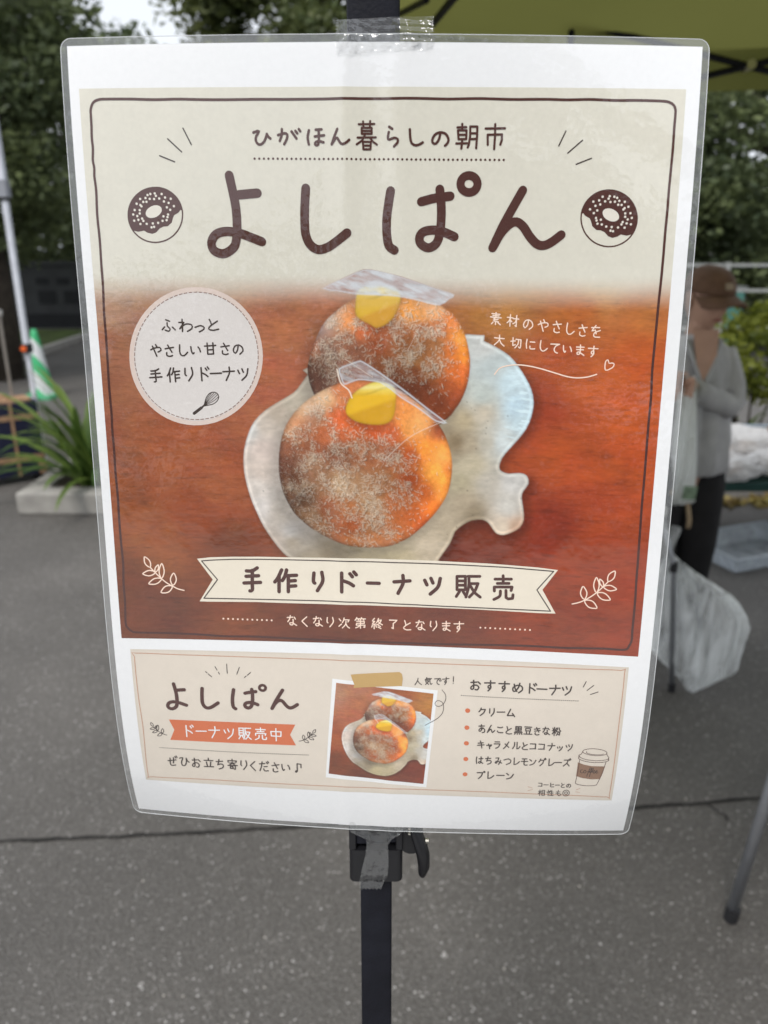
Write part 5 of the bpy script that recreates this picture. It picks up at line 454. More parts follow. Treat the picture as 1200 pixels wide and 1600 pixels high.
    I = hair(I, [(rc[0] - 22, rc[1] - 3), (rc[0] - 8, rc[1] + 6)], .25, .4); I = hair(I, [(rc[0] + 10, rc[1] - 8), (rc[0] + 16, rc[1] - 20)], .2, .4)
    return np.clip(I, 0.002, .95)

def raster(name, X, Y, C, lift, parent, label):
    r, c = X.shape; w = sheet(X.ravel(), Y.ravel(), lift) - ORG[parent.name]
    me = bpy.data.meshes.new(name); me.vertices.add(r * c); me.vertices.foreach_set('co', w.ravel())
    i = (np.arange(r - 1)[:, None] * c + np.arange(c - 1)[None]).ravel(); q = np.stack([i, i + 1, i + c + 1, i + c], 1)
    nf = len(q); me.loops.add(nf * 4); me.loops.foreach_set('vertex_index', q.ravel()); me.polygons.add(nf); me.polygons.foreach_set('loop_start', np.arange(nf) * 4); me.update(calc_edges=True)
    a = me.color_attributes.new('ink', 'FLOAT_COLOR', 'POINT'); a.data.foreach_set('color', np.concatenate([C.reshape(-1, 3), np.ones((r * c, 1))], 1).astype(np.float32).ravel())
    me.materials.append(PICT); o = bpy.data.objects.new(name, me); link(o, parent); o['label'] = label; return o

# ------------------------------------------------------------------ poster
root_p = sheet(np.array([0.]), np.array([212.]))[0]
poster = thing('laminated_poster', 'big laminated doughnut sale poster taped to the black tent leg', 'poster', tuple(root_p))
m = MB()
S, T = np.meshgrid(np.linspace(-148.5, 148.5, 150), np.linspace(-210, 210, 170)); m.grid(sheet(S, T, 0.0))
paper = m.build('paper_sheet', PAPER, poster, smooth=True)
x0, y0, x1, y1 = SHEET['panel']
X, Y = np.meshgrid(np.linspace(x0, x1, 715), np.linspace(y0, y1, 703))
FOOD = picture(X, Y)
gr = fbm(X / 5, Y / 5, 7, 4); fade = np.clip((Y + 2.4 * (fbm(X / 40, Y / 9, 8, 2) - .5) - SHEET['fade'][0] + 2) / (1.45 * (SHEET['fade'][1] - SHEET['fade'][0])), 0, 1); fade = fade * fade * (3 - 2 * fade)
beige = lin((220, 216, 202)) * (1 + .05 * (gr - .5))[..., None] * (1 + .05 * (fbm(X / 1.4, Y / 1.4, 9, 2) - .5))[..., None]
dR = np.maximum(signed(X, Y, SHAPES['wrap_rear']), signed(X, Y, SHAPES['cream_rear'])); dR = np.maximum(dR, signed(X, Y, SHAPES['rear']))
fade = np.maximum(fade, np.clip(dR / .4 + .5, 0, 1) * .94)
C = beige * (1 - fade[..., None]) + FOOD * fade[..., None]
raster('printed_panel', X, Y, C, .05, paper, 'large printed panel with two sugared buns on a cream plate over wood')
x0, y0, x1, y1 = SHEET['low']
X2, Y2 = np.meshgrid(np.linspace(x0, x1, 180), np.linspace(y0, y1, 70))
C2 = lin((224, 213, 199)) * (1 + .06 * (fbm(X2 / 7, Y2 / 7, 17, 4) - .5))[..., None] * (1 - .10 * np.exp(-np.minimum.reduce([X2 - x0, x1 - X2, Y2 - y0, y1 - Y2]) / 1.6))[..., None]
raster('printed_panel', X2, Y2, C2, .05, paper, 'lower beige printed panel with the flavour list')
mq = np.array(SHEET['mini']).reshape(4, 2); sq = np.array(SHEET['src']).reshape(4, 2)
U, V = np.meshgrid(np.linspace(0, 1, 150), np.linspace(0, 1, 140)); U = U[..., None]; V = V[..., None]
bil = lambda q: (q[0] * (1 - U) + q[1] * U) * (1 - V) + (q[3] * (1 - U) + q[2] * U) * V
mp_, sp_ = bil(mq), bil(sq)
px = np.clip((sp_[..., 0] - X[0, 0]) / (X[0, 1] - X[0, 0]), 0, X.shape[1] - 3); py = np.clip((sp_[..., 1] - Y[0, 0]) / (Y[1, 0] - Y[0, 0]), 0, X.shape[0] - 3)
acc = 0
for a in (-1, 0, 1):
    for b in (-1, 0, 1): acc = acc + FOOD[np.clip(py.astype(int) + a, 0, X.shape[0] - 1), np.clip(px.astype(int) + b, 0, X.shape[1] - 1)]
raster('small_photo', mp_[..., 0], mp_[..., 1], np.clip(acc / 9 * 1.08, 0, .95), .16, paper, 'small tilted print of the same two buns')
SM = {}
for name, label, col, lift, shp in PARTS:
    pr = Print()
    for s_ in shp:
        P = np.array(s_[-1], float).reshape(-1, 2) / 20.0
        if s_[0] == 's':
            _, w, sm, cl, _p = s_
            if sm: pr.ribbon(smooth_pts(P, bool(cl)), w / 2, lift, bool(cl))
            else:
                for i in range(len(P) - 1):
                    k = max(2, int(np.linalg.norm(P[i + 1] - P[i]) / 2.5) + 1); pr.ribbon(P[i] + (P[i + 1] - P[i]) * np.linspace(0, 1, k)[:, None], w / 2, lift, False)
        elif s_[0] == 'f': pr.fill(smooth_pts(P, True) if s_[1] else P, lift)
        else: pr.dots(P, s_[1], lift)
    pr.build(name, INK[col], paper, label or None)

# clear laminate: a pouch a few millimetres larger than the paper
def film_mat(name, gloss_bump, haze, scale=55.0, pamp=.16, ior=1.75, tintc=(.9, .93, .95)):
    m = bpy.data.materials.new(name); m.use_nodes = True; n, l = m.node_tree.nodes, m.node_tree.links; n.remove(n['Principled BSDF'])
    tc = n.new('ShaderNodeTexCoord'); no = n.new('ShaderNodeTexNoise'); no.inputs['Scale'].default_value = scale; no.inputs['Detail'].default_value = 3; no.inputs['Roughness'].default_value = .55
    n3 = n.new('ShaderNodeTexNoise'); n3.inputs['Scale'].default_value = 9; n3.inputs['Detail'].default_value = 2
    n4 = n.new('ShaderNodeTexNoise'); n4.inputs['Scale'].default_value = 330; n4.inputs['Detail'].default_value = 2; n4.inputs['Distortion'].default_value = .8
    for q in (no, n3, n4): l.new(tc.outputs['Object'], q.inputs['Vector'])
    patch = n.new('ShaderNodeMapRange'); patch.inputs['From Min'].default_value = .54; patch.inputs['From Max'].default_value = .68; l.new(n3.outputs['Fac'], patch.inputs['Value'])
    mul = n.new('ShaderNodeMath'); mul.operation = 'MULTIPLY'; l.new(n4.outputs['Fac'], mul.inputs[0]); l.new(patch.outputs[0], mul.inputs[1])
    add = n.new('ShaderNodeMath'); add.operation = 'MULTIPLY_ADD'; l.new(mul.outputs[0], add.inputs[0]); add.inputs[1].default_value = pamp; l.new(no.outputs['Fac'], add.inputs[2])
    bp = n.new('ShaderNodeBump'); bp.inputs['Strength'].default_value = gloss_bump; bp.inputs['Distance'].default_value = .001; l.new(add.outputs[0], bp.inputs['Height'])
    fr = n.new('ShaderNodeFresnel'); l.new(bp.outputs[0], fr.inputs['Normal'])
    geo = n.new('ShaderNodeNewGeometry'); im = n.new('ShaderNodeMix'); im.inputs[2].default_value = ior; im.inputs[3].default_value = 1 / ior; l.new(geo.outputs['Backfacing'], im.inputs[0]); l.new(im.outputs[0], fr.inputs['IOR'])
    gl = n.new('ShaderNodeBsdfGlossy'); gl.inputs['Roughness'].default_value = .03; l.new(bp.outputs[0], gl.inputs['Normal'])
    tr = n.new('ShaderNodeBsdfTransparent'); df = n.new('ShaderNodeBsdfDiffuse'); df.inputs['Color'].default_value = tintc + (1,)
    m1 = n.new('ShaderNodeMixShader'); m1.inputs[0].default_value = haze; l.new(tr.outputs[0], m1.inputs[1]); l.new(df.outputs[0], m1.inputs[2])
    m2 = n.new('ShaderNodeMixShader'); l.new(fr.outputs[0], m2.inputs[0]); l.new(m1.outputs[0], m2.inputs[1]); l.new(gl.outputs[0], m2.inputs[2])
    l.new(m2.outputs[0], n['Material Output'].inputs['Surface']); return m
FILM = film_mat('laminate_film', .34, .012, 46.0, .24); RIMF = film_mat('laminate_rim', .6, .13); TAPE = film_mat('clear_tape', 1.0, .045, 170.0, .5, 1.9)
def rrect(hw, hh, r, k=6):
    out = []
    for cx, cy, a0 in ((hw - r, hh - r, 0), (-hw + r, hh - r, 90), (-hw + r, -hh + r, 180), (hw - r, -hh + r, 270)):
        for j in range(k + 1): a = math.radians(a0 + 90 * j / k); out.append((cx + r * math.cos(a), cy + r * math.sin(a)))
    return np.array(out)
S, T = np.meshgrid(np.linspace(-148.5, 148.5, 130), np.linspace(-210, 210, 180)); m = MB(); m.grid(sheet(S, T, .6)); m.build('laminate_film', FILM, poster, smooth=True)
# sealed clear rim round the paper
out_r = rrect(151.6, 213.2, 5); m = MB()
B = []
for i in range(len(out_r)):
    a, b = out_r[i], out_r[(i + 1) % len(out_r)]; k = max(1, int(np.linalg.norm(b - a) / 5)); B += [a + (b - a) * j / k for j in range(k)]
B = np.array(B); In = np.clip(B, [-148.4, -209.9], [148.4, 209.9])
rows = np.stack([sheet(In[:, 0], In[:, 1], .25), sheet(B[:, 0], B[:, 1], .25)], 0); rows = np.concatenate([rows, rows[:, :1]], 1); m.grid(rows)

m.build('sealed_rim', RIMF, poster)
ed = MB(); ed.tube([*sheet(B[:, 0], B[:, 1], .25), sheet(B[:1, 0], B[:1, 1], .25)[0]], .00022, n=5, cap=False)
ed.build('rim_edge', mat('rim_edge', (.75, .77, .78), .3, .05, spec=.6, alpha=.55), poster)

# ------------------------------------------------------------------ tent leg in front, with its clamp; the canopy over the stall
BLACK = mat('black_powder_coat', (.009, .0095, .014), .5, .3, 40, .08, 500, .14)
PLAS = mat('black_plastic', (.011, .011, .013), .36, .2, 30, .06, 300, .3)
STEEL = mat('zinc_bolt', (.55, .53, .48), .3, .1, 30, metal=1)
slope = .274
def leg_pt(x, y, back):
    """x, y in mm in the measuring frame, back = mm behind the sheet line"""
    return frame_pt(np.array(x), np.array(y), np.array(467.7 + slope * (y - 191.85) + back))
A_ = leg_pt(-5., 0., 0.); B_ = leg_pt(-5., 100., 0.); ax_l = (B_ - A_) / np.linalg.norm(B_ - A_); nx = np.array([1., 0, 0]); nn = np.cross(ax_l, nx); nn /= np.linalg.norm(nn)
if nn[1] > 0: nn = -nn                                  # towards the viewer
AX = [nx, nn, ax_l]
TENT_L = thing('canopy_tent', 'green pop-up canopy tent on black legs over the stall', 'tent', (-.005, .47, 0))
leg = thing  # (names below are plain parts)
def seg(a, b, hw, back, bev):
    """square tube between measuring heights a and b (mm down the leg), centred hw+back behind the sheet"""
    p = leg_pt(-5., a, back) - nn * hw; q = leg_pt(-5., b, back) - nn * hw
    mm = MB(); mm.box((p + q) / 2, (hw, hw, np.linalg.norm(q - p) / 2), AX, bev); return mm
fl = leg_pt(-5., 200., 0.); kfl = (fl[2]) / -ax_l[2]; y_floor = 200 + kfl * 1000 / math.sqrt(1 + slope ** 2)
o_leg = seg(-900, 196, .0125, 6.5, .0025).build('leg', BLACK, TENT_L); auto(o_leg)
auto(seg(200, y_floor - 6, .0100, 9.0, .002).build('inner_tube', BLACK, o_leg))
ft = leg_pt(-5., y_floor - 3, 9.0) - nn * .01; mm = MB(); mm.box((ft[0], ft[1], .004), (.04, .04, .004), None, .006); mm.build('foot_plate', PLAS, o_leg)
# clamp: block with an open window, button, side pivot with bolt and a curved lever
cb = MB(); cy = 206.5
c = leg_pt(-5., cy + 14, 2.5) - nn * .0165; cb.box(c, (.0166, .0165, .0115), AX, .004)
c = leg_pt(-5., cy - 12, 2.5) - nn * .0205; cb.box(c, (.0166, .0125, .0152), AX, .002)
for sx in (-1, 1):
    c = leg_pt(-5. + sx * 14.4, cy - 10, 2.5) - nn * .005; cb.box(c, (.0022, .005, .0128), AX, .001)
c = leg_pt(-5., cy - 24.5, 2.5) - nn * .005; cb.box(c, (.0166, .005, .002), AX, .001)
clampo = auto(cb.build('clamp', PLAS, o_leg))
bt = MB(); c = leg_pt(-13.5, cy - 10, 4.0) - nn * .003; bt.box(c, (.0042, .003, .009), AX, .0015); c = leg_pt(6.2, cy - 9, 4.0) - nn * .003; bt.box(c, (.0036, .003, .007), AX, .0015)
lv = MB(); pc = leg_pt(17., cy - 3, 12.)
lv.tube([pc - nn * -.007, pc - nn * .009], .0078, 18)
lv.box(leg_pt(13.5, cy - 9, 13.) , (.0035, .008, .006), AX, .002)
lpts = [leg_pt(17.5, cy - 15, 8.), leg_pt(19.5, cy - 9, 6.), leg_pt(22.0, cy - 2, 4.5), leg_pt(24.2, cy + 6, 4.), leg_pt(24.9, cy + 14, 5.), leg_pt(24.0, cy + 20.5, 6.5)]
lv.tube(lpts, [.0030, .0038, .0042, .0042, .0038, .0026], 10, flat=1.6, up=nn)
lev = auto(lv.build('clamp_lever', PLAS, o_leg), 50)
bl = MB(); c = leg_pt(16.2, cy - 14.5, 5.)
for k in range(4): bl.tube([c + ax_l * (k * .0018), c + ax_l * (k * .0018 + .0011)], .0021, 10)
bl.tube([leg_pt(25.6, cy - 2.5, 5.), leg_pt(27.6, cy - 2.5, 5.)], .0019, 10)
bl.build('clamp_bolt', STEEL, o_leg)
auto(bt.build('release_button', BLACK, o_leg))

# canopy
CAN = bpy.data.materials.new('green_canopy_fabric'); CAN.use_nodes = True
n, l = CAN.node_tree.nodes, CAN.node_tree.links; n.remove(n['Principled BSDF'])
tc = n.new('ShaderNodeTexCoord'); no = n.new('ShaderNodeTexNoise'); no.inputs['Scale'].default_value = 2.2; no.inputs['Detail'].default_value = 6; l.new(tc.outputs['Object'], no.inputs['Vector'])
r = n.new('ShaderNodeValToRGB'); r.color_ramp.elements[0].color = (.17, .175, .05, 1); r.color_ramp.elements[1].color = (.215, .22, .066, 1); l.new(no.outputs['Fac'], r.inputs['Fac'])
d1 = n.new('ShaderNodeBsdfDiffuse'); d2 = n.new('ShaderNodeBsdfTranslucent'); mx = n.new('ShaderNodeMixShader'); mx.inputs[0].default_value = .42
l.new(r.outputs[0], d1.inputs[0]); l.new(r.outputs[0], d2.inputs[0]); l.new(d1.outputs[0], mx.inputs[1]); l.new(d2.outputs[0], mx.inputs[2]); l.new(mx.outputs[0], n['Material Output'].inputs['Surface'])
cx0, cx1, cy0, cy1, ez, pz = -.01, 2.46, .50, 2.97, 2.20, 2.86
pk = np.array([(cx0 + cx1) / 2, (cy0 + cy1) / 2, pz]); cor = [np.array(p) for p in ((cx0, cy0, ez), (cx1, cy0, ez), (cx1, cy1, ez), (cx0, cy1, ez))]
cm = MB(); vm = MB(); K = 22
for i in range(4):
    a, b = cor[i], cor[(i + 1) % 4]; rowsP = []
    for u in np.linspace(0, 1, 14):
        row = []
        for v in np.linspace(0, 1, K + 1):
            p = (a * (1 - v) + b * v) * (1 - u) + pk * u; e = 4 * v * (1 - v) * (1 - u)
            p = p - np.array([0, 0, .04 * e + .010 * math.sin(9 * v + 5 * u + i) * (1 - u)]); row.append(p)
        rowsP.append(row)
    cm.grid(rowsP)
    nrm = np.cross(b - a, (0, 0, 1.)); nrm /= np.linalg.norm(nrm); vr = []
    for u in np.linspace(0, 1, 6):
        row = []
        for v in np.linspace(0, 1, 40):
            p = a * (1 - v) + b * v; e = 4 * v * (1 - v); row.append(p + nrm * (.012 * math.sin(v * 46 + i) * u + .03 * u) - np.array([0, 0, .04 * e * (1 - u) + (.125 + .04 * e) * u]))
        vr.append(row)
    vm.grid(vr)
cano = cm.build('canopy', CAN, TENT_L, smooth=True); vm.build('valance', CAN, cano, smooth=True)
for (x, y) in ((cx1 - .02, cy0 + .02), (cx1 - .02, cy1 - .04), (cx0 + .03, cy1 - .04)):
    mm = MB(); mm.box((x, y, 1.55), (.0125, .0125, .72), None, .003); mm.box((x, y, .42), (.010, .010, .42), None, .002); mm.box((x, y, .004), (.04, .04, .004), None, .01); mm.box((x, y, .86), (.018, .018, .04), None, .004)
    auto(mm.build('leg', BLACK, TENT_L))
def bar(p, q, parent, w=.011, name='truss_bar'):
    mm = MB(); mm.tube([p, q], w, 8); return mm.build(name, BLACK, parent, smooth=False)
yt = cy1 - .05; xm = 1.22; zt = 2.095
for sgn in (-1, 1):
    bar((xm - .60, yt, zt + .13 * sgn), (xm + .60, yt, zt - .13 * sgn), TENT_L)
    bar((xm + sgn * .60, yt, zt), (cx0 + .03 if sgn < 0 else cx1 - .03, yt, zt + .02), TENT_L)
    mm = MB(); mm.tube([(xm + sgn * .60, yt, zt - .14), (xm + sgn * .60, yt, zt + .14)], .011, 8); mm.build('truss_bar', BLACK, TENT_L)
mm = MB(); mm.tube([(xm, yt - .03, zt), (xm, yt + .03, zt)], .016, 12); mm.build('truss_bolt', STEEL, TENT_L)
bar((.151, 2.75, 2.177), (.226, 2.0, 2.124), TENT_L, .011)
bar((.050, 2.75, 2.205), (.110, 2.3, 2.123), TENT_L, .009)


# pieces of clear tape
def tape_grid(fn, nu, nv): 
    P = np.zeros((nv, nu, 3))
    for j in range(nv):
        for i in range(nu): P[j, i] = fn(i / (nu - 1), j / (nv - 1))
    return P
def view_pt(u, v, z):   # a point at z mm from the measuring origin, by its two slopes
    return frame_pt(np.array((u - 600) / FOC * z), np.array((v - 800) / FOC * z), np.array(z))
rt = np.random.RandomState(4)
wr = rt.uniform(-1, 1, (20, 40))
def top_tape(a, b):
    jag = 3.2 * (int(b * 22) % 2)
    x = 524 + jag + a * (677 - 524 + 2 - 2 * jag); yt_ = 31 - 8 * a if a < .62 else 26 - 1.5 * (a - .62); yb = 85 - 8 * a
    y = yt_ + (yb - yt_) * b
    s = sheet(np.array([0.]), np.array([-212.]))[0]
    z = 351.4 + (y - 54) * .088 if y > 54 else 351.4 + (54 - y) * .2
    z += .30 * wr[int(b * 18), int(a * 38)] + (1.3 * math.sin(9 * a + 14 * b) * math.sin(17 * (a - b)) if a > .62 and b < .75 else .35 * math.sin(40 * a + 6 * b) * math.sin(9 * b))
    return view_pt(x, y, z)
def patch(name, fn, nu, nv, label):
    P = tape_grid(fn, nu, nv); mm = MB(); mm.grid(P); o = mm.build(name, TAPE, None, smooth=True, loc=tuple(P.reshape(-1, 3).mean(0))); tag(o, label, 'tape', 'clear tape on the poster'); return o
patch('adhesive_tape', top_tape, 40, 23, 'wide clear adhesive tape with jagged ends across the top of the poster')
prof = [(1262, 549, 634), (1275, 547, 634), (1292, 546, 631), (1300, 547, 628), (1306, 560, 622), (1312, 572, 612), (1320, 573, 606), (1335, 571, 607), (1352, 567, 607), (1366, 564, 606), (1378, 561, 600), (1388, 562, 596)]
def low_tape(a, b):
    k = b * (len(prof) - 1); i = min(int(k), len(prof) - 2); f_ = k - i
    y, xl, xr = [prof[i][q] * (1 - f_) + prof[i + 1][q] * f_ for q in range(3)]
    x = xl + (xr - xl) * a; y += 2.0 * ((int(a * 12) % 2) if b > .99 else 0)
    zz = (467.7 + 0 - slope * 191.85) / (1 - slope * (y - 800) / FOC)
    zz += (-2.6 if y < 1300 else (-1.6 if y < 1371 else 3.2)) + .5 * wr[int(b * 18), int(a * 20)] - .9 * abs(math.sin(5 * a + 9 * b) * math.sin(13 * b - 4 * a))
    return view_pt(x, y, zz)
patch('adhesive_tape', low_tape, 22, 34, 'narrow crumpled clear tape holding the poster bottom to the clamp')

# ------------------------------------------------------------------ ground
def asphalt():
    m = bpy.data.materials.new('asphalt'); m.use_nodes = True; n, l = m.node_tree.nodes, m.node_tree.links; b = n['Principled BSDF']
    tc = n.new('ShaderNodeTexCoord')
    def noise(s, d=4):
        q = n.new('ShaderNodeTexNoise'); q.inputs['Scale'].default_value = s; q.inputs['Detail'].default_value = d; l.new(tc.outputs['Object'], q.inputs['Vector']); return q
    def ramp(src, stops):
        r = n.new('ShaderNodeValToRGB'); e = r.color_ramp.elements
        while len(e) < len(stops): e.new(.5)
        for i, (p, c) in enumerate(stops): e[i].position = p; e[i].color = tuple(c) + (1,)
        l.new(src, r.inputs['Fac']); return r
    big = ramp(noise(1.05, 6).outputs['Fac'], [(.30, (.74,) * 3), (.55, (1.0,) * 3), (.72, (1.28,) * 3)])
    v = n.new('ShaderNodeTexVoronoi'); v.inputs['Scale'].default_value = 210; l.new(tc.outputs['Object'], v.inputs['Vector'])
    sep = n.new('ShaderNodeSeparateColor'); l.new(v.outputs['Color'], sep.inputs[0])
    stone = ramp(sep.outputs[0], [(0, (.104, .098, .091)), (.40, (.124, .117, .109)), (.75, (.142, .134, .126)), (.93, (.172, .163, .152)), (.966, (.27, .26, .25)), (.990, (.46, .45, .44)), (.9972, (.44, .32, .20))])
    stone.color_ramp.interpolation = 'CONSTANT'
    edge = ramp(v.outputs['Distance'], [(.25, (1, 1, 1)), (.62, (.74, .72, .70))])
    v2 = n.new('ShaderNodeTexVoronoi'); v2.inputs['Scale'].default_value = 95; l.new(tc.outputs['Object'], v2.inputs['Vector'])
    sep2 = n.new('ShaderNodeSeparateColor'); l.new(v2.outputs['Color'], sep2.inputs[0])
    near = ramp(v2.outputs['Distance'], [(.15, (1, 1, 1)), (.20, (0, 0, 0))]); pick = ramp(sep2.outputs[1], [(.991, (0, 0, 0)), (.993, (1, 1, 1))])
    mk = n.new('ShaderNodeMath'); mk.operation = 'MULTIPLY'; l.new(near.outputs[0], mk.inputs[0]); l.new(pick.outputs[0], mk.inputs[1])
    def mul(a, c):
        q = n.new('ShaderNodeMix'); q.data_type = 'RGBA'; q.blend_type = 'MULTIPLY'; q.inputs['Factor'].default_value = 1; l.new(a, q.inputs[6]); l.new(c, q.inputs[7]); return q.outputs[2]
    c = mul(mul(stone.outputs[0], edge.outputs[0]), big.outputs[0])
    mx = n.new('ShaderNodeMix'); mx.data_type = 'RGBA'; l.new(mk.outputs[0], mx.inputs['Factor']); l.new(c, mx.inputs[6]); mx.inputs[7].default_value = (.38, .37, .35, 1)
    l.new(mx.outputs[2], b.inputs['Base Color']); b.inputs['Roughness'].default_value = .62; b.inputs['Specular IOR Level'].default_value = .45
    bp = n.new('ShaderNodeBump'); bp.inputs['Strength'].default_value = .8; bp.inputs['Distance'].default_value = .003; bp.invert = True
    l.new(v.outputs['Distance'], bp.inputs['Height']); l.new(bp.outputs[0], b.inputs['Normal']); return m
ASPH = asphalt()
g = MB(); g.grid([[(x, y, 0) for x in np.linspace(-160, 160, 9)] for y in np.linspace(-60, 260, 9)])
tag(g.build('ground', ASPH), kind='structure')
BOUNCE = mat('pale_bounce', (.44, .43, .41), .85, .12, 3, .2, 60)
pl = MB(); pl.grid([[(x, y, .004) for x in np.linspace(-30, 30, 7)] for y in (-40, -20, -8, -.45)]); tag(pl.build('bounce_slab', BOUNCE), kind='structure')  # unseen pale slab behind the viewer, added to bounce light onto the poster
# old joint across the asphalt
rj = np.random.RandomState(8); jm = MB(); xs = np.linspace(-3.2, 3.4, 150); A = []; Bq = []
yj = lambda x: 1.672 + .028 * (x + 1.04) / .4 * .9 if x < -.6 else (1.70 + (x + .6) * .079 if x < .75 else 1.807 + (x - .75) * .11)
for x in xs:
    w = .0035 + .0035 * rj.rand(); y = yj(x) + .006 * (rj.rand() - .5); A.append((x, y - w, .003)); Bq.append((x, y + w, .003))
jm.grid([A, Bq]); br = [(.93, yj(.93)), (.945, yj(.93) - .03), (.965, yj(.93) - .055), (.962, yj(.93) - .075)]
jm.grid([[(x - .003, y, .0035) for x, y in br], [(x + .003, y, .0035) for x, y in br]])
tag(jm.build('asphalt_joint', mat('joint_tar', (.018, .017, .016), .9, .4, 40)), kind='structure')
CONC = mat('concrete', (.34, .325, .30), .85, .18, 9, .3, 120); CONCD = mat('concrete_grey', (.22, .21, .20), .85, .2, 9, .3, 120)
GRASS = mat('lawn_green', (.062, .090, .020), .9, .4, 3)
lw = [(-5.12, 10.3), (-5.22, 12.2), (-5.34, 14.9), (-22, 14.9), (-22, 10.3)]
make('lawn', [(x, y, .05) for x, y in lw] + [(x, y, -.02) for x, y in lw], [tuple(range(5)), *[(i, (i + 1) % 5, 5 + (i + 1) % 5, 5 + i) for i in range(5)]], GRASS)
tag(bpy.data.objects['lawn'], kind='structure')
kb = MB(); P = [(-22, 10.22), (-5.05, 10.22), (-5.15, 12.2), (-5.27, 15.0)]
for i in range(3):
    a, b = np.array(P[i] + (0,)), np.array(P[i + 1] + (0,)); d = b - a; L = np.linalg.norm(d); d /= L; kb.box((a + b) / 2 + (0, 0, .05), (L / 2, .06, .055), [d, np.array([-d[1], d[0], 0]), (0, 0, 1)])
tag(kb.build('lawn_kerb', CONC), kind='structure')

# ------------------------------------------------------------------ leaves
def leaf_mat(name, base, hi, trans=.35):
    m = bpy.data.materials.new(name); m.use_nodes = True; n, l = m.node_tree.nodes, m.node_tree.links; b = n['Principled BSDF']; b.inputs['Roughness'].default_value = .5; b.inputs['Specular IOR Level'].default_value = .35
    a = n.new('ShaderNodeAttribute'); a.attribute_name = 'tone'; r = n.new('ShaderNodeValToRGB'); r.color_ramp.elements[0].color = tuple(base) + (1,); r.color_ramp.elements[1].color = tuple(hi) + (1,)
    l.new(a.outputs['Fac'], r.inputs['Fac']); l.new(r.outputs[0], b.inputs['Base Color'])
    t = n.new('ShaderNodeBsdfTranslucent'); l.new(r.outputs[0], t.inputs['Color']); mx = n.new('ShaderNodeMixShader'); mx.inputs[0].default_value = trans
    l.new(b.outputs[0], mx.inputs[1]); l.new(t.outputs[0], mx.inputs[2]); l.new(mx.outputs[0], n['Material Output'].inputs['Surface']); return m
LEAF_D = leaf_mat('leaf_dark', (.045, .066, .036), (.19, .23, .095)); LEAF_M = leaf_mat('leaf_mid', (.055, .08, .03), (.22, .24, .085)); LEAF_Y = leaf_mat('leaf_yellow_green', (.07, .10, .014), (.24, .26, .035), .45)
BARK = mat('bark', (.045, .036, .028), .9, .35, 14, .5, 40)
def leaves(name, C, R, n, size, m, parent, seed, clumps, flat=.75, shell=.55):
    rs = np.random.RandomState(seed)
    d = rs.randn(clumps, 3); d /= np.linalg.norm(d, axis=1)[:, None]; rad = shell + (1 - shell) * rs.rand(clumps) ** .6
    cc = np.array(C) + d * rad[:, None] * np.array(R); cr = rs.uniform(.16, .34, clumps) * np.mean(R); ctone = rs.rand(clumps)
    k = rs.randint(0, clumps, n); o = rs.randn(n, 3); o /= np.linalg.norm(o, axis=1)[:, None]; o *= (rs.rand(n) ** .45)[:, None]
    p = cc[k] + o * cr[k][:, None] * np.array([1.15, 1.15, flat])
    u = rs.randn(n, 3); u[:, 2] *= .5; u /= np.linalg.norm(u, axis=1)[:, None]; w = np.cross(u, rs.randn(n, 3)); w /= np.linalg.norm(w, axis=1)[:, None]
    L = size * rs.uniform(.6, 1.35, n)[:, None]; W = L * .55
    q = np.stack([p - u * L * .5, p + w * W * .5, p + u * L * .5, p - w * W * .5], 1).reshape(-1, 3) - ORG[parent.name]
    me = bpy.data.meshes.new(name); me.vertices.add(4 * n); me.vertices.foreach_set('co', q.ravel()); me.loops.add(4 * n); me.loops.foreach_set('vertex_index', np.arange(4 * n)); me.polygons.add(n); me.polygons.foreach_set('loop_start', np.arange(n) * 4); me.update(calc_edges=True)
    a = me.attributes.new('tone', 'FLOAT', 'FACE'); a.data.foreach_set('value', np.clip(.6 * ctone[k] + .4 * rs.rand(n), 0, 1).astype(np.float32)); me.materials.append(m)
    ob = bpy.data.objects.new(name, me); link(ob, parent); return ob
def tree(label, x, y, h, C, R, n, size, m, seed, tr=.13, clumps=60, group='trees round the car park', name='tree'):
    t = thing(name, label, 'tree', (x, y, 0), group); rs = np.random.RandomState(seed); tk = MB()
    top = np.array([C[0], C[1], C[2] + R[2] * .5])
    tk.tube([(x, y, -.05), (x + .05, y, h * .2), (x * .5 + top[0] * .5, y, h * .5), top], [tr * 1.25, tr, tr * .7, tr * .2], 9)
    for k in range(7):
        a = rs.rand() * 6.28; z0 = h * rs.uniform(.25, .55); e = np.array(C) + np.array([math.cos(a) * R[0], math.sin(a) * R[1], rs.uniform(-.5, .6) * R[2]]) * .75
        s_ = np.array([x + (top[0] - x) * z0 / h, y, z0]); tk.tube([s_, s_ * .5 + e * .5 + (0, 0, .12), e], [tr * .5, tr * .3, tr * .1], 6)
    tk.build('trunk', BARK, t, smooth=True); leaves('crown', C, R, n, size, m, t, seed + 50, clumps); return t
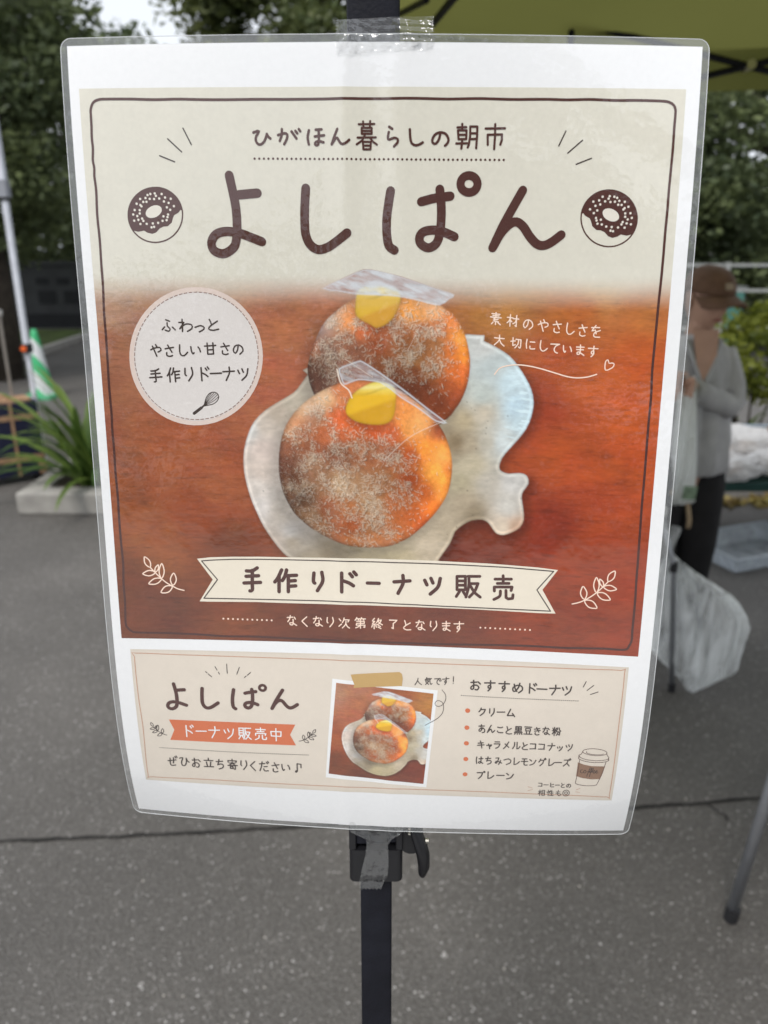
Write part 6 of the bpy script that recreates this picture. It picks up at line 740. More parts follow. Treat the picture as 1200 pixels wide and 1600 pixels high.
TREES = [
 ('big dark tree at the left with drooping olive leaves over the low wall', -4.6, 9.4, 6, (-4.75, 9.3, 3.75), (1.5, 1.6, 2.35), 30000, .105, LEAF_D, 1, .17, 90),
 ('tall dark tree standing furthest left against the pale sky', -7.4, 12.5, 7, (-7.2, 12.5, 4.6), (2.3, 2.2, 3.2), 24000, .13, LEAF_D, 2, .2, 90),
 ('dense dark tree beside the sky gap behind the low wall', -4.6, 17.5, 6, (-5.6, 17.5, 3.3), (1.9, 2.0, 2.4), 8000, .22, LEAF_D, 3, .16, 50),
 ('bushy green tree rising behind the top of the poster', -1.9, 15.5, 7, (-1.25, 15.5, 4.6), (2.05, 2.0, 2.9), 36000, .16, LEAF_M, 4, .18, 120),
 ('dark evergreen tree behind the canopy truss', 3.2, 11.5, 6, (3.4, 11.5, 3.4), (2.0, 1.9, 2.6), 24000, .12, LEAF_D, 5, .17, 90),
 ('dark tree behind the person in the cap', 6.0, 11.0, 6, (5.6, 11.2, 3.3), (2.1, 1.8, 2.6), 24000, .12, LEAF_D, 6, .17, 90),
 ('mid green tree deep behind the stall', 1.2, 18.0, 7, (1.4, 18, 4.0), (2.6, 2.2, 3.2), 9000, .24, LEAF_M, 7, .2, 60),
 ('dark tree deep behind the shrub', 8.8, 16.5, 7, (8.6, 16.5, 3.6), (3.0, 2.2, 3.4), 9000, .26, LEAF_D, 8, .2, 60)]
for a in TREES: tree(*a)
# undergrowth that closes the far edge, and the trees behind the viewer that the laminate mirrors
ug = thing('undergrowth', 'dark undergrowth along the far edge of the car park', 'undergrowth', (0, 17, 0), kind='stuff')
leaves('foliage', (2.5, 20.5, .6), (16, 1.0, 1.9), 16000, .3, LEAF_D, ug, 77, 150, shell=.2)
leaves('foliage', (-9.5, 18.8, 1.9), (5.5, .8, 2.3), 9000, .24, LEAF_D, ug, 76, 90, shell=.2)
ug2 = thing('undergrowth', 'dark hedge bank behind the fence at the right', 'undergrowth', (6, 12.6, 0), kind='stuff')
leaves('foliage', (7.5, 13.4, .9), (5.5, .8, 1.5), 12000, .2, LEAF_D, ug2, 78, 110, shell=.2)
tb = thing('treeline', 'far treeline behind the viewer, with one near crown added to dim the poster', 'treeline', (0, -12, 0), kind='stuff')
leaves('foliage', (4.5, -12, 1.5), (9.5, 1.2, 2.9), 14000, .34, LEAF_D, tb, 79, 120, shell=.3); leaves('foliage', (1.0, -8, 4.3), (1.9, 1.0, 2.5), 9000, .2, LEAF_D, tb, 81, 70, shell=.3); leaves('foliage', (-13, -13, .3), (8.0, 1.2, .9), 7000, .34, LEAF_D, tb, 80, 90, shell=.3)  # second clump is an added unseen crown: blocks sky and darkens the film's reflection

# ------------------------------------------------------------------ low wall with dark openings, far left
DKW = mat('dark_grey_render', (.052, .054, .056), .85, .15, 3); DKO = mat('dark_opening', (.012, .013, .015), .6, .1, 5)
t = thing('low_wall', 'long low dark grey wall with two rows of darker openings under the trees', 'wall', (-5, 15.7, 0))
wm = MB(); wm.box((-3.5, 15.75, .60), (7.0, .09, .60)); wm.box((-3.5, 15.75, 1.235), (7.1, .13, .035)); wm.build('wall', DKW, t)
for k in range(5): mm = MB(); mm.box((-6.68 + .40 * k, 15.655, .90), (.12, .012, .06)); mm.build('opening', DKO, t)
for k in range(4): mm = MB(); mm.box((-6.62 + .50 * k, 15.655, .60), (.17, .012, .12)); mm.build('opening', DKO, t)
mm = MB(); mm.box((-6.0, 15.655, .16), (1.9, .012, .12)); mm.build('opening', DKO, t)

# ------------------------------------------------------------------ white tent leg, striped cone, suitcase, planter (left)
WHT = mat('white_paint', (.60, .62, .68), .45, .08, 20); BLK = mat('rubber_black', (.02, .02, .022), .6, .2, 30)
t = thing('tent_pole', 'white telescopic tent leg with an orange button beside the suitcase', 'tent pole', (-2.385, 5.22, 0))
mm = MB(); mm.box((-2.39, 5.22, 2.35), (.024, .024, .47), None, .005); mm.build('outer_tube', WHT, t)
mm = MB(); mm.box((-2.39, 5.22, 1.36), (.0175, .0175, .55), None, .004); mm.build('middle_tube', WHT, t)
mm = MB(); mm.box((-2.39, 5.22, .42), (.0135, .0135, .42), None, .003); mm.build('inner_tube', WHT, t)
mm = MB(); mm.box((-2.39, 5.22, 1.87), (.033, .033, .05), None, .008); s_ = mm.build('collar', mat('grey_collar', (.26, .27, .30), .5), t); mm = MB(); mm.box((-2.39, 5.22, 1.815), (.028, .028, .012), None, .006); mm.build('collar_gasket', BLK, s_)
mm = MB(); mm.box((-2.385, 5.21, .885), (.028, .030, .028), None, .006); s_ = mm.build('lock_block', BLK, t); mm = MB(); mm.tube([(-2.393, 5.178, .885), (-2.393, 5.168, .885)], .019, 14); mm.build('lock_button', mat('orange_plastic', (.75, .13, .03), .4, .05), s_)
mm = MB(); mm.box((-2.39, 5.22, .006), (.05, .05, .006), None, .01); mm.build('foot_plate', WHT, t)

cone_m = bpy.data.materials.new('striped_cone'); cone_m.use_nodes = True; n, l = cone_m.node_tree.nodes, cone_m.node_tree.links; b = n['Principled BSDF']; b.inputs['Roughness'].default_value = .5
tc = n.new('ShaderNodeTexCoord'); wv = n.new('ShaderNodeTexWave'); wv.inputs['Scale'].default_value = 1.65; wv.bands_direction = 'DIAGONAL'; wv.wave_profile = 'SAW'; l.new(tc.outputs['Object'], wv.inputs['Vector'])
r = n.new('ShaderNodeValToRGB'); r.color_ramp.interpolation = 'CONSTANT'; r.color_ramp.elements[0].color = (.62, .64, .64, 1); r.color_ramp.elements[1].position = .5; r.color_ramp.elements[1].color = (.05, .42, .17, 1)
l.new(wv.outputs['Fac'], r.inputs['Fac']); l.new(r.outputs[0], b.inputs['Base Color'])
t = thing('traffic_cone', 'green and white striped traffic cone behind the white tent leg', 'traffic cone', (-3.66, 8.2, 0))
mm = MB(); rings = []
for z, rr in ((.04, .125), (.06, .12), (.35, .08), (.64, .04), (.70, .03), (.715, .02)): rings.append([(-3.66 + rr * math.cos(a * math.pi / 12), 8.2 + rr * math.sin(a * math.pi / 12), z) for a in range(24)])
mm.loft(rings); auto(mm.build('cone_body', cone_m, t))
mm = MB(); mm.box((-3.66, 8.2, .02), (.15, .15, .02), None, .03); mm.build('cone_base', mat('green_rubber', (.10, .42, .22), .55), t)

NAVY = mat('navy_fabric', (.012, .014, .038), .7, .2, 60, .15, 300); TAN = mat('tan_leather', (.36, .22, .13), .55, .2, 30); ALU = mat('brushed_aluminium', (.42, .38, .34), .35, .1, 40, metal=.7)
t = thing('suitcase', 'navy suitcase with tan leather straps and its pull handle raised', 'suitcase', (-2.52, 5.05, 0))
ca, sa = math.cos(math.radians(38)), math.sin(math.radians(38)); SA = [np.array([ca, sa, 0]), np.array([-sa, ca, 0]), np.array([0, 0, 1.])]; so = np.array([-2.56, 5.10, 0])
mm = MB(); mm.box(so + (0, 0, .30), (.20, .12, .245), SA, .035); auto(mm.build('case_body', NAVY, t))
for z in (.45, .17): mm = MB(); mm.box(so + (0, 0, z), (.2035, .1235, .017), SA, .036); auto(mm.build('strap', TAN, t))
for sx in (.02,): mm = MB(); mm.box(so + SA[0] * sx - SA[1] * .1245 + (0, 0, .30), (.009, .003, .247), SA); mm.build('strap', TAN, t)
mm = MB(); mm.box(so + (0, 0, .552), (.17, .10, .008), SA, .03); mm.build('top_panel', TAN, t)
for sx in (-1, 1):
    for sy in (-1, 1): mm = MB(); mm.box(so + SA[0] * .175 * sx + SA[1] * .095 * sy + (0, 0, .085), (.032, .032, .035), SA, .02); mm.build('corner_guard', TAN, t); mm = MB(); c = so + SA[0] * .15 * sx + SA[1] * .08 * sy + (0, 0, .028); mm.tube([c - SA[1] * .012, c + SA[1] * .012], .027, 14); mm.build('wheel', BLK, t)
mm = MB(); hd = [so + SA[0] * .085 * s1 + SA[1] * .07 for s1 in (-1, 1)]
for p in hd: mm.tube([p + (0, 0, .55), p + (0, 0, 1.10)], .010, 8)
hh = mm.build('pull_handle', ALU, t); mm = MB(); mm.box((hd[0] + hd[1]) / 2 + (0, 0, 1.115), (.105, .018, .017), SA, .01); mm.build('grip', mat('pale_grip', (.45, .44, .42), .5), hh)
mm = MB(); mm.tube([so + SA[0] * .05 * k + SA[1] * -.05 + (0, 0, .56 + .035 * (1 - abs(k) ** 2)) for k in (-1, -.5, 0, .5, 1)], .011, 8); mm.build('carry_handle', TAN, t)

t = thing('planter', 'low concrete planter bed with a broad kerb', 'planter', (-1.6, 4.36, 0))
pm = MB(); H = .135; X0, X1, Y0, Y1 = -2.2, .2, 4.36, 5.65
for c, h in (((( X0 + X1) / 2, Y0 + .07, H / 2), ((X1 - X0) / 2, .07, H / 2)), ((X0 + .07, (Y0 + Y1) / 2 + .07, H / 2 - .001), (.07, (Y1 - Y0) / 2 - .07, H / 2 - .001)), ((X1 - .07, (Y0 + Y1) / 2 + .07, H / 2 - .001), (.07, (Y1 - Y0) / 2 - .07, H / 2 - .001)), (((X0 + X1) / 2, Y1 + .07, H / 2), ((X1 - X0) / 2, .07, H / 2))): pm.box(c, h)
kbo = pm.build('kerb', CONC, t); bv = kbo.modifiers.new('bevel', 'BEVEL'); bv.width = .012; bv.segments = 2
mm = MB(); mm.box(((X0 + X1) / 2, (Y0 + Y1) / 2 + .05, .055), ((X1 - X0) / 2 - .14, (Y1 - Y0) / 2 - .09, .055)); mm.build('soil', mat('soil', (.05, .04, .03), .95, .4, 20, .6, 60), t)
def blades(name, cx, cy, cz, n, L0, L1, W, m, parent, seed, spread=1.0, az=None):
    rs = np.random.RandomState(seed); mm = MB(); tone = []
    for k in range(n):
        a = rs.rand() * 6.28 if az is None else rs.choice(az) + rs.randn() * .5; L = rs.uniform(L0, L1); el = rs.uniform(.45, 1.45); dr = np.array([math.cos(a), math.sin(a), 0]); sd = np.array([-math.sin(a), math.cos(a), 0])
        b0 = np.array([cx, cy, cz]) + dr * rs.uniform(0, .07) * spread + sd * rs.uniform(-.06, .06) * spread; p = b0.copy(); e = el; rows = [[], [], []]
        for s_ in range(9):
            u = s_ / 8; w = W * (.55 + .9 * u) * (1 - u ** 3.2) + .001
            rows[0].append(p - sd * w); rows[1].append(p - np.array([0, 0, w * .45])); rows[2].append(p + sd * w)
            p = p + (dr * math.cos(e) + np.array([0, 0, 1]) * math.sin(e)) * L / 8; e -= (1.9 - el * .75) / 8 * (.4 + 1.5 * u)
        mm.grid(rows); tone += [rs.rand()] * 16
    o = mm.build(name, m, parent, smooth=True); at = o.data.attributes.new('tone', 'FLOAT', 'FACE'); at.data.foreach_set('value', np.array(tone, np.float32)); return o
BLADE = leaf_mat('blade_green', (.045, .095, .018), (.17, .25, .05), .3)
for i, (x, y, nn_, L) in enumerate(((-1.80, 4.68, 92, .84), (-1.35, 4.85, 40, .7), (-.8, 4.75, 34, .66))):
    p = thing('iris_plant', ['clump of long arching green blades in the concrete planter, reaching over the suitcase', 'clump of green blades in the middle of the planter', 'clump of green blades at the hidden end of the planter'][i], 'plant', (x, y, .1), 'blade plants in the planter')
    blades('leaves', x, y, .11, nn_, L * .6, L * 1.12, .023, BLADE, p, 30 + i, 1.6)
gc = thing('ground_cover', 'low mixed ground cover growing in the planter', 'ground cover', (-1.6, 4.8, .1), kind='stuff')
leaves('foliage', (-1.25, 4.85, .13), (.75, .30, .07), 2600, .05, LEAF_M, gc, 91, 60, shell=.1)

# ------------------------------------------------------------------ right: kerb, shrub, fence, bench, tray, tables, bags
kb = MB()
for k in range(9): kb.box((1.2 + .602 * k, 4.72 + .016 * k, .045), (.298, .07, .045), None, .008)
tag(kb.build('roadside_kerb', CONCD), kind='structure')
sl = MB(); sl.box((5.2, 8.35, .02), (4.8, 3.55, .02)); tag(sl.build('gravel_bed', mat('gravel_bed', (.13, .125, .12), .95, .4, 40, .6, 120)), kind='structure')
lt = thing('leaf_litter', 'yellow and brown fallen leaves along the kerb', 'leaf litter', (2.2, 4.58, 0), kind='stuff')
LITT = leaf_mat('leaf_litter', (.16, .09, .04), (.42, .36, .10), .1); leaves('leaves', (2.5, 4.58, .012), (1.5, .06, .01), 900, .055, LITT, lt, 95, 90, flat=.15, shell=0.)
rs = np.random.RandomState(21); gt = thing('grit', 'pale stone chips scattered over the asphalt', 'grit', (0, 1.6, 0), kind='stuff'); mm = MB()
for k in range(150):
    y = rs.uniform(1.0, 4.2); x = rs.uniform(-.62, .62) * y; r_ = rs.uniform(.0014, .0034) * (1 + .3 * (rs.rand() > .95)); h_ = r_ * .8; a0 = rs.rand() * 6.28
    mm.loft([[(x + r_ * q * (1 + .3 * math.sin(3 * a + a0)) * math.cos(a + a0), y + r_ * q * math.sin(a + a0), z) for a in np.linspace(0, 6.283, 7)[:-1]] for z, q in ((0, 1.), (h_ * .6, .9), (h_, .45))])
mm.build('chips', mat('stone_chip', (.34, .32, .29), .6, .45, 60), gt)
sh = thing('shrub', 'yellow-green leafy shrub at the right beyond the kerb', 'shrub', (2.75, 5.6, 0))
mm = MB(); rs = np.random.RandomState(6)
for k in range(9):
    a = rs.rand() * 6.28; e = np.array([2.75 + .28 * math.cos(a), 5.6 + .28 * math.sin(a), rs.uniform(.5, .8)]); mm.tube([(2.72 + .03 * math.cos(a), 5.6 + .03 * math.sin(a), 0), (2.73 + .12 * math.cos(a), 5.6 + .12 * math.sin(a), .25), e], [.012, .010, .005], 6)
mm.build('stems', BARK, sh); leaves('foliage', (2.80, 5.6, .80), (.42, .40, .36), 3600, .055, LEAF_Y, sh, 97, 42)
p = thing('iris_plant', 'upright green blades beside the shrub and the display bench', 'plant', (2.42, 5.3, 0), 'blade plants in the planter'); blades('leaves', 2.46, 5.45, .03, 26, .4, .75, .014, BLADE, p, 41, 1.2)
fe = thing('fence', 'pale post and rail fence in front of the dark trees', 'fence', (4.2, 9.2, 0)); PALE = mat('pale_steel', (.30, .31, .30), .5, .1, 20)
for k in range(5): mm = MB(); mm.box((3.92 + 1.0 * k, 9.2, .68), (.028, .028, .68), None, .005); mm.build('post', PALE, fe)
for z in (1.33, 1.05, .62): mm = MB(); mm.box((5.6, 9.245, z), (2.2, .016, .016)); mm.build('rail', PALE, fe)
bx = thing('utility_box', 'small teal utility box behind the fence', 'utility box', (4.25, 9.7, 0)); mm = MB(); mm.box((4.25, 9.7, .52), (.10, .09, .52), None, .01); mm.build('cabinet', mat('teal_paint', (.07, .20, .17), .5), bx); mm = MB(); mm.box((4.25, 9.7, 1.06), (.12, .11, .02), None, .01); mm.build('lid', mat('teal_lid', (.16, .17, .17), .5), bx)

bn = thing('display_bench', 'low display bench with a dark green cloth edge beyond the person', 'bench', (2.4, 4.0, 0)); GRN = mat('dark_green_cloth', (.012, .040, .034), .8, .15, 20, .1, 200)
mm = MB(); mm.box((2.42, 4.02, .362), (.98, .28, .020), None, .01); mm.build('tabletop', GRN, bn)
for x in (1.5, 3.34):
    for y in (3.80, 4.24): mm = MB(); mm.tube([(x, y, .0), (x, y, .345)], .014, 10); mm.build('leg', PALE, bn)
PWH = bpy.data.materials.new('white_plastic_film'); PWH.use_nodes = True
def poly(m, col, alpha, bump, sc=26., rough=.28, st=(1, 1, 1), da=.26):
    n, l = m.node_tree.nodes, m.node_tree.links; b = n['Principled BSDF']; b.inputs['Base Color'].default_value = col + (1,); b.inputs['Roughness'].default_value = rough; b.inputs['Specular IOR Level'].default_value = .6
    tc = n.new('ShaderNodeTexCoord'); no = n.new('ShaderNodeTexNoise'); no.inputs['Scale'].default_value = sc; no.inputs['Detail'].default_value = 4; no.inputs['Distortion'].default_value = 1.2; mp = n.new('ShaderNodeMapping'); mp.inputs['Scale'].default_value = st; l.new(tc.outputs['Object'], mp.inputs['Vector']); l.new(mp.outputs[0], no.inputs['Vector'])
    bp = n.new('ShaderNodeBump'); bp.inputs['Strength'].default_value = bump; bp.inputs['Distance'].default_value = .02; l.new(no.outputs['Fac'], bp.inputs['Height']); l.new(bp.outputs[0], b.inputs['Normal'])
    tl = n.new('ShaderNodeBsdfTranslucent'); tl.inputs['Color'].default_value = col + (1,); tr = n.new('ShaderNodeBsdfTransparent')
    m1 = n.new('ShaderNodeMixShader'); m1.inputs[0].default_value = .4; l.new(b.outputs[0], m1.inputs[1]); l.new(tl.outputs[0], m1.inputs[2])
    rp = n.new('ShaderNodeMapRange'); rp.inputs['From Min'].default_value = .3; rp.inputs['From Max'].default_value = .7; rp.inputs['To Min'].default_value = max(0, alpha - da); rp.inputs['To Max'].default_value = min(1, alpha + da); l.new(no.outputs['Fac'], rp.inputs['Value'])
    m2 = n.new('ShaderNodeMixShader'); l.new(rp.outputs[0], m2.inputs[0]); l.new(tr.outputs[0], m2.inputs[1]); l.new(m1.outputs[0], m2.inputs[2]); l.new(m2.outputs[0], n['Material Output'].inputs['Surface']); return m
poly(PWH, (.90, .90, .90), .96, 1.0, 34.)
BREAD = mat('bread_crust', (.42, .21, .08), .7, .35, 18, .3, 60)
def lump(name, c, r, m, parent, seed, amp=.22, n=26, k=14):
    c = np.array(c); mm = MB(); rings = []
    for j in range(1, k):
        ph = math.pi * j / k; row = []
        for i in range(n):
            a = 2 * math.pi * i / n; d = np.array([math.sin(ph) * math.cos(a), math.sin(ph) * math.sin(a), -math.cos(ph)])
            q = float(fbm(np.array([d[0] * 2.2 + seed * 7.3 + 9]), np.array([d[1] * 2.2 + d[2] * 3 + 40]), seed, 4)[0]) - .5; row.append(c + d * np.array(r) * (1 + amp * 2 * q))
        rings.append(row)
    mm.loft(rings); return mm.build(name, m, parent, smooth=True)
BAGS = [('white plastic bag of bread at the near left end of the bench', (1.74, 3.85, .445), (.19, .11, .065)), ('white plastic bag of bread in the middle front of the bench', (2.13, 3.86, .45), (.21, .11, .07)), ('white plastic bag of bread at the far right of the bench front', (2.6, 3.86, .45), (.22, .11, .07)),
        ('tall white plastic bag at the back left of the bench', (1.93, 4.11, .48), (.19, .11, .10)), ('white plastic bag at the back of the bench under the loaves', (2.36, 4.12, .46), (.22, .11, .08))]
for i, (lab, c, r_) in enumerate(BAGS):
    t = thing('bread_bag', lab, 'bread bag', (c[0], c[1], c[2] - r_[2]), 'bags of bread on the display bench'); lump('bag', c, (r_[0] * 1.12, r_[1] * 1.1, r_[2] * 1.12), PWH, t, 200 + i, .5, 48, 26)
    for k in range(2): lump('loaf', (c[0] - .07 + .14 * k, c[1] + .005, c[2] - .012), (.058, .05, r_[2] * .55), BREAD, t, 230 + 3 * i + k, .12, 16, 10)
for i, (c, lab) in enumerate((((2.20, 4.14, .575), 'brown loaf lying on the back bag, left one'), ((2.36, 4.12, .575), 'brown loaf lying on the back bag, right one'))):
    o = lump('bread_loaf', c, (.085, .06, .045), BREAD, None, 260 + i, .14); tag(o, lab, 'bread', 'loaves on top of the bags')
cr = thing('crate', 'pale blue-grey crate at the back of the bench', 'crate', (2.1, 4.27, .38)); mm = MB(); mm.box((2.35, 4.265, .47), (.62, .012, .085)); mm.box((2.35, 4.265, .562), (.63, .02, .01)); mm.build('side_wall', mat('blue_grey_plastic', (.24, .29, .34), .4, .08), cr)

CLR = bpy.data.materials.new('clear_tray_plastic'); CLR.use_nodes = True; poly(CLR, (.66, .71, .76), .52, .15, 6., .18)
ty = thing('storage_tray', 'shallow clear plastic tray lying empty on the asphalt', 'tray', (1.75, 3.5, 0))
ta = np.array([1.717, 3.447, 0]); d1 = np.array([-.39, .97, 0]); d1 /= np.linalg.norm(d1); d2 = np.array([d1[1], -d1[0], 0]); L1, L2, HT = .36, .56, .088
def trr(z, off):
    return [ta + d1 * a + d2 * b_ + np.array([0, 0, z]) for a, b_ in ((off, off), (L1 - off, off), (L1 - off, L2 - off), (off, L2 - off))]
mm = MB(); Rg = [trr(.004, .03), trr(.008, .022), trr(HT, .0), trr(HT, -.014), trr(HT - .008, -.014), trr(HT - .008, -.004)]; n4 = 4
v = [p for r in Rg for p in r]; f = [(i * 4 + k, i * 4 + (k + 1) % 4, (i + 1) * 4 + (k + 1) % 4, (i + 1) * 4 + k) for i in range(5) for k in range(4)] + [(3, 2, 1, 0)]; mm.add(v, f)
o = mm.build('tray_shell', CLR, ty); bv = o.modifiers.new('bevel', 'BEVEL'); bv.width = .01; bv.segments = 3; sd = o.modifiers.new('solid', 'SOLIDIFY'); sd.thickness = .002
mm = MB(); q = trr(HT + .001, -.008); mm.tube(q + [q[0], q[1]], .006, 8, cap=False); mm.build('tray_rim', mat('tray_rim', (.50, .54, .58), .3, .05, alpha=.75), ty)

GALV = mat('grey_steel_tube', (.30, .31, .33), .38, .08, 30, metal=.55); TOP = mat('table_laminate', (.5, .5, .48), .5, .06, 4)
t = thing('folding_table', 'folding table with slim grey legs mostly hidden behind the poster', 'table', (.35, 2.6, 0)); mm = MB(); mm.box((.345, 2.64, .685), (.60, .23, .014), None, .02); mm.build('tabletop', TOP, t)
for (fx, fy, tx, ty_) in ((1.04, 2.42, .93, 2.44), (.99, 2.86, .92, 2.84), (-.33, 2.42, -.22, 2.44), (-.33, 2.86, -.22, 2.84)):
    k = .485 / .67; jx, jy = fx + (tx - fx) * k * .55, fy + (ty_ - fy) * k
    mm = MB(); mm.tube([(fx, fy, .02), (jx, jy, .48), (tx, ty_, .672)], .0095, 10); s_ = mm.build('leg', GALV, t, smooth=True)
    mm = MB(); mm.tube([(fx + .001, fy, 0), (fx, fy, .035)], .0125, 10); mm.build('rubber_foot', BLK, s_)
    mm = MB(); mm.tube([(jx, jy, .465), (jx, jy, .50)], .0135, 10); mm.build('hinge', BLK, s_)
t = thing('folding_table', 'second folding table at the right edge with one grey leg in view', 'table', (1.6, 1.15, 0)); mm = MB(); mm.box((1.66, 1.14, .70), (.77, .32, .014), None, .02); mm.build('tabletop', TOP, t)
for (fx, fy, tx, ty_) in ((.828, 1.42, .90, 1.43), (.9, .87, .95, .88), (2.4, 1.42, 2.34, 1.43), (2.4, .87, 2.34, .88)):
    mm = MB(); mm.tube([(fx, fy, .03), (tx, ty_, .688)], .0125, 12); s_ = mm.build('leg', GALV, t, smooth=True)
    mm = MB(); mm.tube([(fx, fy, 0), (fx + (tx - fx) * .05, fy, .036)], .0165, 12); mm.build('rubber_foot', BLK, s_)

PBAG = bpy.data.materials.new('thin_clear_bag'); PBAG.use_nodes = True; poly(PBAG, (.90, .92, .92), .44, .9, 26., .12, (1.0, .6, .16), .42)
t = thing('plastic_bag', 'large crumpled translucent bin bag hanging from the table leg', 'bag', (1.05, 2.44, 0))
prof_b = [(.512, .996, 1.008), (.49, .990, 1.028), (.455, .985, 1.075), (.42, .982, 1.13), (.385, .98, 1.175), (.345, .98, 1.20), (.30, .98, 1.21), (.255, .98, 1.21), (.21, .985, 1.205), (.165, .99, 1.20), (.12, .995, 1.19), (.08, 1.03, 1.165), (.05, 1.065, 1.15), (.025, 1.085, 1.13), (.006, 1.095, 1.115)]
rings = []; zs = np.array([q[0] for q in prof_b])[::-1]; xa_ = np.array([q[1] for q in prof_b])[::-1]; xb_ = np.array([q[2] for q in prof_b])[::-1]
rd = lambda a, b, sd, o=3: 1 - abs(2 * float(fbm(np.array([a]), np.array([b]), sd, o)[0]) - 1)
for j, z in enumerate(np.linspace(.512, .006, 44)):
    xa, xb = np.interp(z, zs, xa_), np.interp(z, zs, xb_); row = []; cxm, hw = (xa + xb) / 2, (xb - xa) / 2
    for i in range(96):
        a = 2 * math.pi * i / 96; x = cxm + hw * math.cos(a); k = (x - 1.0) / .2; am = min(1, hw * 11)
        ca_, sb_ = math.cos(a), math.sin(a)
        # sharp ridges fan down from the knot and break into smaller creases
        r1 = rd(4.6 * ca_ + 40 + 1.2 * k, 4.6 * sb_ + z * 1.6 + 20, 13, 2) - .62; r2 = rd(9 * ca_ + 60, 9 * sb_ + z * 9, 14, 3) - .6; low = max(0, 1 - z / .2)
        q = (.050 * r1 + (.010 + .022 * low) * r2 + .010 * abs(math.sin(10.5 * a + 5 * z + 2 * r1))) * am
        y = 2.50 - .16 * k + (hw * .30 + .008 + q) * sb_; row.append((x + (q * .9 + .030 * low * (rd(2.1 * ca_ + 70, z * 7 + sb_, 15, 2) - .72)) * am * ca_, y, max(.004, z + .015 * r2 * am)))
    rings.append(row)
mm = MB(); mm.loft(rings); auto(mm.build('bag_body', PBAG, t), 24)
mm = MB(); kr = [[(1.0 + r_ * math.cos(a * .5236) + .004 * math.sin(a * 2), 2.5 + r_ * math.sin(a * .5236), z) for a in range(12)] for z, r_ in ((.508, .008), (.53, .012), (.56, .02), (.60, .03))]; mm.loft(kr, False); mm.build('gathered_neck', PBAG, t, smooth=True)

# ------------------------------------------------------------------ person in cap and cardigan holding a carrier bag
SKIN = mat('skin', (.46, .28, .205), .5, .08, 20); CARD = mat('grey_cardigan', (.40, .395, .40), .95, .14, 16, .25, 220); PANT = mat('black_trousers', (.012, .011, .012), .85, .2, 20)
CAPM = mat('brown_cap', (.135, .075, .048), .8, .15, 30, .12, 300); LINING = mat('pale_trim', (.40, .40, .41), .9, .08, 20)
pr_ = thing('person', 'person in a brown cap and loose grey cardigan holding a white carrier bag', 'person', (1.2, 2.92, 0))
def skin_body():
    V = []; E = []; R = []
    def add(p, r, link_to=None):
        V.append(p); R.append(r if isinstance(r, tuple) else (r, r))
        if link_to is not None: E.append((link_to, len(V) - 1))
        return len(V) - 1
    pel = add((1.19, 2.93, .72), (.13, .10)); ab = add((1.18, 2.93, .86), (.115, .085), pel); ch = add((1.17, 2.93, 1.04), (.13, .09), ab); nb = add((1.165, 2.925, 1.165), (.06, .055), ch); nk = add((1.170, 2.905, 1.225), (.047, .047), nb); hd_ = add((1.172, 2.895, 1.31), (.055, .06), nk)
    for s1, kn, an, to in ((-1, (1.10, 2.89, .40), (1.11, 2.95, .07), (1.08, 2.83, .035)), (1, (1.255, 2.88, .40), (1.27, 2.95, .07), (1.31, 2.84, .035))):
        h = add((1.19 + s1 * .075, 2.93, .64), .082, pel); k = add(kn, .056, h); a = add(an, .038, k); add(to, .032, a)
    for s1, el, wr, hn in ((1, (1.315, 2.885, .965), (1.105, 2.745, 1.045), (1.062, 2.715, 1.068)), (-1, (1.02, 2.90, .95), (1.03, 2.74, 1.02), (1.045, 2.70, 1.045))):
        sh_ = add((1.165 + s1 * .12, 2.925, 1.155), .05, ch); e = add(el, .038, sh_); w = add(wr, .026, e); m_ = add(hn, (.030, .018), w)
        hv = np.array(hn); d = np.array(hn) - np.array(wr); d /= np.linalg.norm(d); sd_ = np.array([0, 0, 1.])
        for q in range(4):                                    # four fingers curl round the bag's handles, the thumb closes over them
            b0 = hv + d * .030 + sd_ * (.024 - .016 * q); L = (.034, .038, .036, .028)[q]
            i1 = add(tuple(b0), .0085, m_); i2 = add(tuple(b0 + d * L * .8 + np.array([0, -.012, -.004])), .008, i1); add(tuple(b0 + d * L * .5 + np.array([0, -.034, -.012])), .007, i2)
        t1 = add(tuple(hv + d * .004 + sd_ * .030 + np.array([0, -.012, 0])), .0095, m_); add(tuple(hv + d * .034 + sd_ * .030 + np.array([0, -.030, -.004])), .008, t1)
    me = bpy.data.meshes.new('tmp'); me.from_pydata(V, E, []); o = bpy.data.objects.new('tmp', me); COL.objects.link(o)
    sk = o.modifiers.new('skin', 'SKIN'); sk.use_smooth_shade = True; ss = o.modifiers.new('sub', 'SUBSURF'); ss.levels = 2; ss.render_levels = 2
    if not me.skin_vertices:
        me.skin_vertices.new()
    for i, r_ in enumerate(R): me.skin_vertices[0].data[i].radius = r_
    me.skin_vertices[0].data[0].use_root = True
    bpy.context.view_layer.update(); ev = o.evaluated_get(bpy.context.evaluated_depsgraph_get()); m2 = bpy.data.meshes.new_from_object(ev)
    vv = [tuple(q.co) for q in m2.vertices]; ff = [tuple(p.vertices) for p in m2.polygons]; bpy.data.objects.remove(o); return vv, ff
YAW = math.radians(19); FD = np.array([math.sin(YAW), -math.cos(YAW), 0]); TILT = math.radians(-10)
HF = FD * math.cos(TILT) + np.array([0, 0, 1.]) * math.sin(TILT); HS = np.array([math.cos(YAW), math.sin(YAW), 0]); HU = np.cross(HS, -HF) ; HU = HU if HU[2] > 0 else -HU
HC = np.array([1.172, 2.885, 1.345])
def hp(s, f_, u): return HC + HS * s + HF * f_ + HU * u
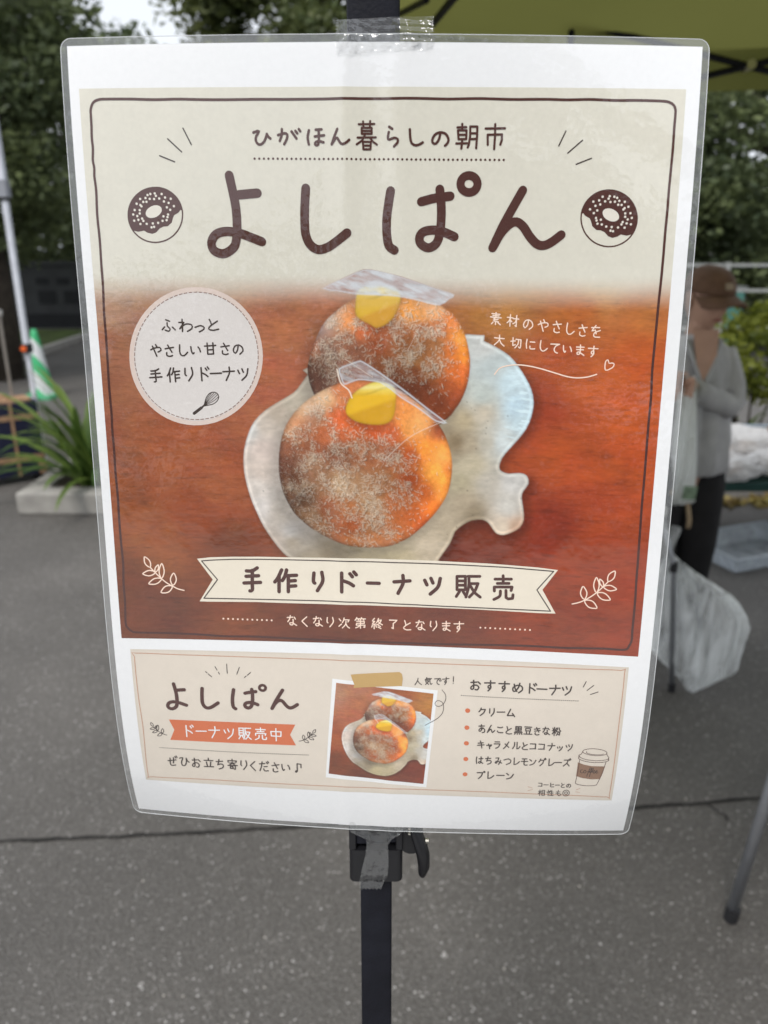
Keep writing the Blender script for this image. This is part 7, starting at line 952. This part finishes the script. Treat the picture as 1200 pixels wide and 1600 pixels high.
def head():
    mm = MB(); rings = []; n = 40
    for j in range(1, 27):
        ph = math.pi * j / 27; row = []
        for i in range(n):
            a = 2 * math.pi * i / n; x, y, z = math.sin(ph) * math.sin(a), math.sin(ph) * math.cos(a), -math.cos(ph)
            g = lambda cx, cz, sx, sz: math.exp(-((x - cx) / sx) ** 2 - ((z - cz) / sz) ** 2) if y > 0 else 0
            low = max(0, -z); X_ = .070 * x * (1 - .30 * low ** 1.5); Y_ = .088 * y * (1 - .16 * low if y < 0 else 1 - .06 * low); Z_ = .112 * z
            Y_ += .020 * g(0, -.18, .16, .16) + .010 * g(0, -.02, .12, .18) - .009 * g(.34, .04, .17, .12) - .009 * g(-.34, .04, .17, .12) + .006 * g(0, .20, .5, .10) + .006 * g(0, -.52, .28, .10) + .009 * g(0, -.86, .34, .2) - .004 * g(0, -.66, .3, .08)
            row.append(hp(X_, Y_, Z_))
        rings.append(row)
    mm.loft(rings)
    for s1 in (-1, 1):                                       # ears
        er = []
        for k in range(8): er.append([hp(s1 * (.066 + .012 * math.sin(math.pi * k / 7)) + 0, -.004 + .017 * math.cos(q) * math.sin(math.pi * (k + .5) / 8), -.005 + .032 * math.cos(math.pi * (k + .5) / 8) + .004 * math.sin(q)) for q in np.linspace(0, 6.28, 9)[:-1]])
        mm.loft(er)
    return mm.v, mm.f
bv_, bf_ = skin_body(); hv_, hf_ = head(); body = MB(); body.add(bv_, bf_); body.add(hv_, hf_); body.build('body', SKIN, pr_, smooth=True)
DARK = mat('dark_iris', (.015, .012, .01), .3); LIP = mat('lip', (.30, .12, .10), .5); HAIR = mat('dark_hair', (.02, .014, .011), .6, .3, 60)
for s1 in (-1, 1):
    lump('eye', hp(s1 * .028, .079, .006), (.017, .008, .009), DARK, pr_, 300 + s1, 0, 10, 6); mm = MB(); mm.tube([hp(s1 * .014, .086, .022), hp(s1 * .027, .084, .026), hp(s1 * .040, .074, .022)], [.005, .006, .004], 6); mm.build('eyebrow', HAIR, pr_)
mm = MB(); mm.tube([hp(-.020, .082, -.058), hp(0, .088, -.057), hp(.020, .082, -.058)], [.003, .0085, .003], 8, flat=.8); mm.build('mouth', LIP, pr_, smooth=True)
mm = MB(); rings = []
for u, k in ((-.075, .92), (-.03, 1.02), (.02, 1.05), (.05, 1.04)): rings.append([hp(.073 * k * math.sin(a), -.012 + .090 * k * math.cos(a), u) for a in np.linspace(math.radians(118), math.radians(242), 16)])
mm.grid(rings); mm.build('hair', HAIR, pr_, smooth=True)
mm = MB(); rings = []
for j in range(9):
    ph = math.pi / 2 * j / 8.4; rings.append([hp(.083 * math.cos(ph) ** .8 * math.sin(a), -.002 + .103 * math.cos(ph) ** .8 * math.cos(a), .028 + .088 * math.sin(ph)) for a in np.linspace(0, 2 * math.pi, 33)[:-1]])
mm.loft(rings, True); cap = mm.build('cap', CAPM, pr_, smooth=True)
mm = MB(); rw = []
for j in range(7):
    k = j / 6; rw.append([hp(.080 * math.sin(a) * (1 - .06 * k), .012 + .088 * math.cos(a) + .078 * k * math.cos(a * .62), .030 - .014 * k - .022 * (math.sin(a)) ** 2 * (.5 + k)) for a in np.linspace(-1.45, 1.45, 22)])
mm.grid(rw); o = mm.build('brim', CAPM, cap, smooth=True); sd = o.modifiers.new('solid', 'SOLIDIFY'); sd.thickness = .004
mm = MB(); mm.grid([[hp(.085 * math.cos(p_) ** .8 * math.sin(a), -.002 + .105 * math.cos(p_) ** .8 * math.cos(a), .028 + .088 * math.sin(p_)) for a in np.linspace(-.22, .22, 6)] for p_ in (.30, .42, .55)]); mm.build('emblem', mat('beige_stitching', (.34, .27, .20), .9, .3, 200), cap, smooth=True)
# cardigan
jk = MB(); rings = []
for z, cx_, rx, ry in ((.685, 1.205, .128, .115), (.70, 1.205, .150, .13), (.80, 1.20, .150, .13), (.92, 1.19, .150, .125), (1.04, 1.18, .150, .120), (1.12, 1.172, .148, .112), (1.165, 1.168, .132, .095), (1.195, 1.166, .095, .075), (1.218, 1.166, .064, .062)):
    rings.append([(cx_ + rx * math.cos(a) + .006 * math.sin(7 * a + z * 9), 2.93 + ry * math.sin(a) + .007 * math.sin(9 * a + 4 * z) * (1 if z < 1.1 else .4), z) for a in np.linspace(0, 2 * math.pi, 57)[:-1]])
jk.loft(rings, False)
slv = [(1.27, 2.925, 1.155), (1.292, 2.915, 1.10), (1.31, 2.90, 1.03), (1.312, 2.885, .975), (1.285, 2.865, .955), (1.22, 2.82, .985), (1.15, 2.775, 1.022), (1.10, 2.745, 1.045)]
jk.tube(slv, [.052, .055, .056, .058, .058, .054, .048, .042], 18); jk.tube([(1.07, 2.925, 1.15), (1.04, 2.91, 1.05), (1.02, 2.90, .955), (1.025, 2.82, .98), (1.03, 2.75, 1.015)], [.05, .054, .057, .05, .042], 18)
jk = jk.build('cardigan', CARD, pr_, smooth=True)
for nm_, sz, st_ in (('broad_folds', .11, .030), ('fine_folds', .035, .010)):
    tx_ = bpy.data.textures.new(nm_, 'CLOUDS'); tx_.noise_scale = sz; tx_.noise_type = 'HARD_NOISE'; dm = jk.modifiers.new(nm_, 'DISPLACE'); dm.texture = tx_; dm.strength = st_; dm.mid_level = .4; dm.texture_coords = 'LOCAL'
mm = MB(); mm.add([(1.118, 2.842, 1.24), (1.214, 2.842, 1.24), (1.205, 2.812, 1.12), (1.165, 2.803, 1.04), (1.135, 2.812, 1.12)], [(0, 1, 2, 3, 4)]); mm.build('neckline', SKIN, pr_)
for s1, pts in ((-1, [(1.105, 2.848, 1.205), (1.125, 2.815, 1.13), (1.165, 2.799, 1.03)]), (1, [(1.225, 2.848, 1.205), (1.208, 2.815, 1.13), (1.165, 2.799, 1.03), (1.162, 2.80, .90), (1.17, 2.797, .74)])):
    mm = MB(); mm.tube(pts, .011, 8, flat=.5); mm.build('front_band', LINING, jk, smooth=True)
tr_ = MB()
for s1, pts in ((-1, [(1.125, 2.93, .78), (1.11, 2.93, .62), (1.10, 2.89, .40), (1.11, 2.94, .10)]), (1, [(1.245, 2.93, .78), (1.26, 2.93, .62), (1.258, 2.885, .40), (1.27, 2.945, .10)])): tr_.tube(pts, [.088, .094, .075, .065], 18)
tr_.build('trousers', PANT, pr_, smooth=True)
for x, tx in ((1.11, 1.08), (1.27, 1.305)):
    mm = MB(); mm.loft([[(x + (tx - x) * u + w * math.cos(a), 2.975 - .19 * u + .012 * math.sin(a) * 0 + w * 0, .045 + h_ * math.sin(a)) for a in np.linspace(0, 6.283, 15)[:-1]] for u, w, h_ in ((0, .02, .03), (.1, .036, .045), (.4, .040, .045), (.75, .045, .036), (.95, .036, .030), (1., .015, .02))]); mm.build('shoe', BLK, pr_, smooth=True)
CB = bpy.data.materials.new('carrier_bag_film'); CB.use_nodes = True; poly(CB, (.84, .86, .84), .84, .8, 22., .3, (1, 1, .25), .16)
t = thing('carrier_bag', 'white carrier bag hanging from the hands of the person', 'carrier bag', (1.09, 2.69, .63)); rw = []
for j in range(16):
    k = j / 15; z = 1.075 - .44 * k; xa = 1.035 + .030 * k; xb = 1.095 + .050 * k; wd = .012 + .03 * math.sin(math.pi * min(1, k * .9 + .05))
    rw.append([((xa + xb) / 2 + (xb - xa) / 2 * math.cos(a) + .003 * math.sin(5 * a + 7 * k), 2.69 + wd * math.sin(a) + .006 * math.sin(6 * a + 9 * k), z - .02 * (1 - math.cos(a)) * .3) for a in np.linspace(0, 6.283, 29)[:-1]])
mm = MB(); mm.loft(rw, True); cbg = mm.build('bag_body', CB, t, smooth=True)
mm = MB()
for dx in (-.004, .022): mm.tube([(1.05 + dx, 2.69, 1.07), (1.055 + dx, 2.668, 1.10), (1.06 + dx, 2.69, 1.075)], .005, 8)
mm.build('handle', CB, t)
mm = MB(); mm.grid([[(1.083 + .05 * u - .004 * v, 2.652 + .004 * math.sin(u * 6), .705 - .05 * v) for u in np.linspace(0, 1, 6)] for v in (0, .5, 1)]); mm.build('printed_patch', mat('green_print', (.16, .22, .15), .6, .5, 60), cbg)
o = MB().tube([(1.065, 2.72, .66), (1.10, 2.72, .65), (1.135, 2.72, .61), (1.148, 2.72, .55), (1.147, 2.72, .52)], .009, 8).build('cord_strap', mat('beige_cord', (.36, .27, .17), .8, .2, 60), None, smooth=True); tag(o, 'beige curved strap hanging below the white carrier bag', 'strap')
